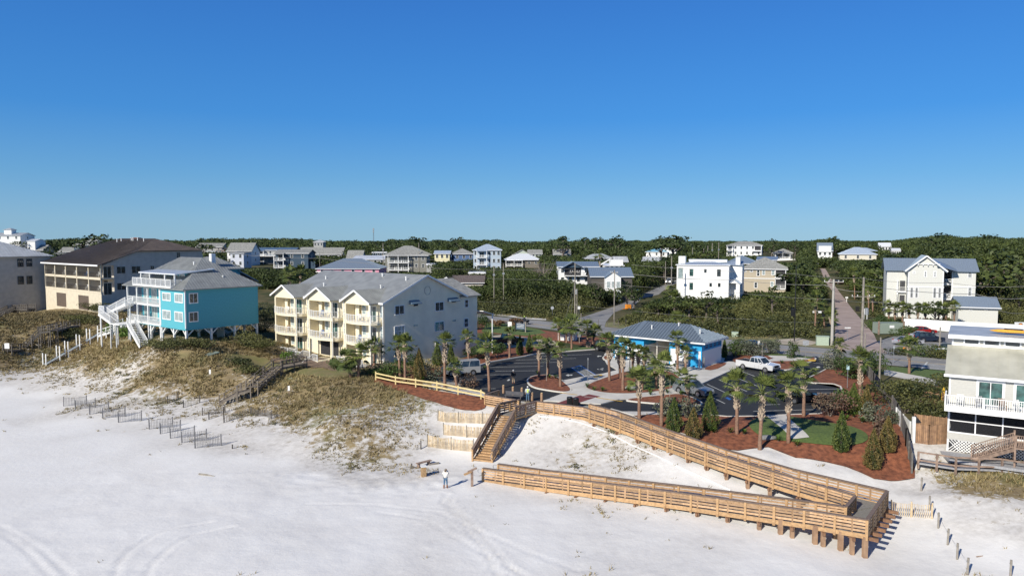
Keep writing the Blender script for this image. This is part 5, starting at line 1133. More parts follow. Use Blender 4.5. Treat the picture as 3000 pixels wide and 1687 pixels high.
# top landing and stair
deck([u3(-49.3,59.7,3.29),u3(-46.8,59.5,3.29)],[u3(-48.8,66.2,3.29),u3(-46.3,66.2,3.29)],beams=False)
A1_=Vector((*W(1421,1156,4.4),3.3));A2_=Vector((*W(1520,1172,4.4),3.3));A3_=Vector((*W(1462,1143,4.4),3.3))
m=MB();q=[A1_,A2_,u3(-48.7,66.2,3.29),A3_];m.add([tuple(p+Vector((0,0,-.01))) for p in q]+[tuple(p-Vector((0,0,.12))) for p in q],[(0,1,2,3),(7,6,5,4)]).obj('deck',deckg,BW)
brail([A1_,A2_]);brail([A3_,A1_],fascia=False,bm_=woodn)
brail([u3(-49.2,59.7,3.3),u3(-48.7,62.6,3.3)],fascia=True,bm_=woodcap,sp=1.5);brail([u3(-46.9,59.4,3.3),UN[0]],bm_=woodm,sp=1.5)
ft=Vector((0,0,0));sa=u3(-46.1,53.3,.0);sb=u3(-48.05,59.6,3.2);sa.z=tz(sa.x,sa.y)-.05
m=MB();stairs(m,sa,sb,2.0,19,th=.12);m.obj('stair_flight',woodn,BW)
dh=(sb-sa);dh.z=0;dh.normalize();rr=Vector((dh.y,-dh.x,0))
for s_,wm in((-1.05,woodcap),(1.05,woodm)):
    brail([sa+rr*s_+Vector((0,0,.1)),sb+rr*s_+Vector((0,0,.1))],fascia=False,bm_=wm,sp=1.7)
for q,e in((RN[-1],Vector((-.35,-.1,0))),(RF[-1],Vector((-.35,-.1,0)))):
    dd=(RN[-1]-RN[-2]).normalized()*.45
    MB().tube([q+Vector((0,0,.98)),q+dd+Vector((0,0,.96)),q+dd*1.2+Vector((0,0,.8)),q+dd+Vector((0,0,.64)),q+Vector((0,0,.64))],.03,6).obj('handrail_return',metalg,BW)
q=sa+rr*1.05;MB().tube([q+Vector((0,0,1.1)),q-dh*.4+Vector((0,0,.95)),q-dh*.4+Vector((0,0,.55)),q+Vector((0,0,.6))],.03,6).obj('handrail_return',metalg,BW)
# rope edging along the sand below the upper ramp
mb=MB();pts=[(*G(a,b)[:2],0) for a,b in[(1578,1220),(1650,1228),(1700,1240),(1780,1268),(1850,1305),(1930,1340),(2000,1375),(2080,1410),(2140,1438)]]
mb.tube([(a,b,tz(a,b)+.07) for a,b,_ in pts],.06,6);tag(mb.obj('edging_pipe',trimw),'thin white edging pipe curving along the sand below the upper ramp','pipe')
# ---------------------------------------------------------------- fences
def slatfence(name,label,pix,m_,h=1.15,sp=.11,sw=.045,group=None,posth=None,tilt=0,postpix=None,pm=None,cat='sand fence'):
    P=[Vector(G(a,b)) for a,b in pix];t=thing(name,label,cat,P[0],0,group);sl_=MB();O=P[0]
    for a,b in zip(P[:-1],P[1:]):
        L_=(b-a).length;n=int(L_/sp)
        for i in range(n):
            f_=(i+.5)/n;q=a.lerp(b,f_);z=tz(q.x,q.y);sag=.16*math.sin(math.pi*f_)*(.5+.5*rng.random())
            j=rng.uniform(-.03,.03);x,y=q.x-O.x,q.y-O.y
            sl_.bar((x,y,z-O.z-.05),(x+j,y+j,z-O.z+h-sag*.6+rng.uniform(-.03,.03)),sw,.012,(0,1,0) if abs(b.x-a.x)>abs(b.y-a.y) else (1,0,0))
        for k in(.3,.62,.9):
            sl_.bar((a.x-O.x,a.y-O.y,tz(a.x,a.y)-O.z+h*k),(b.x-O.x,b.y-O.y,tz(b.x,b.y)-O.z+h*k),.012,.012)
    sl_.obj('slats',m_,t)
    for q in P:
        z=tz(q.x,q.y);MB().tube([(q.x-O.x,q.y-O.y,z-O.z-.3),(q.x-O.x+rng.uniform(-.05,.05),q.y-O.y,z-O.z+(posth or h+.12))],.055,6).obj('post',pm or m_,t)
    return t
ZF=[((600,772),(815,758)),((710,803),(900,785)),((845,850),(1028,824)),((968,886),(1180,868)),((1117,925),(1335,908)),((1408,988),(1632,970)),((1512,1033),(1702,1000)),((1608,1075),(1835,1058)),((1715,1117),(1950,1092)),((1838,1167),(2090,1143))]
zl=['leftmost grey slat sand fence on the beach','second grey sand fence from the left','grey sand fence third from the left','grey sand fence fourth from the left before the gap','grey sand fence just left of the gap in the row','grey sand fence just right of the gap in the row','grey sand fence second to the right of the gap','grey sand fence third to the right of the gap','grey sand fence overlapping the rightmost one from behind','rightmost grey slat sand fence nearest the open beach']
for (a,b),l in zip(ZF,zl): slatfence('sand_fence',l,[cr(*a,0,950,3.22),cr(*b,0,950,3.22)],woodf,group='zigzag sand fences along the dune foot',sp=.16)
DF=[((1580,742),(1680,700),'dark low slat fence on the sand left of the weathered stairs'),((1730,785),(1885,738),'dark slat fence half way up the dune below the white marker'),((1908,858),(2125,835),'dark slat fence beside the foot of the weathered stairs'),((1970,897),(2110,850),'short dark slat fence at the dune edge below the weathered stairs'),((2113,928),(2370,850),'long dark slat fence in dry grass right of the weathered stairs'),((2370,850),(2560,890),'dark slat fence ending in dry grass under the condominium dune')]
for a,b,l in DF: slatfence('sand_fence',l,[cr(*a,0,950,3.22),cr(*b,0,950,3.22)],woodo,h=.85,group='old dark sand fences on the dune',sp=.18,sw=.05)
k3=lambda *q:[cr(a,b,1200,1150,3.22) for a,b in q]
slatfence('sand_fence','upper straw coloured slat fence beside the stairs',k3((265,262),(460,285),(685,292),(790,288)),woodst,h=1.15,group='straw slat fences beside the stairs',sp=.12,sw=.075,pm=pole)
slatfence('sand_fence','middle straw coloured slat fence beside the stairs',k3((322,395),(540,420),(700,424)),woodst,h=1.15,group='straw slat fences beside the stairs',sp=.12,sw=.075,pm=pole)
slatfence('sand_fence','lowest and longest straw coloured slat fence beside the stairs',k3((170,505),(390,538),(600,556)),woodst,h=1.2,group='straw slat fences beside the stairs',sp=.12,sw=.075,pm=pole)
slatfence('sand_fence','short straw slat fence at the right end of the ramp',[(2612,1508),(2670,1514),(2731,1518)],woodst,h=1.1,sp=.13,pm=woodst)
PR=[((2699,1438),'thin grey post in the sand beyond the end of the ramp'),((2723,1494),'grey post standing behind the short straw fence'),((2749,1545),'grey post just below the short straw fence'),((2776,1594),'middle grey post in the line below the straw fence'),((2804,1638),'grey post fourth down the line towards the camera'),((2834,1683),'grey post beside a grass tuft at the bottom edge'),((2960,1690),'lone dark post at the bottom right corner')]
for p,l in PR:
    x,y,z=G(*p);t=thing('fence_post',l,'post',(x,y,z),0,'posts in the sand at lower right');MB().tube([(0,0,-.3),(rng.uniform(-.04,.04),0,1.15)],[.075,.07],8).obj('shaft',pole,t);MB().tube([(0,0,.9),(0,0,.94)],.085,8).obj('wire_loop',wirem,t)
mb=MB();pts=[G(*p) for p,_ in PR[1:6]]
for a,b in zip(pts[:-1],pts[1:]):
    for h_ in(.92,): mb.tube([(a[0],a[1],a[2]+h_),((a[0]+b[0])/2,(a[1]+b[1])/2,(a[2]+b[2])/2+h_-.1),(b[0],b[1],b[2]+h_)],.006,4)
tag(mb.obj('fence_wire',wirem),'thin wire strung between the grey posts at lower right','wire')
# short isolated stakes on the left dune
for i,(p,l) in enumerate([((616,1110),'white marker sign on a stake in the dune grass'),((847,1160),'small white marker on a stake right of the weathered stairs')]):
    x,y,z=G(*p);t=thing('marker_stake',l,'marker',(x,y,z));MB().box(-.03,.03,-.03,.03,-.2,1.2).obj('stake',woodm,t);MB().box(-.12,.12,-.05,-.035,.7,1.3).obj('plate',white,t)
# yellow rail fence
RFp=[(1101,1115),(1159,1128),(1218,1136),(1280,1145),(1342,1158),(1409,1171),(1421,1177)]
P=[Vector(G(*p)) for p in RFp];t=thing('rail_fence','pale yellow two rail timber fence along the red mulch slope','fence',P[0]);O=P[0]
for q in P[:-1]: MB().box(q.x-O.x-.07,q.x-O.x+.07,q.y-O.y-.07,q.y-O.y+.07,q.z-O.z-.2,q.z-O.z+1.2).obj('post',railw,t)
for k in(.5,.98):
    mb=MB()
    for a,b in zip(P[:-1],P[1:]): mb.bar(a-O+Vector((0,0,k)),b-O+Vector((0,0,k)),.09,.15)
    mb.obj('rail',railw,t)
# bollards by the landing
for p,l in(((1475,1152),'stubby wooden bollard nearest the rail fence'),((1503,1157),'second wooden bollard left of the man in the yellow vest'),((1529,1160),'wooden bollard just left of the yellow vest man'),((1559,1174),'tall wooden bollard right of the yellow vest man'),((1587,1176),'last wooden bollard at the edge of the concrete walk')):
    x,y=W(*p,PZ);t=thing('bollard',l,'bollard',(x,y,PZ),0,'wooden bollards between landing and car park');MB().tube([(0,0,-.1),(0,0,.95),(0,0,1.0)],[.15,.15,.12],12).obj('post',MATS['brown_pile_timber'],t);MB().tube([(0,0,1.0),(0,0,1.03)],.1,12).obj('top',railw,t)
# bench back near landing
x,y=W(1505,1170,PZ);t=thing('bench','dark grey slatted bench in front of the bollards','bench',(x,y,PZ),-.35)
MB().box(-1.1,1.1,-.2,.25,.42,.47).obj('seat',mat('dark_grey_plastic',(.09,.09,.10),.5),t);MB().box(-1.1,1.1,.24,.3,.5,.9).obj('backrest',MATS['dark_grey_plastic'],t)
for s_ in(-.9,.9): MB().box(s_-.04,s_+.04,-.2,.25,0,.42).obj('leg',MATS['dark_grey_plastic'],t)
for p,l in(((1669,1190),'left of two black slatted bins by the boardwalk'),((1687,1193),'right of two black slatted bins by the boardwalk')):
    x,y=W(*p,PZ);t=thing('litter_bin',l,'bin',(x,y,PZ+.15),0,'black bins behind the boardwalk');mb=MB()
    for k in range(20):
        a=k*math.pi/10;mb.box(math.cos(a)*.3-.03,math.cos(a)*.3+.03,math.sin(a)*.3-.03,math.sin(a)*.3+.03,.05,.85)
    mb.obj('slats',poleb,t);MB().tube([(0,0,.06),(0,0,.8)],.27,12).obj('liner',black,t);MB().tube([(0,0,.85),(0,0,.92)],[.34,.3],14).obj('rim',poleb,t)
# weathered dune boardwalks --------------------------------------------
def walkover(name,label,segs,wd=1.3,wm=None,treadm=None,group=None):
    """segs: list of (photo spot, height) along the centre line; slopes get steps"""
    wm=wm or woodo
    P=[]
    for a,b,off in segs:
        z=3.
        for _ in range(14): z=.5*z+.5*(tz(*W(a,b,z),False)+off)
        P.append(Vector((*W(a,b,z),z)))
    t=thing(name,label,'boardwalk',P[0],0,group);O=P[0]
    mb=MB();rl=MB();pl=MB()
    for a,b in zip(P[:-1],P[1:]):
        d=b-a;hd=Vector((d.x,d.y,0)).normalized();r=Vector((hd.y,-hd.x,0))
        lo,hi=(a,b) if a.z<b.z else (b,a)
        if abs(d.z)>.6: stairs(mb,lo-O,hi-O,wd,max(4,int(abs(d.z)/.19)))
        else:
            n=max(2,int(d.length/.16))
            for i in range(n):
                q=a.lerp(b,(i+.5)/n)-O;mb.bar(q-r*wd/2,q+r*wd/2,.14,.045)
        n=max(1,round(d.length/2.0))
        for s_ in(-1,1):
            off=r*s_*(wd/2+.06)
            for k in(.45,.95): rl.bar(a-O+off+Vector((0,0,k)),b-O+off+Vector((0,0,k)),.06,.11 if k<.9 else .08)
            rl.bar(a-O+off+Vector((0,0,-.12)),b-O+off+Vector((0,0,-.12)),.06,.24)
            for i in range(n+1):
                q=a.lerp(b,i/n)+off;g=tz(q.x,q.y);j_=.06+jit();pl.box(q.x-O.x-j_,q.x-O.x+j_,q.y-O.y-j_,q.y-O.y+j_,min(g-.3,q.z-.3)-O.z,q.z-O.z+1.02)
    mb.obj('deck',treadm or wm,t);rl.obj('handrail',wm,t);pl.each('post',wm,t);return t
walkover('weathered_stairs','weathered grey timber stairs climbing from the dune foot to the yellow condominium',[(650,1176,.1),(700,1148,.9),(738,1138,.9),(812,1076,.8),(888,1062,.5)],1.5,mat('worn_timber',(.20,.17,.14),.85,noise=(.12,.10,.08),nscale=3))
walkover('weathered_stairs','blackened timber walkway crossing the dune at the far left',[(22,1027,.9),(70,1022,.9),(121,972,1.1),(155,968,1.1),(192,958,.8),(230,952,.6)],1.4)
walkover('weathered_stairs','dark timber steps in front of the grey stucco building at the left edge',[(-30,945,.5),(0,925,.6),(38,905,1.0),(92,905,1.0)],1.4)
x,y,z=G(22,1030);t=thing('notice_board','white notice board at the seaward end of the blackened walkway','sign',(x,y,3.0));MB().box(-.05,.05,-.05,.05,-1,1.3).obj('post',woodo,t);MB().box(-.4,.4,-.09,-.06,.6,1.5).obj('panel',white,t)
# white flexible stair with tall posts
P0=Vector(G(131,1072,False));P1=Vector(G(292,985,False));P0.z+=.2;P1.z+=.5;t=thing('white_dune_stairs','light dune steps hung between tall white posts below the turquoise house','stairs',P0)
d_=P1-P0;hd=Vector((d_.x,d_.y,0)).normalized();r=Vector((hd.y,-hd.x,0));mb=MB();st=MB();pm=MB()
n=44
for i in range(n):
    f_=(i+.5)/n;q=P0.lerp(P1,f_)-P0;z=tz(P0.x+q.x,P0.y+q.y)-P0.z+.25;q.z=max(q.z,z)
    if not(.36<f_<.42 or .66<f_<.74): mb.bar(q-r*.6,q+r*.6,.14,.07)
for s_ in(-.7,.7): st.bar(r*s_,d_+r*s_,.06,.14);st.bar(r*s_+Vector((0,0,.45)),d_+r*s_+Vector((0,0,.45)),.02,.03)
for f_ in(0,.24,.39,.60,.79,1.0):
    for s_ in(-.72,.72):
        q=d_*f_+r*s_;pm.box(q.x-.07,q.x+.07,q.y-.07,q.y+.07,q.z-.8,q.z+(1.9 if f_<.9 else 1.3))
mb.obj('treads',mat('blue_grey_tread',(.34,.40,.44),.7,noise=(.2,.24,.28)),t);st.obj('side_ropes',woodm,t);pm.each('post',white,t)
walkover('white_landing','pale landing and white railing joining the dune steps to the turquoise house',[(296,982,.5),(345,966,.7),(372,950,.6)],1.5,white,white)
# people ---------------------------------------------------------------
skin=mat('skin',(.55,.33,.23),.6,var=.03)
def fig(name,joints,edges,m_,parent,root=0):
    me=bpy.data.meshes.new(name);me.from_pydata([j[0] for j in joints],edges,[]);me.materials.append(m_)
    o=bpy.data.objects.new(name,me);C.objects.link(o);o.parent=parent
    md=o.modifiers.new('skin','SKIN');md.use_smooth_shade=True
    for i,j in enumerate(joints):
        v=me.skin_vertices[0].data[i];rr=j[1];v.radius=(rr,rr) if not isinstance(rr,tuple) else rr;v.use_root=(i==root)
    ms=o.modifiers.new('sub','SUBSURF');ms.levels=1;ms.render_levels=2
    return o
def person(label,loc,rz,arms,legs,top,bottom,shoe,hair,hat=None,topthick=1.15,boots=0.0,vest=None,h=1.72):
    """arms: [(elbow,hand) left,right], legs: [(knee,foot)]; +y is forward"""
    t=thing('person',label,'person',loc,rz);s=h/1.72
    J=[((0,0,.95),.13),((0,0,1.12),.12),((0,0,1.36),(.17,.11)),((0,.0,1.47),.055),((0,.01,1.54),.06),((0,.02,1.62),.088),((0,.015,1.68),.08)]
    E_=[(0,1),(1,2),(2,3),(3,4),(4,5),(5,6)]
    for k,sd in((0,-1),(1,1)):
        el,ha=arms[k];b=len(J)
        J+=[((sd*.19,0,1.40),.055),(el,.042),(ha,.03)];E_+=[(2,b),(b,b+1),(b+1,b+2)]
        hv=Vector(ha);dirv=(hv-Vector(el)).normalized();J.append((tuple(hv+dirv*.06),.034));E_.append((b+2,b+3));pb=b+3
        side=dirv.cross(Vector((0,0,1)));side=side.normalized() if side.length>.1 else Vector((1,0,0))
        for fi in range(4):
            k1=len(J);J.append((tuple(hv+dirv*(.13+.012*(1-abs(fi-1.5)))+side*(.022*(fi-1.5))),.0085));J.append((tuple(hv+dirv*.155+side*(.021*(fi-1.5))+Vector((0,0,-.02))),.0075));E_+=[(pb,k1),(k1,k1+1)]
        k1=len(J);J.append((tuple(hv+dirv*.07+side*.05),.009));E_.append((pb,k1))
    for k,sd in((0,-1),(1,1)):
        kn,ft=legs[k];b=len(J)
        J+=[((sd*.09,0,.90),.085),(kn,.06),(ft,.042),((ft[0],ft[1]+.11,ft[2]-.045),.035)];E_+=[(0,b),(b,b+1),(b+1,b+2),(b+2,b+3)]
    o=fig('body',J,E_,skin,t);o.scale=(s,)*3
    # clothes follow the same joints
    JT=[((0,0,.93),.15*topthick),((0,0,1.12),.145*topthick),((0,0,1.36),(.18*topthick,.125*topthick)),((0,0,1.47),.07)];ET=[(0,1),(1,2),(2,3)]
    for k,sd in((0,-1),(1,1)):
        el,ha=arms[k];b=len(JT);w_=Vector(ha)-(Vector(ha)-Vector(el)).normalized()*.03
        JT+=[((sd*.2,0,1.40),.072*topthick),(el,.058*topthick),(tuple(w_),.042*topthick)];ET+=[(2,b),(b,b+1),(b+1,b+2)]
    o=fig('jacket',JT,ET,top,t);o.scale=(s,)*3
    if vest:
        o=fig('safety_vest',[((0,0,.98),.18),((0,0,1.12),.178),((0,0,1.36),(.215,.155)),((0,0,1.45),.09)],[(0,1),(1,2),(2,3)],vest,t);o.scale=(s,)*3
        for z_ in(1.02,1.2): q=MB().tube([(0,0,z_-.02),(0,0,z_+.02)],.195,14,False).obj('reflective_band',mat('silver_band',(.7,.72,.7),.3,.3),t);q.scale=(s,s*.85,s)
    JL=[((0,0,.95),.145)];EL=[]
    for k,sd in((0,-1),(1,1)):
        kn,ft=legs[k];b=len(JL);e_=Vector(kn).lerp(Vector(ft),1-boots if boots else .93)
        JL+=[((sd*.09,0,.88),.1),(kn,.075),(tuple(e_),.058)];EL+=[(0,b),(b,b+1),(b+1,b+2)]
        fo=MB();q=Vector(ft)
        if boots: fo.tube([tuple(Vector(kn).lerp(q,1-boots)),tuple(q+Vector((0,0,.0))),tuple(q+Vector((0,0,-.06)))],[.072,.06,.06],10)
        fo.tube([tuple(q+Vector((0,-.07,-.05))),tuple(q+Vector((0,.02,-.04))),tuple(q+Vector((0,.16,-.065))),tuple(q+Vector((0,.19,-.07)))],[.04,.055,.045,.02],10)
        f2=fo.obj('boot' if boots else 'shoe',shoe,t);f2.scale=(s,)*3
    o=fig('trousers',JL,EL,bottom,t);o.scale=(s,)*3
    # head details
    fc=MB();fc.box(-.014,.014,.10,.13,1.60,1.635);fc.obj('nose',skin,t).scale=(s,)*3
    ey=MB();
    for sx in(-.032,.032): ey.box(sx-.011,sx+.011,.095,.108,1.635,1.65)
    ey.obj('eyes',dark,t).scale=(s,)*3;MB().box(-.022,.022,.098,.108,1.575,1.583).obj('mouth',mat('lips',(.4,.15,.13),.6),t).scale=(s,)*3
    e2=MB()
    for sx in(-.088,.088): e2.box(sx-.01,sx+.01,-.0,.035,1.6,1.655)
    e2.obj('ears',skin,t).scale=(s,)*3
    hr=MB();hr.tube([(0,-.03,1.52 if hat is None else 1.5),(0,-.02,1.62),(0,0,1.70),(0,.01,1.735)],[.06,.1,.085,.03],12);hr.obj('hair',hair,t,True).scale=(s,)*3
    if hat:
        hm,kind=hat;q=MB()
        if kind=='brim': q.tube([(0,.0,1.655),(0,0,1.67)],[.17,.165],16);
        q.tube([(0,0,1.655),(0,0,1.72),(0,0,1.765)],[.102,.095,.05],14)
        if kind=='cap': q.box(-.07,.07,.06,.19,1.66,1.675)
        q.obj('hat' if kind!='cap' else 'cap',hm,t).scale=(s,)*3
    return t
x,y,z=G(1305.5,1429.5)
denim=mat('blue_denim',(.08,.16,.26),.8)
person('woman in a cream jacket, jeans and brown boots taking a picture on the beach',(x,y,z),0,[((-.27,.10,1.24),(-.10,.26,1.55)),((.27,.10,1.24),(.10,.26,1.55))],[((-.12,.03,.48),(-.15,0,.07)),((.12,.02,.48),(.15,-.02,.07))],mat('cream_knit',(.72,.69,.63),.9),denim,mat('brown_boot_leather',(.22,.09,.04),.6),mat('brown_hair',(.12,.08,.05),.8),(mat('grey_knit_hat',(.25,.22,.18),.95),'beanie'),1.25,.55)
x,y=W(1504,1123,PZ)
person('man in a black jacket, khaki trousers and white cap walking across the car park',(x,y,PZ+.03),.15,[((-.26,-.08,1.16),(-.27,.08,.92)),((.26,.05,1.16),(.27,-.05,.92))],[((-.1,.12,.50),(-.1,-.02,.10)),((.1,.02,.48),(.1,-.18,.12))],mat('black_jacket',(.02,.022,.025),.8),mat('khaki_cloth',(.36,.27,.18),.85),mat('brown_shoe',(.2,.07,.03),.6),mat('grey_hair',(.3,.3,.3),.8),(mat('white_cap',(.75,.75,.75),.8),'cap'),1.3)
x,y=W(1546,1176,PZ)
person('man in a fluorescent yellow safety vest and jeans standing by the boardwalk landing',(x,y,PZ+.03),.1,[((-.26,.02,1.16),(-.24,.12,.95)),((.26,.02,1.16),(.24,.12,.95))],[((-.11,.02,.48),(-.12,0,.07)),((.11,.02,.48),(.12,0,.07))],mat('white_shirt',(.6,.62,.6),.8),denim,mat('grey_shoe',(.12,.12,.12),.7),mat('grey_hair',(.3,.3,.3)),(mat('white_cap',(.75,.75,.75)),'cap'),1.2,0,mat('fluorescent_yellow',(.62,.85,.02),.7))
# beach furniture ---------------------------------------------------------
x,y,z=G(1383,1424);t=thing('post_sign','T shaped timber post with two boards near the foot of the ramp','sign',(x,y,z),.25)
MB().box(-.1,.1,-.1,.1,-.2,1.45).obj('post',woodm,t);MB().bar((-.72,-.05,1.12),(-.05,0,1.35),.30,.10).obj('sign_board',woodn,t);MB().bar((-.35,.06,1.32),(.45,.1,1.6),.26,.10).obj('sign_board',woodm,t)
x,y,z=G(1241,1395);t=thing('box_post','squat square timber box standing on the sand behind the woman','box',(x,y,z),.3)
MB().box(-.22,.22,-.22,.22,-.1,.95).obj('body',mat('box_timber',(.42,.28,.14),.8,noise=(.3,.18,.09)),t);MB().box(-.27,.27,-.27,.27,.95,1.02).obj('lid',white,t)
x,y,z=G(1241,1365);t=thing('bench','low weathered plank bench behind the square timber box','bench',(x,y,z),.75)
MB().box(-.8,.9,-.2,.2,.38,.45).obj('seat',woodm,t);[MB().box(s_-.06,s_+.06,-.18,.18,-.1,.38).obj('leg',woodm,t) for s_ in(-.6,.6)]
x,y,z=G(1265,1360);MB_=MB().bar((x-.3,y-.1,z+.05),(x+.7,y+.2,z+.12),.3,.08);tag(MB_.obj('driftwood_plank',pole),'bleached plank lying on the sand right of the low bench','plank')
x,y,z=G(605,1392);tag(MB().tube([(x-.8,y+.25,z+.06),(x,y,z+.08),(x+.9,y-.3,z+.03)],[.09,.08,.03],7).obj('driftwood',pole),'lone driftwood stick lying on the open sand at left','driftwood')
x,y,z=G(2870,1630);tag(MB().tube([(x-.25,y-.05,z+.04),(x+.25,y+.05,z+.05)],[.04,.03],6).obj('driftwood',woodm),'tiny reddish stick on the sand at the lower right','driftwood')
for p,hh,l in(((1233,1315),.9,'dark stake at the left end of the lowest straw fence'),((1206,1372),.5,'short dark stake left of the timber box'),((681,1314),.45,'short dark stake right of the grey sand fences')):
    x,y,z=G(*p);tag(MB().tube([(x,y,z-.2),(x,y,z+hh)],.07,7).obj('stake',woodo),l,'stake')
# wooden fences by the grey beach house
def plank(name,label,pix,h,m_,sp=.15,th=.02,cat='fence',group=None,z=None,rail=True):
    P=[Vector(G(a,b,False)) for a,b in pix];O=P[0];t=thing(name,label,cat,O,0,group)
    for a,b in zip(P[:-1],P[1:]):
        n=max(1,int((b-a).length/sp));mb=MB();ps=MB();d=(b-a).normalized()
        for i in range(n):
            q=a.lerp(b,(i+.5)/n);gz=tz(q.x,q.y,False)-O.z;mb.bar((q.x-O.x,q.y-O.y,gz-.1),(q.x-O.x,q.y-O.y,gz+h+rng.uniform(-.03,.03)),sp*.92,th,tuple(Vector((d.y,-d.x,0))))
        for q in(a,a.lerp(b,.5),b): gz=tz(q.x,q.y,False)-O.z;ps.box(q.x-O.x-.06,q.x-O.x+.06,q.y-O.y-.0,q.y-O.y+.12,gz-.2,gz+h+.05)
        mb.obj('boards',m_,t);ps.each('post',m_,t)
    return t
brf=mat('brown_fence_board',(.34,.20,.11),.85,noise=(.22,.13,.08),nscale=3,island=.35)
grf=mat('grey_fence_board',(.20,.19,.17),.9,noise=(.12,.11,.10),nscale=3,island=.35)
plank('plank_fence','weathered grey plank fence running uphill right of the mulch',[(2672,1385),(2655,1310),(2630,1230),(2600,1180),(2560,1130),(2535,1095)],1.7,grf)
plank('plank_fence','brown plank fence with sagging top beside the screened porch',[(2676,1296),(2722,1302),(2772,1300)],1.75,brf)
plank('plank_fence','second brown plank fence just behind the nearer brown one',[(2680,1260),(2772,1272)],1.6,brf)
plank('plank_fence','brown plank fence in the shade of the round bushes',[(2700,1185),(2750,1196)],1.6,brf);plank('plank_fence','rearmost reddish plank fence behind the round bushes',[(2697,1163),(2758,1170),(2762,1190)],1.5,brf)
plank('picket_gate','white picket gate between grey and brown plank fences',[(2626,1240),(2666,1285)],1.6,white,sp=.2,cat='gate')
x,y,z=G(2675,1296);t=thing('gate_post','tall white gate post with a dark shade flag','post',(x,y,z));MB().box(-.12,.12,-.12,.12,-.2,2.4).obj('post',white,t);MB().prism([(.1,0,2.6),(.1,0,1.8),(.8,.1,1.8)],(0,.02,0)).obj('flap',dark,t)
x,y,z=G(2763,1185);t=thing('surfboard','yellow and white surfboard upright against the brown fence','surfboard',(x,y,z));MB().tube([(0,0,0),(0,0,.4),(0,0,1.3),(0,0,2.0)],[.08,.24,.25,.03],12).obj('board',yellow,t).scale=(1,.2,1)
# walkway with rail in front of the grey beach house
wz=2.6
P=[Vector((*W(a,b,wz),wz)) for a,b in[(2690,1300+55),(2800,1300+72),(2935,1377),(3080,1402)]]
t=thing('house_walkway','grey plank walkway with rusty brown timber handrail below the grey beach house','walkway',P[0]);O=P[0]
mb=MB();rl=MB()
for a,b in zip(P[:-1],P[1:]):
    d=(b-a).normalized();r=Vector((-d.y,d.x,0));q=[a-O,b-O,b+r*1.5-O,a+r*1.5-O];mb.prism([tuple(v) for v in q],(0,0,-.12))
    for k in(.25,.95): rl.bar(a-O+Vector((0,0,k)),b-O+Vector((0,0,k)),.07,.13)
    n=2
    for i in range(1 if a!=P[0] else 0,n+1): p=a.lerp(b,i/n)-O;rl.box(p.x-.07,p.x+.07,p.y-.07,p.y+.07,-.5,1.0)
mb.obj('deck',mat('pale_grey_deck',(.36,.36,.37),.8,stripe=(0,.15,.8)),t);rl.obj('handrail',woodm,t)
a=G(2850,1345,False);t=thing('patio','pale grey patio slab under the entrance steps','patio',(0,0,0));q=[GH.o]
PT=[(GH.o[0]+x_*GH.c-y_*GH.s,GH.o[1]+x_*GH.s+y_*GH.c) for x_,y_ in((-.6,-.2),(14,-.2),(14,-3.0),(.3,-3.0))]
MB().prism([(a_,b_,2.75) for a_,b_ in PT],(0,0,.22)).obj('slab',MATS['pale_grey_deck'],t)
def local(b,x_,y_,z_): return (b.o[0]+x_*b.c-y_*b.s,b.o[1]+x_*b.s+y_*b.c,b.o[2]+z_)
t=thing('paddleboard','dark grey paddleboard lying flat on the patio','paddleboard',local(GH,1.6,-2.4,.06),-.4);MB().tube([(-1.4,0,0),(-.9,0,0),(0,0,0),(.9,0,0),(1.4,0,0)],[.03,.3,.36,.3,.03],12).obj('board',mat('dark_board',(.06,.07,.07),.4),t).scale=(1,1,.15)
x_=2.6
t=thing('orange_kayak','long orange kayak lying on the roof of the grey beach house','kayak',local(GH,4.5,4.5,10.55),GH.a);MB().tube([(-1.6,0,0),(-1,0,0),(0,0,.0),(1,0,0),(1.6,0,0)],[.04,.3,.36,.3,.04],10).obj('hull',mat('amber_plastic',(.8,.40,.05),.4),t).scale=(1,1,.5);MB().box(-.5,.9,-.15,.15,.12,.24).obj('seat',dark,t)
# porch and balcony furniture
def chairmesh(name,label,loc,rz,m_,group,tall=0):
    t=thing(name,label,'chair',loc,rz,group);MB().box(-.25,.25,-.25,.25,.42,.47).obj('seat',m_,t);b_=MB()
    for i in range(5): b_.bar((-.22+i*.11,.24,.45),(-.22+i*.11,.32,1.0+tall),.07,.02,(0,1,0))
    b_.obj('backrest',m_,t)
    for sx in(-.22,.22):
        for sy in(-.22,.22): MB().box(sx-.03,sx+.03,sy-.03,sy+.03,0,.42).obj('leg',m_,t)
        MB().box(sx*1.2-.03,sx*1.2+.03,-.25,.25,.62,.66).obj('armrest',m_,t)
    return t
def tablemesh(label,loc,m_,group=None):
    t=thing('table',label,'table',loc,0,group);MB().tube([(0,0,.7),(0,0,.74)],.55,14).obj('tabletop',m_,t);MB().tube([(0,0,0),(0,0,.7)],.05,6).obj('leg',m_,t);MB().tube([(0,0,0),(0,0,.03)],.3,10).obj('base',m_,t)
    return t
fl_n={3.0:'middle',6.0:'top'}
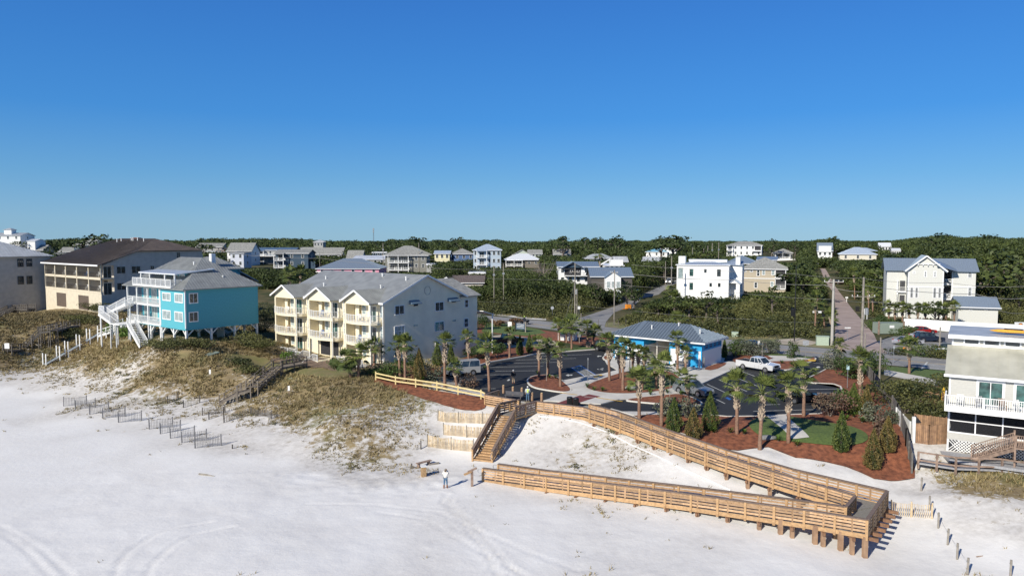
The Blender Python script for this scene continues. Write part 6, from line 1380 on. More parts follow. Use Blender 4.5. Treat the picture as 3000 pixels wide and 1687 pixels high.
for z0 in(3.0,6.0):
    for i,(x0,bn) in enumerate(((-24.6,'left'),(-15.5,'centre'),(-6.6,'right'))):
        cm=(plastic,bluepl,plastic)[i] if z0==6 else (woodm,bluepl,bluepl)[i];cn='white' if cm is plastic else('brown' if cm is woodm else 'blue')
        g='balcony chairs of the yellow condominium'
        chairmesh('balcony_chair',f'{cn} chair at the left on the {fl_n[z0]} balcony of the {bn} bay',local(K,x0+2.3,-1.0,z0+.06),K.a+.4,cm,g);chairmesh('balcony_chair',f'{cn} chair at the right on the {fl_n[z0]} balcony of the {bn} bay',local(K,x0+4.6,-1.0,z0+.06),K.a-.7,cm,g)
        if i!=0: tablemesh(f'round table on the {fl_n[z0]} balcony of the {bn} bay',local(K,x0+3.5,-1.1,z0+.06),plastic,'balcony tables of the yellow condominium')
chairmesh('patio_chair','left turquoise garden chair on the ground terrace of the left bay',local(K,-23.6,-2.4,.03),K.a+.3,tealpl,'turquoise garden chairs');chairmesh('patio_chair','right turquoise garden chair on the ground terrace of the left bay',local(K,-22.4,-2.2,.03),K.a-.4,tealpl,'turquoise garden chairs')
nm=['first','second','third','fourth','fifth']
for z0,fn in((4.15,'lower'),(7.0,'upper')):
    for i in range(5):
        chairmesh('balcony_chair',f'chair in the {nm[i]} {fn} screened balcony from the left of the brown roofed condominium',local(N_,-29+5.8*i+1.6,1.3,z0),N_.a+.5,bluepl if(i==3 and z0>5) else plastic,'balcony chairs of the brown roofed condominium')
        tablemesh(f'small table in the {nm[i]} {fn} screened balcony from the left',local(N_,-29+5.8*i+3.2,1.3,z0),plastic,'balcony tables of the brown roofed condominium')
for i,(x0,cm,cn) in enumerate(((.5,plastic,'white'),(1.9,MATS['pale_grey_deck'],'grey'),(3.6,woodm,'wooden'),(4.7,plastic,'white metal'))):
    chairmesh('balcony_chair',f'{cn} chair, number {i+1} from the left on the white balcony at the right edge'.replace('number 1','first').replace('number 2','second').replace('number 3','third').replace('number 4','fourth'),local(GH,x0+.4,-.9,4.3),GH.a+.2*i,cm,'chairs on the white balcony')
t=thing('sun_lounger','white strap sun lounger inside the screened porch','sun lounger',local(GH,3.6,1.2,1.7),GH.a+.1)
MB().box(-.9,.4,-.3,.3,.34,.40).obj('bed',plastic,t);MB().bar((.4,0,.38),(1.0,0,.85),.6,.05,(0,0,1)).obj('backrest',plastic,t);[MB().bar((s_,q_,.0),(s_+.12,q_,.35),.04,.04).obj('leg',plastic,t) for s_ in(-.8,.3) for q_ in(-.28,.28)]
t=thing('side_table','small white table in the screened porch','table',local(GH,1.6,1.0,1.7),0);MB().box(-.4,.4,-.3,.3,.5,.55).obj('tabletop',plastic,t);[MB().box(a-.03,a+.03,b-.03,b+.03,0,.5).obj('leg',plastic,t) for a in(-.35,.35) for b in(-.25,.25)]
# tables and benches at the restroom plaza
for i,(u__,l) in enumerate(((-12.4,'dark bench by the left white wall of the restroom'),(-8.8,'dark picnic table at the breezeway left side'),(-6.4,'dark picnic table at the breezeway right side'),(-2.6,'grey bench by the right white wall of the restroom'))):
    t=thing('plaza_bench',l,'bench',local(R,u__,-1.6 if i in(0,3) else -2.6,.16),R.a,'dark seats in front of the restroom');dm_=MATS['dark_grey_plastic']
    MB().box(-.9,.9,-.25,.25,.42,.48).obj('seat',dm_,t)
    if i in(0,3): MB().box(-.9,.9,.24,.3,.5,.9).obj('backrest',dm_,t)
    else: MB().box(-.9,.9,-.4,.4,.72,.78).obj('tabletop',dm_,t);MB().box(-.06,.06,-.3,.3,0,.72).obj('pedestal',dm_,t)
    for s_ in(-.75,.75): MB().box(s_-.04,s_+.04,-.2,.2,0,.42).obj('leg',dm_,t)
# vehicles -----------------------------------------------------------------
def wheel(t,x,y,r=.36,w=.24):
    ww=MB().tube([(x,y-w/2,r),(x,y+w/2,r)],r,18).obj('wheel',black,t);s=1 if y>0 else -1
    MB().tube([(x,y+s*(w/2-.01),r),(x,y+s*(w/2+.015),r)],r*.62,10).obj('rim',rimm,ww)
def car(name,label,cat,loc,rz,col,kind='suv',group=None,rough=.25,lights=True):
    """front points along +x"""
    t=thing(name,label,cat,loc,rz,group);cm=mat('paint_'+name+str(len(MATS)),col,rough,.3,spec=.8,var=.02)
    if kind=='suv': Lx,wd,low,top=4.6,1.85,.95,1.68;prof=[(-2.3,.35),(2.3,.35),(2.32,.62),(2.2,.85),(1.1,1.0),(-2.2,1.02),(-2.3,.8)];cab=[(-2.2,1.0),(1.05,.98),(.25,1.62),(-1.9,1.66)]
    elif kind=='sedan': Lx,wd,low,top=4.8,1.84,.9,1.45;prof=[(-2.4,.3),(2.4,.3),(2.42,.55),(2.25,.78),(1.0,.92),(-1.5,.95),(-2.35,.93),(-2.42,.7)];cab=[(-1.75,.93),(1.15,.9),(.3,1.40),(-1.0,1.43)]
    elif kind=='pickup': prof=[(-2.9,.5),(2.85,.45),(2.9,.8),(2.8,1.1),(1.5,1.22),(-2.9,1.25)];cab=[(-.75,1.2),(1.45,1.18),(.75,1.85),(-.6,1.88)];Lx,wd=5.8,2.0
    elif kind=='van': prof=[(-2.5,.4),(2.5,.4),(2.52,.8),(2.3,1.1),(1.5,1.2),(-2.5,1.2)];cab=[(-2.5,1.18),(1.6,1.16),(.9,1.95),(-2.45,2.0)];Lx,wd=5.,1.95
    ys_=[-wd/2,-wd/2+.07,wd/2-.07,wd/2];bd=MB();n=len(prof);cx_=sum(p[0] for p in prof)/n;cz_=.72
    for k,yy in enumerate(ys_):
        f_=.94 if k in(0,3) else 1
        bd.v+=[(cx_+(p[0]-cx_)*(f_*.02+.98 if f_<1 else 1),yy,cz_+(p[1]-cz_)*f_) for p in prof]
    for k in range(3):
        for i in range(n): a=k*n+i;c=k*n+(i+1)%n;bd.f.append((a,c,c+n,a+n))
    bd.f.append(tuple(range(n)));bd.f.append(tuple(reversed(range(3*n,4*n))))
    body=bd.obj('body',cm,t);bv=body.modifiers.new('bevel','BEVEL');bv.width=.05;bv.segments=2;bv.limit_method='ANGLE'
    # cabin: roof plus glass
    tp=.2;y0,y1=wd/2-.05,wd/2-.05-tp
    (ax,az),(bx,bz),(cx2,cz2),(dx,dz)=cab
    cv_=[(ax,-y0,az),(bx,-y0,bz),(cx2,-y1,cz2),(dx,-y1,dz),(ax,y0,az),(bx,y0,bz),(cx2,y1,cz2),(dx,y1,dz)]
    MB().add(cv_,[(0,1,2,3),(7,6,5,4),(1,5,6,2),(0,3,7,4),(3,2,6,7)]).obj('cabin_glass',glass,t)
    rf=MB();rf.add([(cx2+.04,-y1-.02,cz2-.01),(cx2+.04,y1+.02,cz2-.01),(dx-.06,y1+.02,dz-.01),(dx-.06,-y1-.02,dz-.01),(cx2-.1,-y1+.08,cz2+.06),(cx2-.1,y1-.08,cz2+.06),(dx+.1,y1-.08,dz+.06),(dx+.1,-y1+.08,dz+.06)],[(4,5,6,7),(0,1,5,4),(1,2,6,5),(2,3,7,6),(3,0,4,7)])
    for sg in(-1,1):
        for (px_,pz_),(qx_,qz_) in(((bx,bz),(cx2,cz2)),((ax,az),(dx,dz))): rf.bar((px_,sg*y0,pz_),(qx_,sg*y1,qz_),.09,.06)
        for k_ in(.38,.68):
            if kind=='sedan' and k_>.5: continue
            rf.bar((ax+(bx-ax)*k_,sg*(y0+.005),az),(dx+(cx2-dx)*k_,sg*(y1+.01),dz),.05,.09)
    rf.obj('roof',cm,t)
    if kind=='pickup':
        MB().box(-2.8,-.85,-wd/2+.12,wd/2-.12,1.2,1.27).obj('bed_liner',black,t)
    if kind in('suv',):
        for sg in(-1,1): MB().bar((-1.7,sg*.6,1.75),(.1,sg*.6,1.72),.04,.04).obj('roof_rail',poleb,t)
    fx=prof[2][0];hl=.62 if kind!='pickup' else .92
    MB().box(fx-.12,fx+.02,-.52,.52,hl-.15,hl+.13).obj('grille',poleb,t);MB().box(fx-.1,fx+.03,-wd/2+.08,wd/2-.08,hl-.35,hl-.2).obj('bumper',chrome if kind=='pickup' else cm,t)
    for sg in(-1,1):
        MB().box(fx-.25,fx+.0,sg*(wd/2-.42),sg*(wd/2-.06),hl-.02,hl+.14).obj('headlight',mat('headlight_lens',(.7,.72,.75),.1),t)
        MB().box(-Lx/2-.01-(0 if kind!='pickup' else .02),-Lx/2+.15,sg*(wd/2-.3),sg*(wd/2-.05),.8,.98).obj('tail_light',mat('tail_light_lens',(.35,.01,.01),.2),t)
        MB().box(cab[1][0]-.45,cab[1][0]-.25,sg*(wd/2),sg*(wd/2+.16),cab[1][1]+.02,cab[1][1]+.2).obj('door_mirror',cm,t)
        sd=MB()
        for k_ in(.36,.64): xx=ax+(bx-ax)*k_+.1;sd.box(xx-.008,xx+.008,sg*(wd/2-.004),sg*(wd/2+.003),.45,.9)
        sd.obj('door_seams',poleb,t)
        for s2 in(-1,1):
            wx=s2*Lx*.305;MB().tube([(wx,sg*(wd/2-.1),.37),(wx,sg*(wd/2+.004),.37)],.44,18).obj('wheel_arch',poleb,t);wheel(t,wx,sg*(wd/2-.09),.36 if kind!='pickup' else .41)
    return t
def carpix(name,label,cat,p,fwd,col,kind,dz=.035,**k):
    x,y=W(*p,PZ);return car(name,label,cat,(x,y,PZ+dz),fwd,col,kind,**k)
fw_r=GA-.12
carpix('pickup_truck','white four door pickup truck parked in the right hand car park','pickup truck',(2220,1085),fw_r-.1,(.75,.76,.77),'pickup')
carpix('suv','silver grey SUV parked behind a short palm by the curved planter','SUV',(2030,1155),fw_r-.1,(.20,.22,.24),'suv')
carpix('sedan','black sedan seen between two palm trunks on the right','sedan',(2350,1178),.12,(.006,.007,.012),'sedan',rough=.15)
carpix('suv','pale grey boxy SUV behind palms beside the yellow condominium','SUV',(1350,1098),.30+math.pi,(.42,.43,.43),'van')
carpix('suv','black SUV parked left of the restroom building','SUV',(1778,1030),-1.0,(.012,.012,.014),'suv')
carpix('pickup_truck','dark navy pickup parked behind the hedge right of the yellow condominium','pickup truck',(1485,1010),.5,(.012,.016,.028),'pickup')
carpix('van','dark car on the highway behind the shrubs right of the restroom','car',(2195,1022),GA+math.pi,(.02,.02,.022),'sedan')
carpix('sedan','bright red car in front of the long white wall','car',(2703,978),math.radians(10),(.45,.012,.012),'sedan')
carpix('suv','silver car between the red car and the dark blue SUV','car',(2706,994),math.radians(5),(.55,.55,.58),'sedan')
carpix('suv','dark blue SUV parked right of the silver car','SUV',(2722,1001),math.radians(-5),(.015,.025,.05),'suv')
carpix('sedan','pearl white car nearest the low hedge on the right','car',(2660,1010),math.radians(8),(.5,.5,.53),'sedan')
carpix('sedan','grey car half hidden by the grey beach house','car',(2775,1030),math.radians(50),(.2,.22,.24),'sedan')
x,y,z=atD(1962,828,260);car('pickup_truck','white pickup far up the side street under the oaks','pickup truck',(x,y,tz(x,y)+.05),-2.0,(.7,.7,.72),'pickup')
x,y,z=G(2430,832);car('suv','tiny dark car at the side of the paver street','car',(x+2.5,y,tz(x,y)),2.0,(.08,.04,.03),'suv')
# motorcycle with rider
x,y=W(1537,950,PZ);t=thing('motorcycle','dark motorcycle riding along the highway','motorcycle',(x,y,PZ+.03),GA+math.pi)
for wx in(-.75,.75): ww=MB().tube([(wx,-.07,.33),(wx,.07,.33)],.33,16).obj('wheel',black,t);MB().tube([(wx,-.08,.33),(wx,.08,.33)],.2,10).obj('rim',rimm,ww)
MB().tube([(-.8,0,.75),(-.2,0,.8),(.3,0,.95),(.7,0,.85)],[.14,.2,.24,.1],10).obj('body',mat('motorcycle_paint',(.02,.03,.05),.2),t);MB().tube([(.75,0,.33),(.45,0,1.1)],.05,6).obj('fork',chrome,t);MB().bar((.45,-.35,1.12),(.45,.35,1.12),.04,.04).obj('handlebar',poleb,t);MB().box(-1.0,-.6,-.4,.4,.6,.95).obj('saddlebags',poleb,t)
t=thing('person','motorcycle rider in a dark jacket and yellow green helmet','person',(x,y,PZ+.03),GA+math.pi)
fig('body',[((-.25,0,.95),.14),((-.12,0,1.2),.14),((-.02,0,1.42),.15),((.02,0,1.55),.06),((.05,0,1.66),.1),((.1,-.22,1.38),.06),((.3,-.3,1.2),.045),((.45,-.28,1.14),.04),((.1,.22,1.38),.06),((.3,.3,1.2),.045),((.45,.28,1.14),.04),((-.1,-.16,.9),.1),((.25,-.22,.8),.08),((.1,-.22,.4),.06),((-.1,.16,.9),.1),((.25,.22,.8),.08),((.1,.22,.4),.06)],[(0,1),(1,2),(2,3),(3,4),(2,5),(5,6),(6,7),(2,8),(8,9),(9,10),(0,11),(11,12),(12,13),(0,14),(14,15),(15,16)],MATS['black_jacket'],t)
MB().tube([(.05,0,1.56),(.05,0,1.65),(.05,0,1.76),(.05,0,1.82)],[.1,.14,.12,.04],12).obj('helmet',mat('lime_helmet',(.5,.7,.1),.3),t)
# orange machine on the side street
x,y,z=G(1840,908);t=thing('orange_machine','orange portable machine with a small tow frame on the side street verge','machine',(x,y,z),.3)
MB().box(-.9,.9,-.7,.7,.5,1.9).obj('housing',orange,t);MB().box(.9,2.0,-.4,.4,.5,1.2).obj('engine',mat('grey_engine',(.2,.22,.24),.6),t);MB().bar((-2.4,0,.5),(-.9,0,.5),.15,.15).obj('tow_bar',orange,t);wheel(t,0,-.8,.4);wheel(t,0,.8,.4);t.scale=(.7,.7,.75)
# kiosk, dumpster, boxes, signs
x,y=W(1660,998,PZ);t=thing('kiosk','small white board kiosk with a dark hatch beside the highway palms','kiosk',(x,y,PZ),-.25)
MB().box(-1.6,1.6,0,2.2,0,2.1).box(-1.6,-1.3,0,2.2,2.1,2.9).obj('wall',mw,t);MB().box(-1.1,-.2,-.05,.02,1.3,2.0).obj('hatch',glassg,t);MB().box(-1.1,-.3,-.08,-.05,1.2,1.4).obj('green_sign',mat('green_sign_paint',(.0,.25,.12),.5),t)
x,y=W(2610,980,PZ);t=thing('dumpster_enclosure','grey green double gate enclosure with timber posts by the street corner','enclosure',(x,y,PZ),.02)
gg=mat('sage_green_paint',(.24,.29,.24),.7,stripe=(0,.3,.9));MB().box(-2.2,0,0,.1,.2,2.0).obj('gate',gg,t);MB().box(.05,2.2,0,.1,.2,2.0).obj('gate',gg,t);MB().box(-2.3,2.5,.1,2.6,.1,2.2).obj('walls',gg,t);[MB().box(q-.12,q+.12,-.1,.14,-.1,2.6).obj('post',woodm,t) for q in(-2.4,2.5)];MB().box(-.3,.6,-.04,0,1.3,1.8).obj('notice',white,t)
for p,s_,l in(((2410,1012),1.0,'large pale green utility cabinet at the foot of the concrete pole'),((2432,1008),.85,'dark green utility cabinet behind the pale green one'),((2153,987),.6,'small pale green utility box in the scrub right of the restroom roof')):
    x,y=W(*p,PZ);t=thing('utility_cabinet',l,'utility box',(x,y,PZ),-.3,'green utility cabinets');cmn=mat('pale_green_enamel',(.38,.46,.36),.6) if 'pale' in l.split(' behind')[0] else mat('dark_green_enamel',(.08,.12,.09),.6);MB().box(-1.0*s_,1.0*s_,0,1.4*s_,0,1.5*s_).obj('cabinet',cmn,t);MB().box(-1.05*s_,1.05*s_,-.05,1.45*s_,1.5*s_,1.58*s_).obj('lid',cmn,t)
def sign(name,label,p,h,col,wd=.5,hh=.6,rz=0,rnd=False,pm=None,z=None,bt=0.0):
    x,y,z=G(*p) if z is None else (*W(*p,z),z);t=thing(name,label,'sign',(x,y,z),rz);MB().box(-.03,.03,-.03,.03,-.1,h).obj('post',pm or metalg,t)
    q=MB()
    if rnd: q.add([(math.cos(i*math.pi/4+math.pi/8)*wd/2,-.05,h-hh/2+math.sin(i*math.pi/4+math.pi/8)*hh/2) for i in range(8)]+[(math.cos(i*math.pi/4+math.pi/8)*wd/2,-.03,h-hh/2+math.sin(i*math.pi/4+math.pi/8)*hh/2) for i in range(8)],[tuple(range(8)),tuple(range(15,7,-1))]+[(i,i+8,(i+1)%8+8,(i+1)%8) for i in range(8)])
    else: q.box(-wd/2,wd/2,-.05,-.03,h-hh,h)
    q.obj('plate',col,t);return t
greyp=mat('sign_back_aluminium',(.5,.52,.54),.4,.3)
sign('road_sign','octagonal sign with grey back beside the highway scrub',(1618,929),2.6,greyp,.8,.8,0,True)
sign('road_sign','square white sign beside the tall utility pole',(1696,932),2.8,plastic,.6,.7)
sign('street_sign','grey backed road sign at the car park exit',(2359,1056),3.1,greyp,.9,.75,z=PZ)
sign('parking_sign','small pale parking sign behind the pickup',(2222,1045),2.6,plastic,.35,.6,z=PZ)
sign('parking_sign','blue and white sign on a pole in the right mulch bed',(2482,1138),3.0,mat('pale_blue_sign',(.5,.7,.75),.5),.35,.6,z=PZ)
sign('thin_sign_pole','slim grey sign pole beside the blue hatched aisle',(1722,1125),3.4,metalg,.12,.3,z=PZ)
sign('thin_sign_pole','slim white pole right of the short palm near the condominium',(1348,1133),3.2,plastic,.12,.3,z=PZ)
sign('street_sign','thin sign post at the corner of the highway crossing',(2617,1063),2.6,greyp,.25,.4,z=PZ)
sign('low_blue_sign','short turquoise and white flag sign beside the highway hedge',(2742,1048),1.4,mat('turquoise_sign',(.1,.5,.6),.5),.35,1.2,z=PZ)
sign('street_sign','white street name blade on a dark post at the paver street corner',(2482,1000),2.6,plastic,1.1,.22,z=PZ)
x,y=W(1525,972,PZ);t=thing('entrance_sign','dark blue board sign between two posts on the lawn','sign',(x,y,PZ),-.5)
MB().box(-1.0,1.0,-.05,.05,.5,1.7).obj('board',mat('slate_blue_sign',(.06,.10,.16),.6),t);[MB().box(q-.1,q+.1,-.1,.1,-.1,2.1).obj('post',pm_,t) for q,pm_ in((-1.15,poleb),(1.15,pole))]
for i in range(3): MB().box(-.8,.8,-.06,-.05,1.45-.3*i,1.52-.3*i).obj('lettering_line',white,t)
sign('entrance_sign','small white information sign left of the dark blue board',(1494,970),1.9,plastic,.9,1.0,-.5,z=PZ)
x,y=W(2650,1037,PZ);t=thing('traffic_barrel','orange and white striped traffic barrel beside the highway','traffic barrel',(x,y,PZ))
for i in range(5): MB().tube([(0,0,i*.22),(0,0,i*.22+.22)],[.32-.012*i,.31-.012*i],14).obj('band',orange if i%2==0 else white,t)
x,y=W(2535,935,PZ);t=thing('round_sign','white round topped arch sign beside the twin transformer pole','sign',(x,y,PZ));MB().tube([(0,-.06,1.9),(0,0,1.9)],.62,16).obj('disc',white,t);[MB().box(q-.07,q+.07,-.06,0,0,1.6).obj('leg',white,t) for q in(-.35,.35)];MB().box(-.5,.5,-.07,0,1.2,1.6).obj('board',white,t)
for p,l in(((2480,885),'white mailbox on the right of the paver street'),((2395,930),'white mailbox shaped like a boat beside the left scrub'),((1867,862),'white post box at the bend of the side street')):
    x,y,z=G(*p);t=thing('mailbox',l,'mailbox',(x,y,z));MB().box(-.08,.08,-.08,.08,-.1,1.2).obj('post',white,t);MB().box(-1.1 if 'boat' in l else -.3,.9 if 'boat' in l else .3,-.25,.25,1.1,1.55).obj('box',white,t)
x,y,z=G(2512,912);t=thing('wheelie_bin','black wheelie bin in the red mulch beside the paver street','bin',(x,y,z));MB().box(-.35,.35,-.35,.35,.05,1.1).obj('tub',black,t);MB().box(-.4,.4,-.4,.4,1.1,1.18).obj('lid',black,t)
x,y=W(1697,1005,PZ);t=thing('meter_box','grey electric meter on a short post among mulch','utility box',(x,y,PZ));MB().box(-.05,.05,-.05,.05,0,1.4).obj('post',pole,t);MB().box(-.25,.25,-.12,0,1.1,1.8).obj('cabinet',metalg,t)
x,y=W(1724,1018,PZ);t=thing('brown_cabinet','small dark brown box beside the car park kerb','box',(x,y,PZ));MB().box(-.4,.4,0,.4,0,.9).obj('body',woodm,t);MB().box(-.44,.44,-.04,.44,.9,.96).obj('lid',woodm,t)
x,y=W(1845,1100,PZ+.15);t=thing('lamp_post','slim black lamp post in front of the restroom','lamp post',(x,y,PZ+.15));MB().tube([(0,0,0),(0,0,3.4)],.06,8).obj('pole',poleb,t);MB().box(-.16,.16,-.16,.16,3.4,3.85).obj('lantern',poleb,t)
for p,l in(((2100,1150),'rounded dark boulder on the planter lawn'),((1848,1141),'dark drain stone on the planter lawn'),((2252,1288),'pale grey boulder beside the concrete apron')):
    x,y,z=G(*p)
    if l.startswith('rounded'): continue
    t=bmesh.new();bmesh.ops.create_icosphere(t,subdivisions=2,radius=.5)
    for v in t.verts: v.co*=rng.uniform(.8,1.15);v.co.z*=.55;v.co.x*=1.5
    me=bpy.data.meshes.new('boulder');t.to_mesh(me);t.free();me.materials.append(mat('grey_boulder',(.14,.14,.14),.9,noise=(.28,.28,.27),nscale=3));o=bpy.data.objects.new('boulder',me);C.objects.link(o);o.location=(x,y,z+.2);tag(o,l,'boulder')
x,y,z=G(625,1042);t=thing('stacked_pipes','row of four grey green pipes lying on the dune grass','pipes',(x,y,z+.1),.9)
for i in range(5): MB().tube([(-.9,i*.32,0),(.9,i*.32,.3)],.12,8).obj('pipe',mat('sage_plastic',(.26,.32,.27),.6),t)
# long white wall on the right
P=[Vector((*W(a,b,PZ),PZ)) for a,b in[(2647,962),(2700,965),(2800,972),(3150,992)]]
t=thing('white_garden_wall','long bright white wall with coping in front of the greige house','wall',P[0]);O=P[0];wl=MB();cpn=MB()
for a,b in zip(P[:-1],P[1:]): wl.bar(a-O+Vector((0,0,.95)),b-O+Vector((0,0,.95)),.2,2.1);cpn.bar(a-O+Vector((0,0,2.04)),b-O+Vector((0,0,2.04)),.3,.1)
wl.obj('wall',white,t);cpn.obj('coping',white,t)
x,y=W(2990,975,PZ);t=thing('wall_banner','white banner with a dark round emblem hung on the white wall','banner',(x,y-.6,PZ+.2),-.1);MB().box(-1.6,1.6,-.05,0,.4,2.0).obj('cloth',plastic,t);MB().tube([(-.5,-.07,1.4),(-.5,-.05,1.4)],.45,16).obj('emblem',dark,t);MB().tube([(-.5,-.09,1.4),(-.5,-.07,1.4)],.34,16).obj('emblem_centre',orange,t)
# small fence stakes along highway verge
for i,px in enumerate((1753,1779,1798,1812,1834,1870)):
    x,y=W(px,953+(i%2)*3,PZ);tag(MB().tube([(x,y,PZ-.1),(x,y,PZ+1.3)],.06,6).obj('verge_post',woodo),'dark stake in the row along the highway verge behind the restroom','stake','dark stakes along the highway verge')
# utility poles and wires -------------------------------------------------
def upole(label,p,top,m_=pole,arm=None,arz=0,z=PZ,tr=None,r=.17,name='utility_pole',G_=False,lean=0):
    if G_: x,y,z=G(*p)
    else: x,y=W(*p,z)
    _,_,zt=atD(p[0],top,y);t=thing(name,label,'utility pole',(x,y,z),arz);h=zt-z
    MB().tube([(0,0,-.3),(lean,0,h)],[r,r*.7],10).obj('shaft',m_,t)
    if arm:
        for k,(dz_,L_) in enumerate(arm):
            MB().box(-L_,L_,-.15,-.05,h-dz_-.12,h-dz_).obj('crossarm',m_,t);ins=MB()
            for s_ in(-.95,-.5,.5,.95): ins.tube([(s_*L_,-.1,h-dz_),(s_*L_,-.1,h-dz_+.25)],.05,6)
            ins.obj('insulators',trimw,t)
    if tr: MB().tube([(tr[0],-.1,h-tr[1]-1.1),(tr[0],-.1,h-tr[1])],.3,12).obj('transformer',metalg,t)
    return (x,y,z,h)
ARZ=GA
p1=upole('tall weathered utility pole with crossarm, transformer and guy wires beside the highway',(1684,935),771,arm=[(5.5 if 0 else 1.9,1.3)],arz=ARZ,tr=(.45,6.0))
upole('second slimmer pole standing tight against the transformer pole',(1690,938),845,r=.11)
p2=upole('thin utility pole with small crossarm in front of the white gabled house',(1799,952),790,arm=[(.6,.9)],arz=ARZ,r=.13)
p3=upole('lone pole beside the side street left of the modern white house',(1949,850),765,G_=True,r=.14)
p4=upole('bright concrete pole with crossarm left of the paver street',(2437,1012),818,concpole,arm=[(.4,1.6)],arz=-.15,r=.26)
p5=upole('weathered pole with crossarm and transformer right of the paver street',(2524,1022),812,arm=[(3.2,1.9)],arz=-.1,tr=(.6,5.2),r=.24)
upole('short stub pole right beside the twin transformer pole',(2533,1050),975,r=.12)
p6=upole('slim black lamp mast in the scrub left of the paver street',(2327,1000),780,poleb,r=.11,name='lamp_mast')
MB().box(-.7,-.15,-.2,.2,4.6,6.0).obj('equipment_box',poleb,[o for o in C.objects if o.name=='lamp_mast'][0])
upole('short grey pole in the planting right of the car park',(2576,1125),988,r=.13)
upole('grey stub pole beside the parked dark blue SUV',(2752,1032),958,r=.15)
upole('grey pole behind the roof of the yellow condominium at left',(938,830),740,r=.14,arm=None)
upole('thin grey pole rising behind the yellow condominium roof ridge',(1299,828),762,arm=[(3.6,.2)],r=.14)
upole('leaning pale dead trunk pole left of the yellow condominium roof',(822,835),758,r=.13,lean=-1.4)
upole('short stub by the palm trunks left of the condominium roof',(832,835),808,r=.1)
upole('short pole with a white cap in front of the highway sign',(1702,990),918,r=.12)
for i,(px,py,tp) in enumerate(((2029,752,725),(2047,752,735),(2062,750,726),(2074,750,720),(2087,748,712),(2106,740,710),(1968,775,750),(1475,800,773),(1447,795,778),(1122,735,712),(1227,735,712))):
    D=300 if i<6 else(200 if i<9 else 290);x,y,z=atD(px,tp,D);g=tz(x,y);t=thing('thin_distant_pole','thin distant grey pole rising out of the woods','pole',(x,y,g),0,'thin distant poles in the woods');MB().tube([(0,0,-.2),(0,0,z-g)],.13,6).obj('shaft',pole,t);MB().box(-.3,.3,-.2,.2,(z-g)*.75,(z-g)*.75+.5).obj('fitting',metalg,t)
x,y,z=atD(1094,670,900);t=thing('radio_mast','tiny lattice radio mast above the skyline','radio mast',(x,y,tz(x,y)));h=z-tz(x,y);mb=MB()
for a in range(3): mb.tube([(math.cos(a*2.1)*.7,math.sin(a*2.1)*.7,0),(math.cos(a*2.1)*.3,math.sin(a*2.1)*.3,h)],.14,4)
n=20
for i in range(n): mb.bar((-.6,0,h*i/n),(.6,0,h*(i+1)/n),.12,.12);
mb.obj('lattice',metalg,t);[MB().box(-.9,.9,-.6,.6,h*k,h*k+1.2).obj('antenna',metalg,t) for k in(.8,.9,.97)]
def wire(label,pts,sag=.5,r=.022):
    mb=MB()
    for a,b in zip(pts[:-1],pts[1:]):
        q=[]
        for i in range(9):
            f_=i/8;p=Vector(a).lerp(Vector(b),f_);p.z-=sag*4*f_*(1-f_);q.append(tuple(p))
        mb.tube(q,r,4,False)
    return tag(mb.obj('power_line',wirem),label,'power line','overhead power lines')
def pt(px,py,D): return atD(px,py,D)
# along the highway: left edge -> pole 1 -> thin pole -> right poles -> right edge
Dp=p1[1];
wire('top overhead line crossing from the left poles past the transformer pole',[pt(940,741,178),pt(1299,762,162),pt(1684,774,Dp),pt(1799,793,p2[1])],.25)
wire('second overhead line just under the top one left of the transformer pole',[pt(700,745,190),pt(940,757,178),pt(1299,787,162),pt(1684,788,Dp)],.3,.03)
wire('third overhead line running level into the transformer pole',[pt(1299,810,162),pt(1684,820,Dp)],.2)
wire('lowest thin line above the scrub beside the highway',[pt(1389,882,155),pt(1684,893,Dp),pt(1800,904,p2[1])],.1,.018)
wire('upper line from the thin pole to the black lamp mast and street poles',[pt(1850,776,140),pt(2324,802,125),pt(2523,815,p5[1])],.2)
wire('double thick line sagging in front of the modern white and tan houses',[pt(1850,803,140),pt(2150,820,130),pt(2415,835,p4[1]),pt(2523,855,p5[1])],.25,.035)
wire('line passing in front of the tan house porch towards the concrete pole',[pt(1732,825,150),pt(1970,845,138),pt(2165,858,128),pt(2440,877,p4[1]),pt(2600,885,108)],.2)
wire('low line crossing the scrub in front of the restroom roof ridge',[pt(1860,911,135),pt(2200,935,118),pt(2400,944,p4[1])],.2,.018)
wire('upper right line from the street poles to the right edge',[pt(2523,815,p5[1]),pt(2780,828,96),pt(3010,838,88)],.3)
wire('thick middle line from the crossarm pole past the greige house',[pt(2523,835,p5[1]),pt(2860,862,92),pt(3010,873,85)],.3,.035)
wire('lower right line passing in front of the greige garage',[pt(2540,882,p5[1]),pt(2930,910,90),pt(3010,916,86)],.2)
wire('dark service cable swinging down from the stub pole to the planting',[pt(2576,990,p5[1]-6),pt(2680,1040,95)],.6,.018)
for a,l in((1655,'left guy wire of the transformer pole'),(1670,'right guy wire of the transformer pole')):
    x,y=W(a,942,PZ);o=MB().tube([(x,y,PZ),(p1[0],p1[1],p1[2]+p1[3]-4)],.02,4).obj('guy_wire',wirem);tag(o,l,'guy wire')
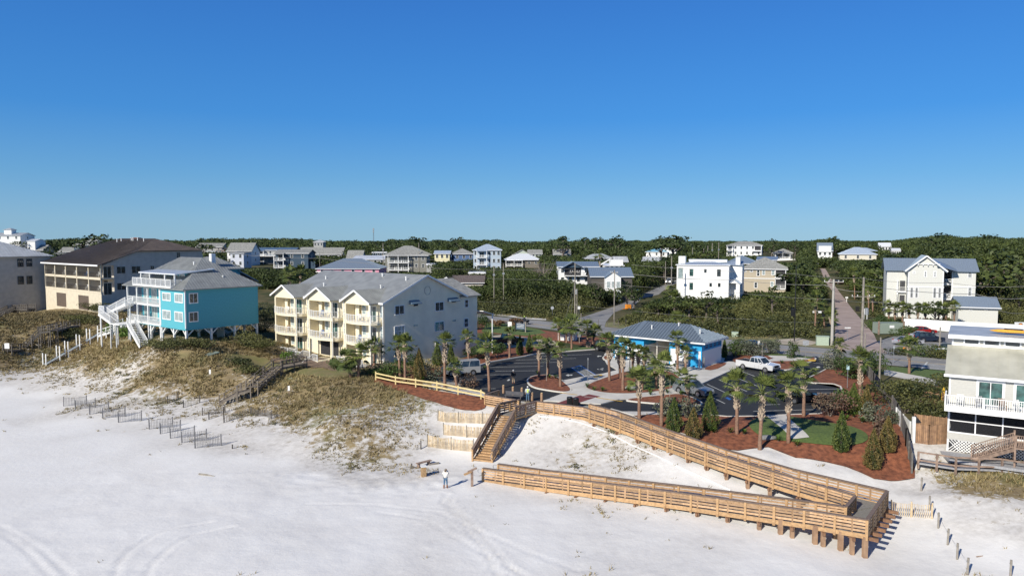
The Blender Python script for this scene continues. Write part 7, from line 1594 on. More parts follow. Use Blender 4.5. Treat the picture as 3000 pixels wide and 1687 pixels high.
# ---------------------------------------------------------------- vegetation
R_=np.random.RandomState(11)
def quads(P,s,asp=.6,up=0.0,rs=R_):
    """leaf-clump quads at points P, size s"""
    n=len(P);s=np.broadcast_to(s,(n,))
    a=rs.normal(size=(n,3));a[:,2]+=up;a/=np.linalg.norm(a,axis=1)[:,None]
    b=rs.normal(size=(n,3));b-=a*(a*b).sum(1)[:,None];b/=np.linalg.norm(b,axis=1)[:,None]
    A=a*(s*.5)[:,None];B_=b*(s*.5*asp)[:,None]
    k=1+rs.uniform(-.25,.25,(n,4,1))
    return P[:,None,:]+np.stack([-A-B_*.5,-B_*.3+A*.2-B_*.7,A,B_*.9-A*.1],1)*k
def lobes(n,rx,ry,rz,k,rs,flat=0.,hollow=.55,lr=.5):
    """points in k lobes filling an ellipsoid; returns points and a tint per lobe"""
    c=rs.normal(size=(k,3));c/=np.linalg.norm(c,axis=1)[:,None];c*=rs.uniform(.35,.85,(k,1))
    if flat: c[:,2]=np.abs(c[:,2])*(1-flat)+rs.uniform(-.15,.1,k)
    r=rs.uniform(lr*.7,lr*1.25,k);i=rs.randint(0,k,n)
    d=rs.normal(size=(n,3));d/=np.linalg.norm(d,axis=1)[:,None];rad=rs.uniform(hollow,1,(n,1))**.6
    p=c[i]+d*rad*r[i][:,None]
    t=rs.uniform(.1,.9,k)[i]+rs.uniform(-.2,.2,n)
    return p*np.array([rx,ry,rz]),t
def template(kind,seed,n):
    rs=np.random.RandomState(seed)
    if kind=='bush': p,t=lobes(n,1,1,.8,7,rs);p[:,2]=np.abs(p[:,2]+.15);s=.25
    elif kind=='tree': p,t=lobes(n,1,1,.8,6,rs,flat=.35,lr=.55,hollow=.7);p[:,2]=p[:,2]*.5+.62;s=.20;t=t*.7+.35*np.clip((p[:,2]-.5)*0+rs.uniform(0,1,n),0,1)
    elif kind=='low': p,t=lobes(n,1,1,.45,6,rs);p[:,2]=np.abs(p[:,2]);s=.22
    elif kind=='umbrella': p,t=lobes(n,1,1,.35,7,rs,flat=.3,lr=.4);s=.26
    q=quads(p*0,s*rs.uniform(.6,1.3,n),.75,0,rs);return p,q,np.clip(t,0,1)
LIM=[]   # (px0,px1,D,py): plants nearer than D stay below picture line py so that the house or road behind stays in view
def houselim(p0,p1,D,eave,vis):
    for a,b,e,Dn,D0 in FHD:
        if e==eave and min(b,p1)-max(a,p0)>.5*(p1-p0): D=Dn
    LIM.append((p0-6,p1+6,D,eave+vis))
for a in[(0,60,275,692,6),(214,297,262,718,4),(170,262,245,737,3),(84,128,260,733,2),(573,655,300,724,12),(604,674,250,735,28),(660,740,240,736,28),(672,716,228,742,28),(700,866,215,733,50),(800,930,200,742,44),(876,1004,255,745,2),(915,950,262,709,16),(1013,1060,250,757,1),(1040,1120,238,760,5),(924,1114,175,787,11),(1088,1142,290,740,5),(1122,1256,190,748,48),(1248,1276,195,771,6),(1270,1320,250,743,20),(1326,1392,245,744,14),(1383,1471,215,733,46),(1476,1585,185,761,22),(1560,1585,185,761,34),(1498,1562,225,747,6),(1545,1590,232,743,1),(1620,1674,250,745,1),(1632,1700,236,781,36),(1700,1735,236,781,48),(1728,1773,214,810,4),(1773,1822,214,810,34),(1820,1857,214,810,4),(1765,1830,200,778,4),(1712,1800,225,757,1),(1798,1842,215,766,1),(1876,1932,205,770,3),(1890,1957,260,738,13),(1941,1980,264,721,16),(1979,2136,205,776,92),(2136,2175,205,776,90),(2170,2308,226,788,66),(2118,2222,245,772,1),(2215,2278,250,762,1),(2127,2234,300,719,28),(2196,2233,308,728,18),(2263,2330,262,741,26),(2393,2441,330,735,14),(2456,2571,270,745,14),(2574,2612,300,722,8),(2612,2640,290,734,5),(2599,2870,168,791,140),(2800,2932,160,900,50),(1320,1420,235,828,8),(1284,1320,228,813,14),(1370,1424,265,795,5),(378,400,620,696,4),(76,106,520,706,1)]: houselim(*a)
ROADS=[[(1676,952),(1693,934),(1800,898),(1863,870),(1943,836),(1980,820),(2010,812),(2015,817),(1985,830),(1948,850),(1930,865),(1880,878),(1860,896),(1800,920),(1776,946)],
 [(2392,787),(2410,824),(2440,861),(2443,930),(2436,992),(2438,1024),(2620,1045),(2580,1002),(2568,979),(2531,936),(2487,880),(2450,836),(2419,787)]]
RW=[inset([G(a,b)[:2] for a,b in r],-2.6) for r in ROADS]
for r,dd in((0,0),(1,0)):
    pp=ROADS[r];h_=len(pp)//2
    for a,b in zip(pp[h_+1:],pp[h_+2:]):
        n=6
        for i in range(n):
            px=a[0]+(b[0]-a[0])*(i+.5)/n;py=a[1]+(b[1]-a[1])*(i+.5)/n;w_=abs(b[0]-a[0])/n/2+2
            LIM.append((px-w_,px+w_,G(px,py)[1],py+3))
for a,b in zip(ROADS[1][:5],ROADS[1][1:6]):   # the paver street is seen from its lower left too
    for i in range(5):
        px=a[0]+(b[0]-a[0])*(i+.5)/5;py=a[1]+(b[1]-a[1])*(i+.5)/5;LIM.append((px,px+16,G(px,py)[1],py+3))
for px in range(1990,2440,10): LIM.append((px,px+10,134,1000+(px-2000)*.05))
SK=np.array([(0,700),(60,702),(110,699),(180,694),(215,685),(330,684),(350,697),(420,698),(470,696),(500,699),(560,700),(590,697),(620,690),(650,686),(760,688),(860,690),(930,697),(960,700),(1030,699),(1075,703),(1130,703),(1150,694),(1190,694),(1215,694),(1245,703),(1290,696),(1330,700),(1350,693),(1400,697),(1410,694),(1450,696),(1500,703),(1540,703),(1600,703),(1625,695),(1650,691),(1665,704),(1690,699),(1710,694),(1730,702),(1750,693),(1785,703),(1800,690),(1820,690),(1830,704),(1860,700),(1900,704),(1930,692),(1960,688),(1990,692),(2005,706),(2070,708),(2120,706),(2160,702),(2200,706),(2240,707),(2262,700),(2275,707),(2320,706),(2330,701),(2380,703),(2420,694),(2450,696),(2462,706),(2530,705),(2560,706),(2620,700),(2645,698),(2700,690),(2740,683),(2775,682),(2820,692),(2900,685),(2950,694),(3000,692)],float)
SK[:,1]=np.where(SK[:,0]<2640,np.clip(SK[:,1]+1,692,703),SK[:,1])
def limit(x,y,z0,h,near=6):
    """cap plant height h on ground z0 so that it clears the listed lines of sight"""
    d=y*CP+(H-z0)*SP;px=CX+F*x/d
    hw=F*2.0/d
    def zat(py):
        b=(CY-py)/F;return H+y/(CP+b*SP)*(-SP+b*CP)
    mx=zat(np.interp(px,SK[:,0],SK[:,1])+R_.uniform(0,3,len(x)))
    for a,b,D,py in LIM:
        m=(px>a-hw)&(px<b+hw)&(y<D+1.0);mx=np.where(m,np.minimum(mx,zat(py)),mx)
    return np.minimum(h,mx-z0),px
def inpoly(x,y,poly):
    r=np.zeros(len(x),bool);n=len(poly);j=n-1
    for i in range(n):
        xi,yi=poly[i];xj,yj=poly[j]
        c=((yi>y)!=(yj>y))&(x<(xj-xi)*(y-yi)/(yj-yi+1e-12)+xi);r^=c;j=i
    return r
HS=[(o.location.x,o.location.y,o.rotation_euler.z) for o in C.objects if o.get('category')=='house']
BB=[]
for o in C.objects:
    if o.get('category')in('house','apartment building','restroom'):
        X0=X1=Y0=Y1=None
        for c in o.children:
            if c.name.startswith(('wall','roof')) and c.type=='MESH':
                for v in c.bound_box:
                    a,b=v[0],v[1];X0=a if X0 is None else min(X0,a);X1=a if X1 is None else max(X1,a);Y0=b if Y0 is None else min(Y0,b);Y1=b if Y1 is None else max(Y1,b)
        if X0 is not None: BB.append((o.location.x,o.location.y,o.rotation_euler.z,X0,X1,Y0,Y1))
def offhouse(x,y,m=1.0):
    ok=np.ones(len(x),bool)
    for ox,oy,a,X0,X1,Y0,Y1 in BB:
        dx,dy=x-ox,y-oy;c,s=math.cos(a),math.sin(a);lx=dx*c+dy*s;ly=-dx*s+dy*c
        ok&=~((lx>X0-m)&(lx<X1+m)&(ly>Y0-m)&(ly<Y1+m))
    return ok
def scatter(name,label,cat,x,y,rad,h,tmpls,m_,tintshift=None,pat=None,vary=0):
    z0=terr(x,y);h,px=limit(x,y,z0,h)
    if vary: h=h*(1-vary*R_.uniform(0,1,len(h))**1.6)
    ok=(h>.45)
    x,y,rad,h,z0=x[ok],y[ok],rad[ok],h[ok],z0[ok]
    ts=(tintshift[ok] if tintshift is not None else np.zeros(len(x)))
    Vs=[];T_=[];k=R_.randint(0,len(tmpls),len(x));rad=np.minimum(rad,np.maximum(h*1.1,.8))
    for i,(p,q,t) in enumerate(tmpls):
        I=np.where(k==i)[0]
        if not len(I): continue
        a=R_.uniform(0,6.28,len(I));c,s=np.cos(a)[:,None,None],np.sin(a)[:,None,None]
        X_=((p[None,:,None,0]+q[None,:,:,0])*c-(p[None,:,None,1]+q[None,:,:,1])*s)*rad[I][:,None,None]+x[I][:,None,None]
        Y_=((p[None,:,None,0]+q[None,:,:,0])*s+(p[None,:,None,1]+q[None,:,:,1])*c)*rad[I][:,None,None]+y[I][:,None,None]
        Z_=p[None,:,None,2]*h[I][:,None,None]*.92+q[None,:,:,2]*rad[I][:,None,None]+z0[I][:,None,None]
        Vs.append(np.stack([X_,Y_,Z_],-1).reshape(-1,3));T_.append(np.clip(t[None,:]*.7+ts[I][:,None],0,1).ravel())
    return tag(npmesh(name,np.concatenate(Vs),4,m_,None,np.concatenate(T_)),label,cat,kind='stuff')
bushes=[template('bush',s,105) for s in(1,2,3,4)];treesT=[template('tree',s,140) for s in(5,6,7,8)];lows=[template('low',s,64) for s in(9,10,11)]
RW_all=RW
def roadok(x,y):
    ok=np.ones(len(x),bool)
    for r in RW_all: ok&=~inpoly(x,y,r)
    return ok
SIDEPARK=P3([(2560,1000),(2620,975),(2700,965),(2790,965),(3100,975),(3100,1062),(2780,1060),(2720,1048),(2600,1042)])
SANDL=P3([(2270,992),(2340,985),(2420,1000),(2380,1012),(2290,1008)])
# scrub behind the highway
n=15000;x=R_.uniform(-150,150,n);y=R_.uniform(112,262,n)
u_=x*U[0]+y*U[1];v_=x*V[0]+y*V[1]
vfar=np.interp(u_,[-200,-111,-90,-50,-18,60],[137,136,137,133,132.5,132])
ok=(v_>vfar)&roadok(x,y)&offhouse(x,y,.8)&~inpoly(x,y,SIDEPARK)&~inpoly(x,y,SANDL)&(np.abs(x)<y*.78+10)
x,y,v_,vfar=x[ok],y[ok],v_[ok],vfar[ok]
edge=np.clip((v_-vfar)/22,0,1)
h=R_.uniform(.7,1.6,len(x))+edge*R_.uniform(.6,2.6,len(x));h=np.where(y>170,h*(1+np.clip((y-170)/40,0,1)*.9),h)
ts=(fbm(x,y,26,3)-.32)*.9+.05
open_=vn(x,y,17,21);k=(open_>.22)|(edge>.8)
near_=y<205
scatter('coastal_scrub','dense olive and dark green coastal scrub filling the lots behind the highway','scrub',x[near_&k],y[near_&k],R_.uniform(1.0,2.0,(near_&k).sum()),h[near_&k],bushes+lows,scrubg,ts[near_&k])
mid=~near_
scatter('oak_thicket','dark green oak and shrub canopy between the houses inland','thicket',x[mid],y[mid],R_.uniform(1.7,2.8,mid.sum()),h[mid]*1.5,treesT+bushes,oakg,ts[mid])
# woods to the horizon
def woods(n,y0,y1,hlo,hhi,r0,r1,label,name='distant_woods',m_=None,tm=None):
    y=np.sqrt(R_.uniform(y0*y0,y1*y1,n));x=R_.uniform(-1,1,n)*(y*.76+12)
    ok=roadok(x,y)&offhouse(x,y,1.5);x,y=x[ok],y[ok]
    hh=R_.uniform(hlo,hhi,len(x));hh*=np.where((x>y*.42),1.25,1.0)
    return scatter(name,label,'woods',x,y,R_.uniform(r0,r1,len(x)),hh,tm or treesT,m_ or oakg,(fbm(x,y,45,6)-.35)*.8+R_.uniform(-.2,.25,len(x)),vary=.2)
woods(3600,262,390,5,10,2.8,4.4,'green oak woods just behind the middle row of houses')
woods(3200,385,640,9,15,3.6,5.6,'dark woods forming the skyline',m_=pineg)
woods(1500,640,1100,12,17,5.5,8,'far woods fading into the skyline',m_=pineg)
# trees standing close in front of each house, up to the line where the photo starts to show its wall
px_=[];D_=[]
for a,b,D,py in LIM:
    if D>139 and b-a>24:
        for D2 in(D-5,D-9,D-14):
            k=int((b-a)*D/F/1.9)+1
            for i in range(k): px_.append(a+(b-a)*(i+rng.random())/k);D_.append(D2+rng.uniform(-1.5,1.5))
x=np.array([atD(a,750,D)[0] for a,D in zip(px_,D_)]);y=np.array(D_)
ok=roadok(x,y)&offhouse(x,y,.6)&((x*V[0]+y*V[1])>140);x,y=x[ok],y[ok]
scatter('oak_thicket','dark oak thicket crowding the fronts of the inland houses','thicket',x,y,R_.uniform(2.2,3.0,len(x)),np.full(len(x),13.),treesT+bushes,oakg,R_.uniform(-.2,.3,len(x)),vary=.12)
# individual trees: trunk, limbs, crown
def treemesh(kind,seed,m_,leafn=420):
    rs=np.random.RandomState(seed)
    t=thing(kind+'_tree','x','tree',(0,0,-500));tr=MB();tips=[]
    th=.55 if kind=='oak' else .66
    tr.tube([(0,0,-.05),(.01,0,.2),(.02,.01,th)],[.035,.026,.016],7)
    for i in range(7):
        a=i*.9+rs.uniform(-.3,.3);z=rs.uniform(th*.55,th);r=rs.uniform(.18,.34);tp=(math.cos(a)*r,math.sin(a)*r,min(.9,z+rs.uniform(.1,.22)))
        tr.tube([(0.015,0,z*.9),(tp[0]*.5,tp[1]*.5,z+.06),tp],[.014,.01,.004],5);tips.append(tp)
    tr.obj('trunk',bark2,t)
    pts=[];tt=[]
    tips.append((0,0,.88))
    for tp in tips:
        k=leafn//len(tips);d=rs.normal(size=(k,3));d/=np.linalg.norm(d,axis=1)[:,None];rr=rs.uniform(.45,1,(k,1))
        sc=np.array([.19,.19,.11 if kind=='oak' else .10])*rs.uniform(.8,1.2)
        pts.append(np.array(tp)+d*rr*sc);tt.append(np.full(k,rs.uniform(.1,.9))+rs.uniform(-.2,.2,k))
    P_=np.concatenate(pts);q=quads(P_,.07*rs.uniform(.6,1.3,len(P_)),.8,0,rs)
    npmesh('crown',q.reshape(-1,3),4,m_,t,np.clip(np.concatenate(tt),0,1));return t
protos={('oak',i):treemesh('oak',20+i,oakg) for i in range(3)};protos.update({('pine',i):treemesh('pine',30+i,pineg,300) for i in range(3)})
used=set()
def placetree(kind,i,x,y,h,label,group=None,wr=1.):
    pr=protos[(kind,i)];loc=(x,y,tz(x,y));rz=rng.uniform(0,6.28)
    if (kind,i) not in used:
        used.add((kind,i));pr.location=loc;pr.rotation_euler=(0,0,rz);pr.scale=(h*wr,h*wr,h);pr['label']=label
        if group: pr['group']=group
        return pr
    return dup(pr,loc,rz,label,group,(h*wr,h*wr,h))
# skyline characters (photo spot of crown top, distance)
for px,py,D,kind,wr,l in[(1650,690,400,'pine',1.3,'leaning umbrella pine breaking the skyline above the small grey roof'),(1812,688,400,'pine',1.3,'isolated round topped pine standing tallest over the white gabled house'),(1752,692,410,'pine',1.2,'knobbly pine on the skyline between two taller umbrella pines'),(1712,694,410,'pine',1.4,'broad flat pine on the skyline left of the knobbly one'),(1940,690,380,'pine',1.5,'left of the two big spreading pines behind the lookout tower'),(1972,687,380,'pine',1.6,'largest spreading pine behind the white lookout tower'),(1349,693,380,'pine',.9,'slim open pine above the blue grey cottage'),(1210,692,390,'pine',1.3,'domed pine right of the grey hip roof apex'),(2263,698,380,'pine',.9,'little lone pine above the pavilion house'),(2330,701,380,'pine',.9,'small pine on the skyline left of the hill street top'),(305,684,300,'pine',1.2,'gap crowned pine above the brown roof at left'),(270,685,300,'pine',1.3,'wide pine left of the gap crowned one above the brown roof'),(590,696,360,'pine',1.1,'flat topped pine above the grey twin gables'),(2480,703,360,'pine',.8,'left small pine poking above the cream hill house'),(2545,704,360,'pine',.8,'right small pine poking above the cream hill house'),(2440,692,345,'oak',1.5,'big rounded oak at the top of the paver street'),(2760,682,330,'oak',1.6,'tallest oak mass on the right skyline'),(2900,685,320,'oak',1.6,'rounded oak at the far right skyline')]:
    x,y,z=atD(px,py,D);placetree(kind,rng.randrange(3),x,y,(z-tz(x,y))*1.02,l,None,wr)
# mid distance trees told apart only by kind
def many(kind,lst,label,group,wr=1.2):
    xs_=np.array([atD(a,b,D)[0] for a,b,D in lst]);ys_=np.array([D for _,_,D in lst],float);hh=np.array([atD(a,b,D)[2]-tz(atD(a,b,D)[0],D) for a,b,D in lst])
    h2,_=limit(xs_,ys_,terr(xs_,ys_),hh);ok=offhouse(xs_,ys_,1)&roadok(xs_,ys_)&(h2>1.2)
    for x,y,h in zip(xs_[ok],ys_[ok],h2[ok]): placetree(kind,rng.randrange(3),float(x),float(y),float(h),label,group,wr)
L1=[(rng.uniform(20,2990),rng.uniform(708,735),rng.uniform(265,360)) for _ in range(80)]
many('oak',L1,'rounded oak crown standing up from the woods behind the houses','oak crowns in the woods behind the houses',1.3)
L2=[(rng.uniform(2350,2990),rng.uniform(715,860),rng.uniform(180,260)) for _ in range(46)]+[(rng.uniform(1850,1990),rng.uniform(775,800),rng.uniform(165,240)) for _ in range(22)]+[(rng.uniform(1250,1640),rng.uniform(775,815),rng.uniform(235,262)) for _ in range(36)]
many('oak',L2,'bushy oak among the middle distance houses','oaks among the middle distance houses',1.5)
L3=[(rng.uniform(20,2990),np.interp(0,[0],[0])+rng.uniform(697,706),rng.uniform(380,470)) for _ in range(50)]
many('pine',L3,'flat topped pine crown on the skyline','pines along the skyline',1.3)
for px,py,D,h,l in((1745,842,198,5,'oak covering the left wing of the grey gabled house'),(1838,842,200,5.4,'oak covering the right wing of the grey gabled house'),(1858,850,192,4.5,'lower oak at the bend beside the grey gabled house'),(2265,850,175,6,'light green pine in front of the tan house'),(2072,850,165,5.5,'spreading oak in front of the modern white house'),(2020,868,165,4.5,'smaller oak at the left foot of the modern white house'),(2105,862,160,4,'leafy oak under the entrance of the modern white house'),(2740,910,150,4.5,'grey purple young tree in front of the white wall')):
    x,y,z=atD(px,py-20,D);placetree('oak',rng.randrange(3),x,y,h+1.5,l,None,1.3)
x,y,z=atD(1590,745,235)
tb=MB()
for i in range(60):
    a=rng.uniform(0,6.28);r=rng.uniform(1,5);tb.tube([(0,0,2+rng.uniform(0,2)),(math.cos(a)*r*.5,math.sin(a)*r*.5,5+rng.uniform(0,2)),(math.cos(a)*r,math.sin(a)*r,6+rng.uniform(0,5))],[.1,.06,.02],4,False)
t=thing('bare_tree','bare leafless grey brown tree right of the white pyramid roof','tree',(x,y,tz(x,y)));tb.obj('branches',mat('bare_twig',(.24,.20,.17),.9),t);MB().tube([(0,0,-.3),(0,0,5)],[.3,.15],7).obj('trunk',bark2,t)
# palms -------------------------------------------------------------------
def palmcrown(seed,nf=30,R0=1.35):
    rs=random.Random(seed);v=[];t=[];stem=MB()
    for i in range(nf):
        az=i*2.399+rs.uniform(-.2,.2);el=math.radians(rs.choice([80,64,50,36,22,8,-8,-26])+rs.uniform(-8,8));L_=R0*rs.uniform(.5,.62)
        d=Vector((math.cos(az)*math.cos(el),math.sin(az)*math.cos(el),math.sin(el)));p=d*L_;side=Vector((-math.sin(az),math.cos(az),0));up=d.cross(side)*-1
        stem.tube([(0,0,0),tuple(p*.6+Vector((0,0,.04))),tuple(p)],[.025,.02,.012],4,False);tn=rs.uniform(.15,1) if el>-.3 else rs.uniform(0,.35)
        for k in range(13):
            a=math.radians(-72+12*k);l=R0*rs.uniform(.5,.75)*(1-.25*abs(a));e=(d*math.cos(a)+side*math.sin(a));e.z-=.12;e.normalize()
            tip=p+e*l+Vector((0,0,-.2*l*rs.uniform(.3,1.3)));mid=p+e*l*.55+Vector((0,0,.02));w_=(side*math.cos(a)-d*math.sin(a))*.048
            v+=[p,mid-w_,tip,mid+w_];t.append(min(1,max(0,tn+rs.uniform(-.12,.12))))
    return v,t,stem
PC=[]
def palm(label,base,top,cr=1.3,z=None,group=None,Dd=None,boots=.4,hide=False):
    if z is None: x,y,g=G(*base,False)
    else: x,y=W(*base,z);g=z
    if Dd: x,y,_=atD(base[0],base[1],Dd);g=tz(x,y)
    xt,_,zt=atD(top[0],top[1],y);h=max(1.0,zt-g-.1);lx=max(-.9,min(.9,xt-x))
    t=thing('palm_tree',label,'palm tree',(x,y,g),0,group);rs=random.Random(label)
    hb=h*(1-boots);n=7;pts=[(lx*(k/n)**1.5,math.sin(k*1.3)*.04,-.2+(h+.2)*k/n) for k in range(n+1)]
    MB().tube(pts,[.21,.19,.17,.165,.16,.15,.15,.14],9).obj('trunk',bark,t,True)
    b=MB();nb=int(16+h*boots*14)
    for i in range(nb):
        f_=hb/h+(1-hb/h)*i/nb;zc=h*f_;cx_=lx*f_**1.5;a=i*2.399+rs.uniform(-.3,.3);d=Vector((math.cos(a),math.sin(a),0));r=.15
        b.bar(Vector((cx_,0,zc-.12))+d*r*.8,Vector((cx_,0,zc+.22))+d*(r+.13+.05*rs.random()),.13,.045,tuple(Vector((d.y,-d.x,0))))
    b.tube([(lx*(hb/h)**1.5,0,hb),(lx,0,h)],[.19,.18],9,False);b.obj('leaf_bases',boot,t)
    k=rs.randrange(6);sc=cr/1.12*rs.uniform(.9,1.08)
    if len(PC)<=k:
        while len(PC)<=k:
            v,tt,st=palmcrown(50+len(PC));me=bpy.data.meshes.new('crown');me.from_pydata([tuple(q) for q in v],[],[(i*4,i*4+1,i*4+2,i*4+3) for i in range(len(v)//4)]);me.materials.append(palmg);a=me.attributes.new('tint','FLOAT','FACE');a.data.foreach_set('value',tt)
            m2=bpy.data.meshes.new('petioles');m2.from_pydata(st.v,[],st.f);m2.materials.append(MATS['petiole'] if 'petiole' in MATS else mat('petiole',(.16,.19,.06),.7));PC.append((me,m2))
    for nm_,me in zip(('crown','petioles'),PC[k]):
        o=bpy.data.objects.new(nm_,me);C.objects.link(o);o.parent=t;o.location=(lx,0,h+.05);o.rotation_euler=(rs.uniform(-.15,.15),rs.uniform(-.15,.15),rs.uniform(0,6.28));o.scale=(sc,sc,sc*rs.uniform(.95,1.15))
    return t
g='sabal palms in the planters round the car park'
for base,top,cr,l in[((1303,1131),(1303,1003),1.15,'tall palm in front of the parked grey boxy SUV'),((1338,1134),(1330,1076),1.0,'short palm just right of the tall palm before the boxy SUV'),((1374,1088),(1370,986),1.0,'slender palm behind the boxy SUV against the condominium wall edge'),((1434,1147),(1424,1008),1.2,'palm standing left of the walking man at the near kerb'),((1493,1049),(1493,976),1.0,'palm by the dark pickup at the back kerb'),
 ((1579,1108),(1580,1010),1.25,'left palm of three in the round planter'),((1606,1100),(1606,1014),1.1,'middle palm of three in the round planter'),((1642,1136),(1638,1026),1.1,'right palm of three at the tip of the round planter'),((1786,1119),(1780,1002),1.25,'palm in front of the left blue corner of the restroom'),((1825,1147),(1825,1020),1.3,'palm directly before the left blue door of the restroom'),
 ((1817,1111),(1813,1030),1.0,'palm hidden behind the one before the left blue door'),((1854,1089),(1852,1028),1.0,'dark trunked palm by the black lamp post'),((1870,1096),(1870,1030),1.0,'palm left of a close pair before the breezeway'),((1885,1096),(1890,1036),1.05,'palm right of a close pair before the breezeway'),((1938,1249),(1940,1080),1.45,'tall palm rising from behind the upper ramp left of the conifers'),
 ((1873,1229),(1871,1110),1.25,'palm close behind the ramp rail near the black asphalt lane'),((1881,1145),(1884,1102),1.0,'short palm on the planter lawn left side'),((1923,1141),(1921,1076),1.0,'short dark trunked palm at the right end of the planter lawn'),((1985,1086),(1985,998),1.2,'palm in front of the right blue band of the restroom'),((2008,1092),(2010,1036),.95,'small palm in front of the right blue door'),
 ((2018,1191),(2011,1109),1.15,'palm in front of the silver SUV'),((2159,1274),(2158,1132),1.35,'palm right of the three dark conifers'),((2226,1319),(2234,1152),1.5,'big palm nearest the camera at the edge of the sand'),((2310,1299),(2310,1132),1.35,'palm between the concrete apron and the sand'),((2355,1221),(2354,1091),1.3,'palm at the kerb right of the black sedan'),
 ((2520,1168),(2520,1052),1.3,'thick rough trunked palm beside the grey plank fence'),((2459,1064),(2461,1014),1.25,'palm in the bushes by the car park exit'),((2664,1094),(2663,1014),1.35,'palm with wide crown beside the highway crossing')]:
    palm(l,base,top,cr,None,g,boots=.62 if 'rough' in l else .45)
g='palms below the yellow condominium'
for base,top,cr,l in[((1050,1108),(1050,1040),1.45,'palm with hanging crown in front of the right balcony bay'),((1096,1072),(1095,1018),1.45,'wide crowned palm touching the right balcony bay'),((1029,1110),(1012,1056),1.35,'leaning palm left of the balcony palms'),((1172,1106),(1167,1015),1.3,'left palm of the twin pair beside the condominium side wall'),((1187,1118),(1185,1006),1.25,'right palm of the twin pair beside the condominium side wall')]:
    palm(l,base,top,cr,None,g)
g='palms beside the highway'
for base,top,cr,l in[((1639,1001),(1637,953),1.5,'left highway palm next to the white kiosk'),((1675,1023),(1673,950),1.6,'taller highway palm right of the white kiosk'),((1660,1004),(1658,956),1.4,'middle highway palm behind the kiosk'),((1722,1008),(1720,962),1.6,'bushy palm right of the meter box'),((1737,1008),(1742,972),1.4,'low bushy palm nearest the restroom roof'),((2504,876),(2501,802),1.6,'tall palm behind the street crossing on the right'),((2557,925),(2555,858),1.6,'left palm of a pair left of the greige house'),((2545,915),(2543,850),1.6,'right palm of a pair left of the greige house'),((2440,980),(2432,930),1.5,'palm on the left verge of the paver street'),((2415,960),(2410,905),1.4,'second palm on the left verge of the paver street')]:
    palm(l,base,top,cr,None,g)
for i,(px,py) in enumerate(((2604,900),(2622,906),(2644,903),(2663,908),(2689,905),(2711,905),(2750,903),(2771,905),(2796,900))):
    palm(('leftmost palm','second palm','third palm','fourth palm','fifth palm','sixth palm','seventh palm','eighth palm','rightmost palm')[i]+' in the row before the greige house',(px,932),(px,py),1.3,None,'row of short palms in front of the greige house',Dd=155)
for px,py,D,l in((1757,748,250,'palm standing among grey roofs left of the roof deck house'),(850,800,185,'palm in the thicket behind the yellow condominium roof'),(845,806,175,'palm with bare trunk left of the pink house'),(880,800,180,'low palm crown in the thicket below the navy house'),(2395,840,185,'palm left of the upper paver street'),(1962,860,185,'palm at the bend of the side street'),(1975,875,170,'palm by the left corner of the modern white house'),(2390,880,150,'feathery palm in the scrub beside the paver street'),(1990,940,140,'wide low palmetto crown in the near scrub')):
    palm(l,(px,900),(px,py),1.9,None,None,Dd=D)
# conifers -----------------------------------------------------------------
def conifer(label,base,top,w_,m_=jung,group=None,D=None):
    x,y,g=G(*base,False);_,_,zt=atD(top[0],top[1],y);h=max(1.2,zt-g);rs=np.random.RandomState(abs(hash(label))%9999 if False else sum(map(ord,label)))
    t=thing('juniper_tree',label,'conifer',(x,y,g),0,group);w_*=.78;n=int(6500*max(.5,h/5));f_=rs.uniform(0,1,n)**1.35
    prof=np.interp(f_,[0,.08,.25,.5,.8,1],[.55,.85,1,.78,.36,.03]);a=rs.uniform(0,6.28,n);lob=1+.22*np.sin(a*5+f_*9)+rs.uniform(-.3,.12,n)
    r=prof*w_*lob*rs.uniform(.7,1,n)**.4;P_=np.stack([np.cos(a)*r,np.sin(a)*r,.1+f_*h*.97],1)
    q=quads(P_,.17*rs.uniform(.5,1.2,n),.45,1.6,rs);tt=np.clip(.5+.4*np.sin(a*5+f_*9)*.8+rs.uniform(-.4,.4,n),0,1)
    npmesh('foliage',q.reshape(-1,3),4,m_,t,tt);MB().tube([(0,0,-.2),(0,0,h*.8)],[.1,.03],6).obj('trunk',bark2,t)
g='planted conical junipers'
for base,top,w_,m_,l in[((1974,1267),(1974,1164),1.0,jung,'left dark conifer of three behind the ramp'),((2031,1286),(2031,1194),1.0,jung2,'front conifer of three behind the ramp'),((2080,1262),(2080,1145),1.0,jung,'right and tallest conifer of three behind the ramp'),((2464,1323),(2466,1203),.95,jung,'conifer standing on the right lawn'),((2557,1373),(2554,1255),.95,jung2,'conifer nearest the camera in the right mulch'),((2599,1324),(2598,1219),.95,jung2,'conifer before the grey plank fence'),((2538,1214),(2538,1126),.8,jung2,'yellowish conifer by the rough palm'),((2500,1214),(2502,1122),.9,jung,'dark conifer left of the yellowish one'),
 ((1523,1041),(1524,980),.75,jung,'left slim conifer of a pair at the back kerb'),((1551,1033),(1552,977),.75,jung,'right slim conifer of a pair at the back kerb'),((1228,1116),(1236,1019),.95,jung2,'tall conifer in front of the condominium side wall'),((1281,1072),(1281,1003),.95,jung,'dark conifer beside the condominium side wall left of a palm'),((1321,1062),(1322,1006),.7,jung,'conifer behind the tall palm by the condominium wall'),((2122,1050),(2122,990),.5,jung,'narrow dark conifer at the right rear corner of the restroom')]:
    conifer(l,base,top,w_,m_,g)
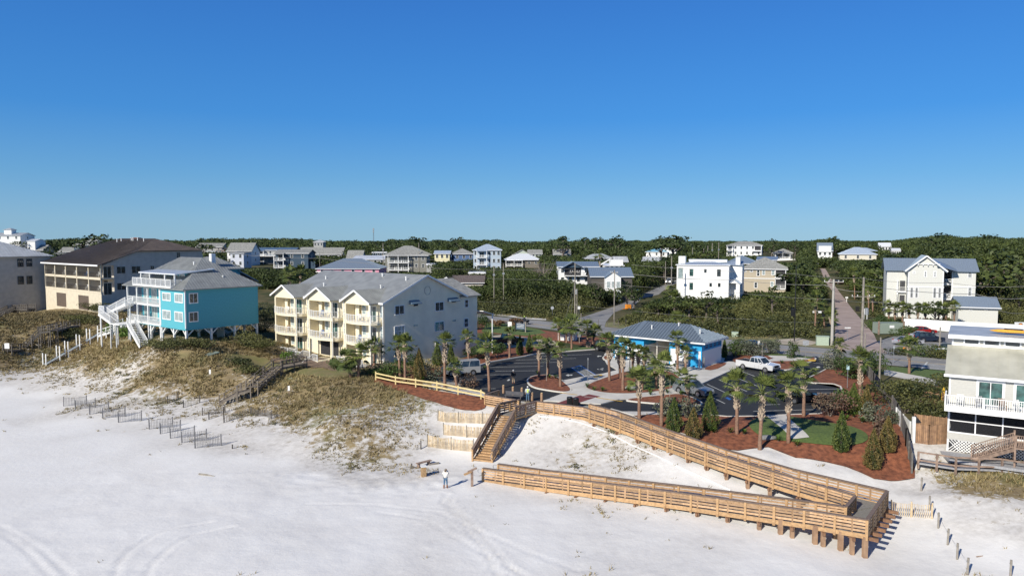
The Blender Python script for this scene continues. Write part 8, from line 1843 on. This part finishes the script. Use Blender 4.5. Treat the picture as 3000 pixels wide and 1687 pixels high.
# shrubs --------------------------------------------------------------------
def shrub(label,p,w_,h,m_=hedgeg,n=None,name='shrub',cat='shrub',group=None,twig=False,asp=1.,rz=0,leaf=.22,lift=0):
    x,y,g=G(*p,False);rs=np.random.RandomState(sum(map(ord,label))+int(p[0]));n=n or int(300*w_**1.5*max(1,h)**.5*max(1,asp)**.8)
    t=thing(name,label,cat,(x,y,g),rz,group);k=int(6+3*asp);P_,tt=lobes(n,w_*asp,w_,h*.55,k,rs,lr=.48);P_[:,2]=np.abs(P_[:,2]+h*.42)+lift
    q=quads(P_,leaf*rs.uniform(.6,1.3,n),.7,0,rs);npmesh('foliage',q.reshape(-1,3),4,m_,t,np.clip(tt,0,1))
    st=MB()
    for i in range(5):
        a=i*1.3;st.tube([(0,0,-.1),(math.cos(a)*w_*.3*asp,math.sin(a)*w_*.3,h*.4+lift),(math.cos(a)*w_*.6*asp,math.sin(a)*w_*.5,h*.7+lift)],[.05,.03,.01],4,False)
    st.obj('stems',bark2,t)
    return t
for a in[('round bright bush at the left end of the condominium hedge',(1012,1085),1.9,1.9,hedgeg,1.0),('long clipped hedge along the front of the condominium side wall',(1130,1100),1.5,1.8,hedgeg,3.2),('hedge section between conifer and condominium wall',(1210,1075),1.4,1.8,hedgeg,2.2),('grey feathery shrub behind the rail fence',(1262,1112),1.6,2.0,greyleaf,1.0),('brownish shrub at the base of the short palm',(1372,1135),1.3,1.9,redleaf,1.1),
 ('dark round shrub right of the slender palm',(1405,1052),2.0,3.0,hedgeg,1.1),('dark shrub left of the dark pickup',(1455,1048),1.9,2.7,hedgeg,1.0),('low green shrub at the condominium rear corner',(1350,1040),2.2,2.6,hedgeg,1.2),('large dark shrub behind the condominium corner drive',(1400,965),2.8,3.4,hedgeg,1.0),
 ('olive shrub right of the restroom rear corner',(2150,1042),2.0,2.8,hedgeg,1.0),('broad grey green shrub behind the pickup',(2200,1045),2.2,3.2,greyleaf,1.2),('pale shrub on a slim trunk behind the truck',(2255,1036),1.8,3.0,greyleaf,1.0),('dark magnolia shaped shrub in the exit planter',(2322,1050),1.3,3.0,hedgeg,.9),
 ('grey green shrub behind the right tip of the ramp bed',(1952,1222),1.4,2.2,greyleaf,1.2),('thin grey shrub between two conifers behind the ramp',(2010,1225),1.3,2.4,greyleaf,1.0),('reddish grey shrub right of the black sedan',(2432,1222),1.8,3.0,redleaf,1.2),('dark green shrub behind the reddish one',(2478,1205),1.7,2.8,hedgeg,1.0),
 ('red berried shrub before the grey plank fence',(2580,1290),1.3,3.0,redleaf,.8),('grey shrub leaning over the plank fence',(2575,1240),1.7,3.0,greyleaf,1.0),('tangled dark shrub left of the exit palm',(2445,1085),2.0,3.4,greyleaf,1.0),('tall dark shrub below the exit palm',(2490,1110),2.2,4.0,hedgeg,1.0),('dark bushy growth right of the rough palm',(2550,1100),2.2,3.6,hedgeg,1.1),
 ('large rounded grey green bush right of the plank fence',(2650,1210),4.2,3.4,scrubg,1.15),('flat topped bush behind the large rounded one',(2705,1165),3.2,2.2,scrubg,1.8),('low dark bush beside the grey beach house',(2765,1140),1.8,2.4,scrubg,1.2),('dark hedge at the street parking edge',(2715,1045),1.7,2.0,hedgeg,3.0),('small tree like shrub left of the enclosure',(2572,965),2.6,3.0,hedgeg,1.0),('round hedge behind the parked white car',(2655,985),2.4,2.2,hedgeg,1.0),('low hedge by the highway edge',(2640,1040),1.4,1.3,scrubg,2.5),('shrub mass right of the blue flag sign',(2765,1050),1.8,2.4,scrubg,1.3),
 ('bright green bush on the dune left of the turquoise house stilts',(345,975),2.4,2.0,brightg,1.6),('second bright green bush right of the first one',(375,985),1.8,1.5,brightg,1.4),('dark bush in front of the turquoise house left stilts',(408,1003),1.6,1.6,scrubg,1.2),('low spreading dark bush before the turquoise house corner',(500,1015),3.0,1.6,scrubg,2.0),('dark bush right of the turquoise house corner stilt',(590,1015),2.4,1.5,scrubg,1.4),('long dark bushes between the beige and the turquoise buildings',(310,915),2.8,2.2,scrubg,3.0),('dark dune bush under the beige condominium wall',(240,945),2.6,1.6,scrubg,3.0),('olive shrub patch above the white dune steps',(205,985),3.0,1.4,scrubg,1.8),('green shrub bank right of the turquoise house',(720,1010),3.0,1.8,scrubg,2.4),('dark shrub against the left side of the yellow condominium',(768,975),3.0,5.5,scrubg,1.4),('dark shrub left of the turquoise house rear wall',(360,890),2.2,3.2,scrubg,1.0),('green patch of shrub above the weathered stairs',(690,1065),2.0,1.2,scrubg,1.6),('dark shrub left of the weathered stairs landing',(740,1095),1.8,1.3,scrubg,1.5),
 ('golden banana like plant before the yellow terrace',(850,1060),1.3,1.6,brightg,1.2),('brown dry plant beside the golden one',(872,1062),1.0,1.4,deadg,1.1),('shrub at the white terrace corner',(975,1072),1.0,1.2,hedgeg,1.0),
 ('dark scrub between side wall and driveway',(1335,1000+40),1.6,2.2,scrubg,1.2)]:
    l,p,w_,h,m_,asp=a;shrub(l,p,w_,h,m_,asp=asp,rz=GA if p[0]<1300 else -.3)
for i,p in enumerate(((2090,1272),(2140,1272),(2180,1275),(2280,1295),(2335,1310),(1902,1150),(1955,1155),(1880,1105),(1610,1112),(1628,1112),(1575,1100),(1640,1122),(2480,1235),(2500,1225),(2525,1240),(2540,1225),(2365,1075+30),(1995,1160),(1842,1150),(1905,1160),(1740,1147),(1765,1149),(1720,1138),(2290,1068),(2320,1072),(1235,1118),(1420,1085))):
    l='small arching yellow green tuft plant in the mulch';x,y,z=G(*p,False);t=thing('tuft_plant',l,'plant',(x,y,z+.1),0,'small tuft plants in the mulch beds');mb=MB();v=[];tt=[]
    for k in range(46):
        a=rng.uniform(0,6.28);r=rng.uniform(.25,.5);hh=rng.uniform(.3,.6);d=Vector((math.cos(a),math.sin(a),0));s_=Vector((-d.y,d.x,0))*.022
        v+=[s_*-1,d*r*.6+Vector((0,0,hh))-s_,d*r*1.3+Vector((0,0,hh*.7)),d*r*.6+Vector((0,0,hh))+s_];tt.append(rng.random())
    npmesh('leaves',np.array([tuple(q) for q in v]),4,brightg,t,tt);MB().tube([(0,0,-.1),(0,0,.1)],.06,6).obj('base',bark2,t)
for i,p in enumerate(((1601,1119),(1962,1180),(2232,1064))):
    x,y,g=G(*p,False);l=('thin leafless sapling in the round planter','thin leafless sapling in the curved planter','slim staked sapling right of the pickup bonnet')[i];t=thing('sapling',l,'sapling',(x,y,g));MB().tube([(0,0,0),(0.02,0,3.2)],[.035,.02],5).obj('trunk',mat('pale_bark',(.4,.36,.3),.8),t);P_,tt=lobes(130,.7,.7,.9,5,np.random.RandomState(i+70));P_[:,2]+=3.1;npmesh('foliage',quads(P_,.12,.6).reshape(-1,3),4,greyleaf,t,np.clip(tt,0,1))
for p,l in(((1460,955),'brown clump of dry ornamental grass left on the verge'),((1510,952),'smaller brown clump of dry ornamental grass near the motorcycle')):
    shrub(l,p,1.8,1.6,mat and leafmat('dry_grass',(.13,.075,.04),(.24,.15,.08)),name='ornamental_grass',cat='grass clump',leaf=.3)
# dune grass and litter tufts -------------------------------------------------
n=340000;x=R_.uniform(-125,46,n);y=R_.uniform(46,150,n)
u_=x*U[0]+y*U[1];v_=x*V[0]+y*V[1];fv=np.interp(u_,FRU,FRV)
ok=(v_<fv+1.5)&(np.abs(x)<y*.72+4);x,y,v_=x[ok],y[ok],v_[ok]
ok=offhouse(x,y,.1);x,y=x[ok],y[ok]
beds=[[G(a,b,False)[:2] for a,b in RB],[G(a,b)[:2] for a,b in[(1098,1112),(1300,1150),(1440,1166),(1470,1190),(1418,1204),(1310,1192),(1095,1122)]],[G(a,b)[:2] for a,b in[(690,1035),(780,1050),(900,1080),(1040,1085),(1060,1105),(960,1110),(820,1080),(650,1060)]],[G(a,b)[:2] for a,b in[(790,1052),(960,1082),(1140,1085),(1140,1065),(860,1040)]],LOT]
for q in beds: ok=~inpoly(x,y,q);x,y=x[ok],y[ok]
c=cover(x,y);dens=sst(.30,.70,c+(fbm(x,y,3.2,2,4)-.5)*1.6+(vn(x,y,.7,8)-.5)*.7)*sst(.03,.2,c)
ok=(R_.uniform(0,1,len(x))<dens*.55);x,y,c=x[ok],y[ok],c[ok]
z=terr(x,y)-.03;N=len(x);patch=fbm(x,y,9,7)
hh=(.16+.2*sst(.4,.95,c))*R_.uniform(.6,1.6,N);kb=4
a=R_.uniform(0,6.28,(N,kb));sp=R_.uniform(.2,.7,(N,kb));L_=hh[:,None]*R_.uniform(.7,1.2,(N,kb));wb=.035+y*.0009
bx=x[:,None]+R_.normal(0,.1,(N,kb));by=y[:,None]+R_.normal(0,.1,(N,kb));tx=bx+np.cos(a)*sp*L_*2.0;ty=by+np.sin(a)*sp*L_*2.0
sx,sy=-np.sin(a)*wb[:,None]/2,np.cos(a)*wb[:,None]/2;zb=np.broadcast_to(z[:,None],(N,kb))
Vv=np.stack([np.stack([bx-sx,by-sy,zb],-1),np.stack([bx+sx,by+sy,zb],-1),np.stack([tx,ty,zb+L_],-1)],2).reshape(-1,3)
tint=np.clip(np.repeat((patch-.3)*1.5,kb)+R_.uniform(-.25,.25,N*kb),0,1)
gm=leafmat('dune_grass_blades',(.22,.175,.085),(.43,.34,.155))
tag(npmesh('dune_grass',Vv,3,gm,None,tint),'straw and brown sea oats and dune grass spread over the dunes','dune grass',kind='stuff')
# low green and grey mats of dune plants
n=6500;x=R_.uniform(-125,46,n);y=R_.uniform(46,140,n);u_=x*U[0]+y*U[1];v_=x*V[0]+y*V[1];fv=np.interp(u_,FRU,FRV)
c=cover(x,y);ok=(v_<fv+1)&(c>.4)&(R_.uniform(0,1,n)<.5)&(vn(x,y,8,31)>.48)&offhouse(x,y,.3)
for q in beds: ok&=~inpoly(x,y,q)
x,y=x[ok],y[ok]
scatter('dune_shrublets','low grey green and olive shrublets matted over the dunes','dune plants',x,y,R_.uniform(.4,1.1,len(x)),R_.uniform(.46,.62,len(x)),lows,leafmat('dune_shrublet_leaves',(.06,.07,.03),(.22,.19,.09)),(fbm(x,y,9,5)-.3))
# verge tussocks by the highway
n=5000;x=R_.uniform(-20,110,n);y=R_.uniform(95,190,n);u_=x*U[0]+y*U[1];v_=x*V[0]+y*V[1];vfar=np.interp(u_,[-200,-111,-90,-50,-18,60],[137,136,137,133,132.5,132])
ok=(v_>vfar-.5)&(v_<vfar+6)&roadok(x,y)&~inpoly(x,y,SIDEPARK)&~inpoly(x,y,SANDL);x,y=x[ok],y[ok]
scatter('verge_grass','rough yellowish grass tussocks along the far highway verge','grass',x,y,R_.uniform(.4,.9,len(x)),R_.uniform(.46,.8,len(x)),lows,leafmat('verge_grass_leaves',(.07,.08,.025),(.26,.22,.10)),(fbm(x,y,9,5)-.2))
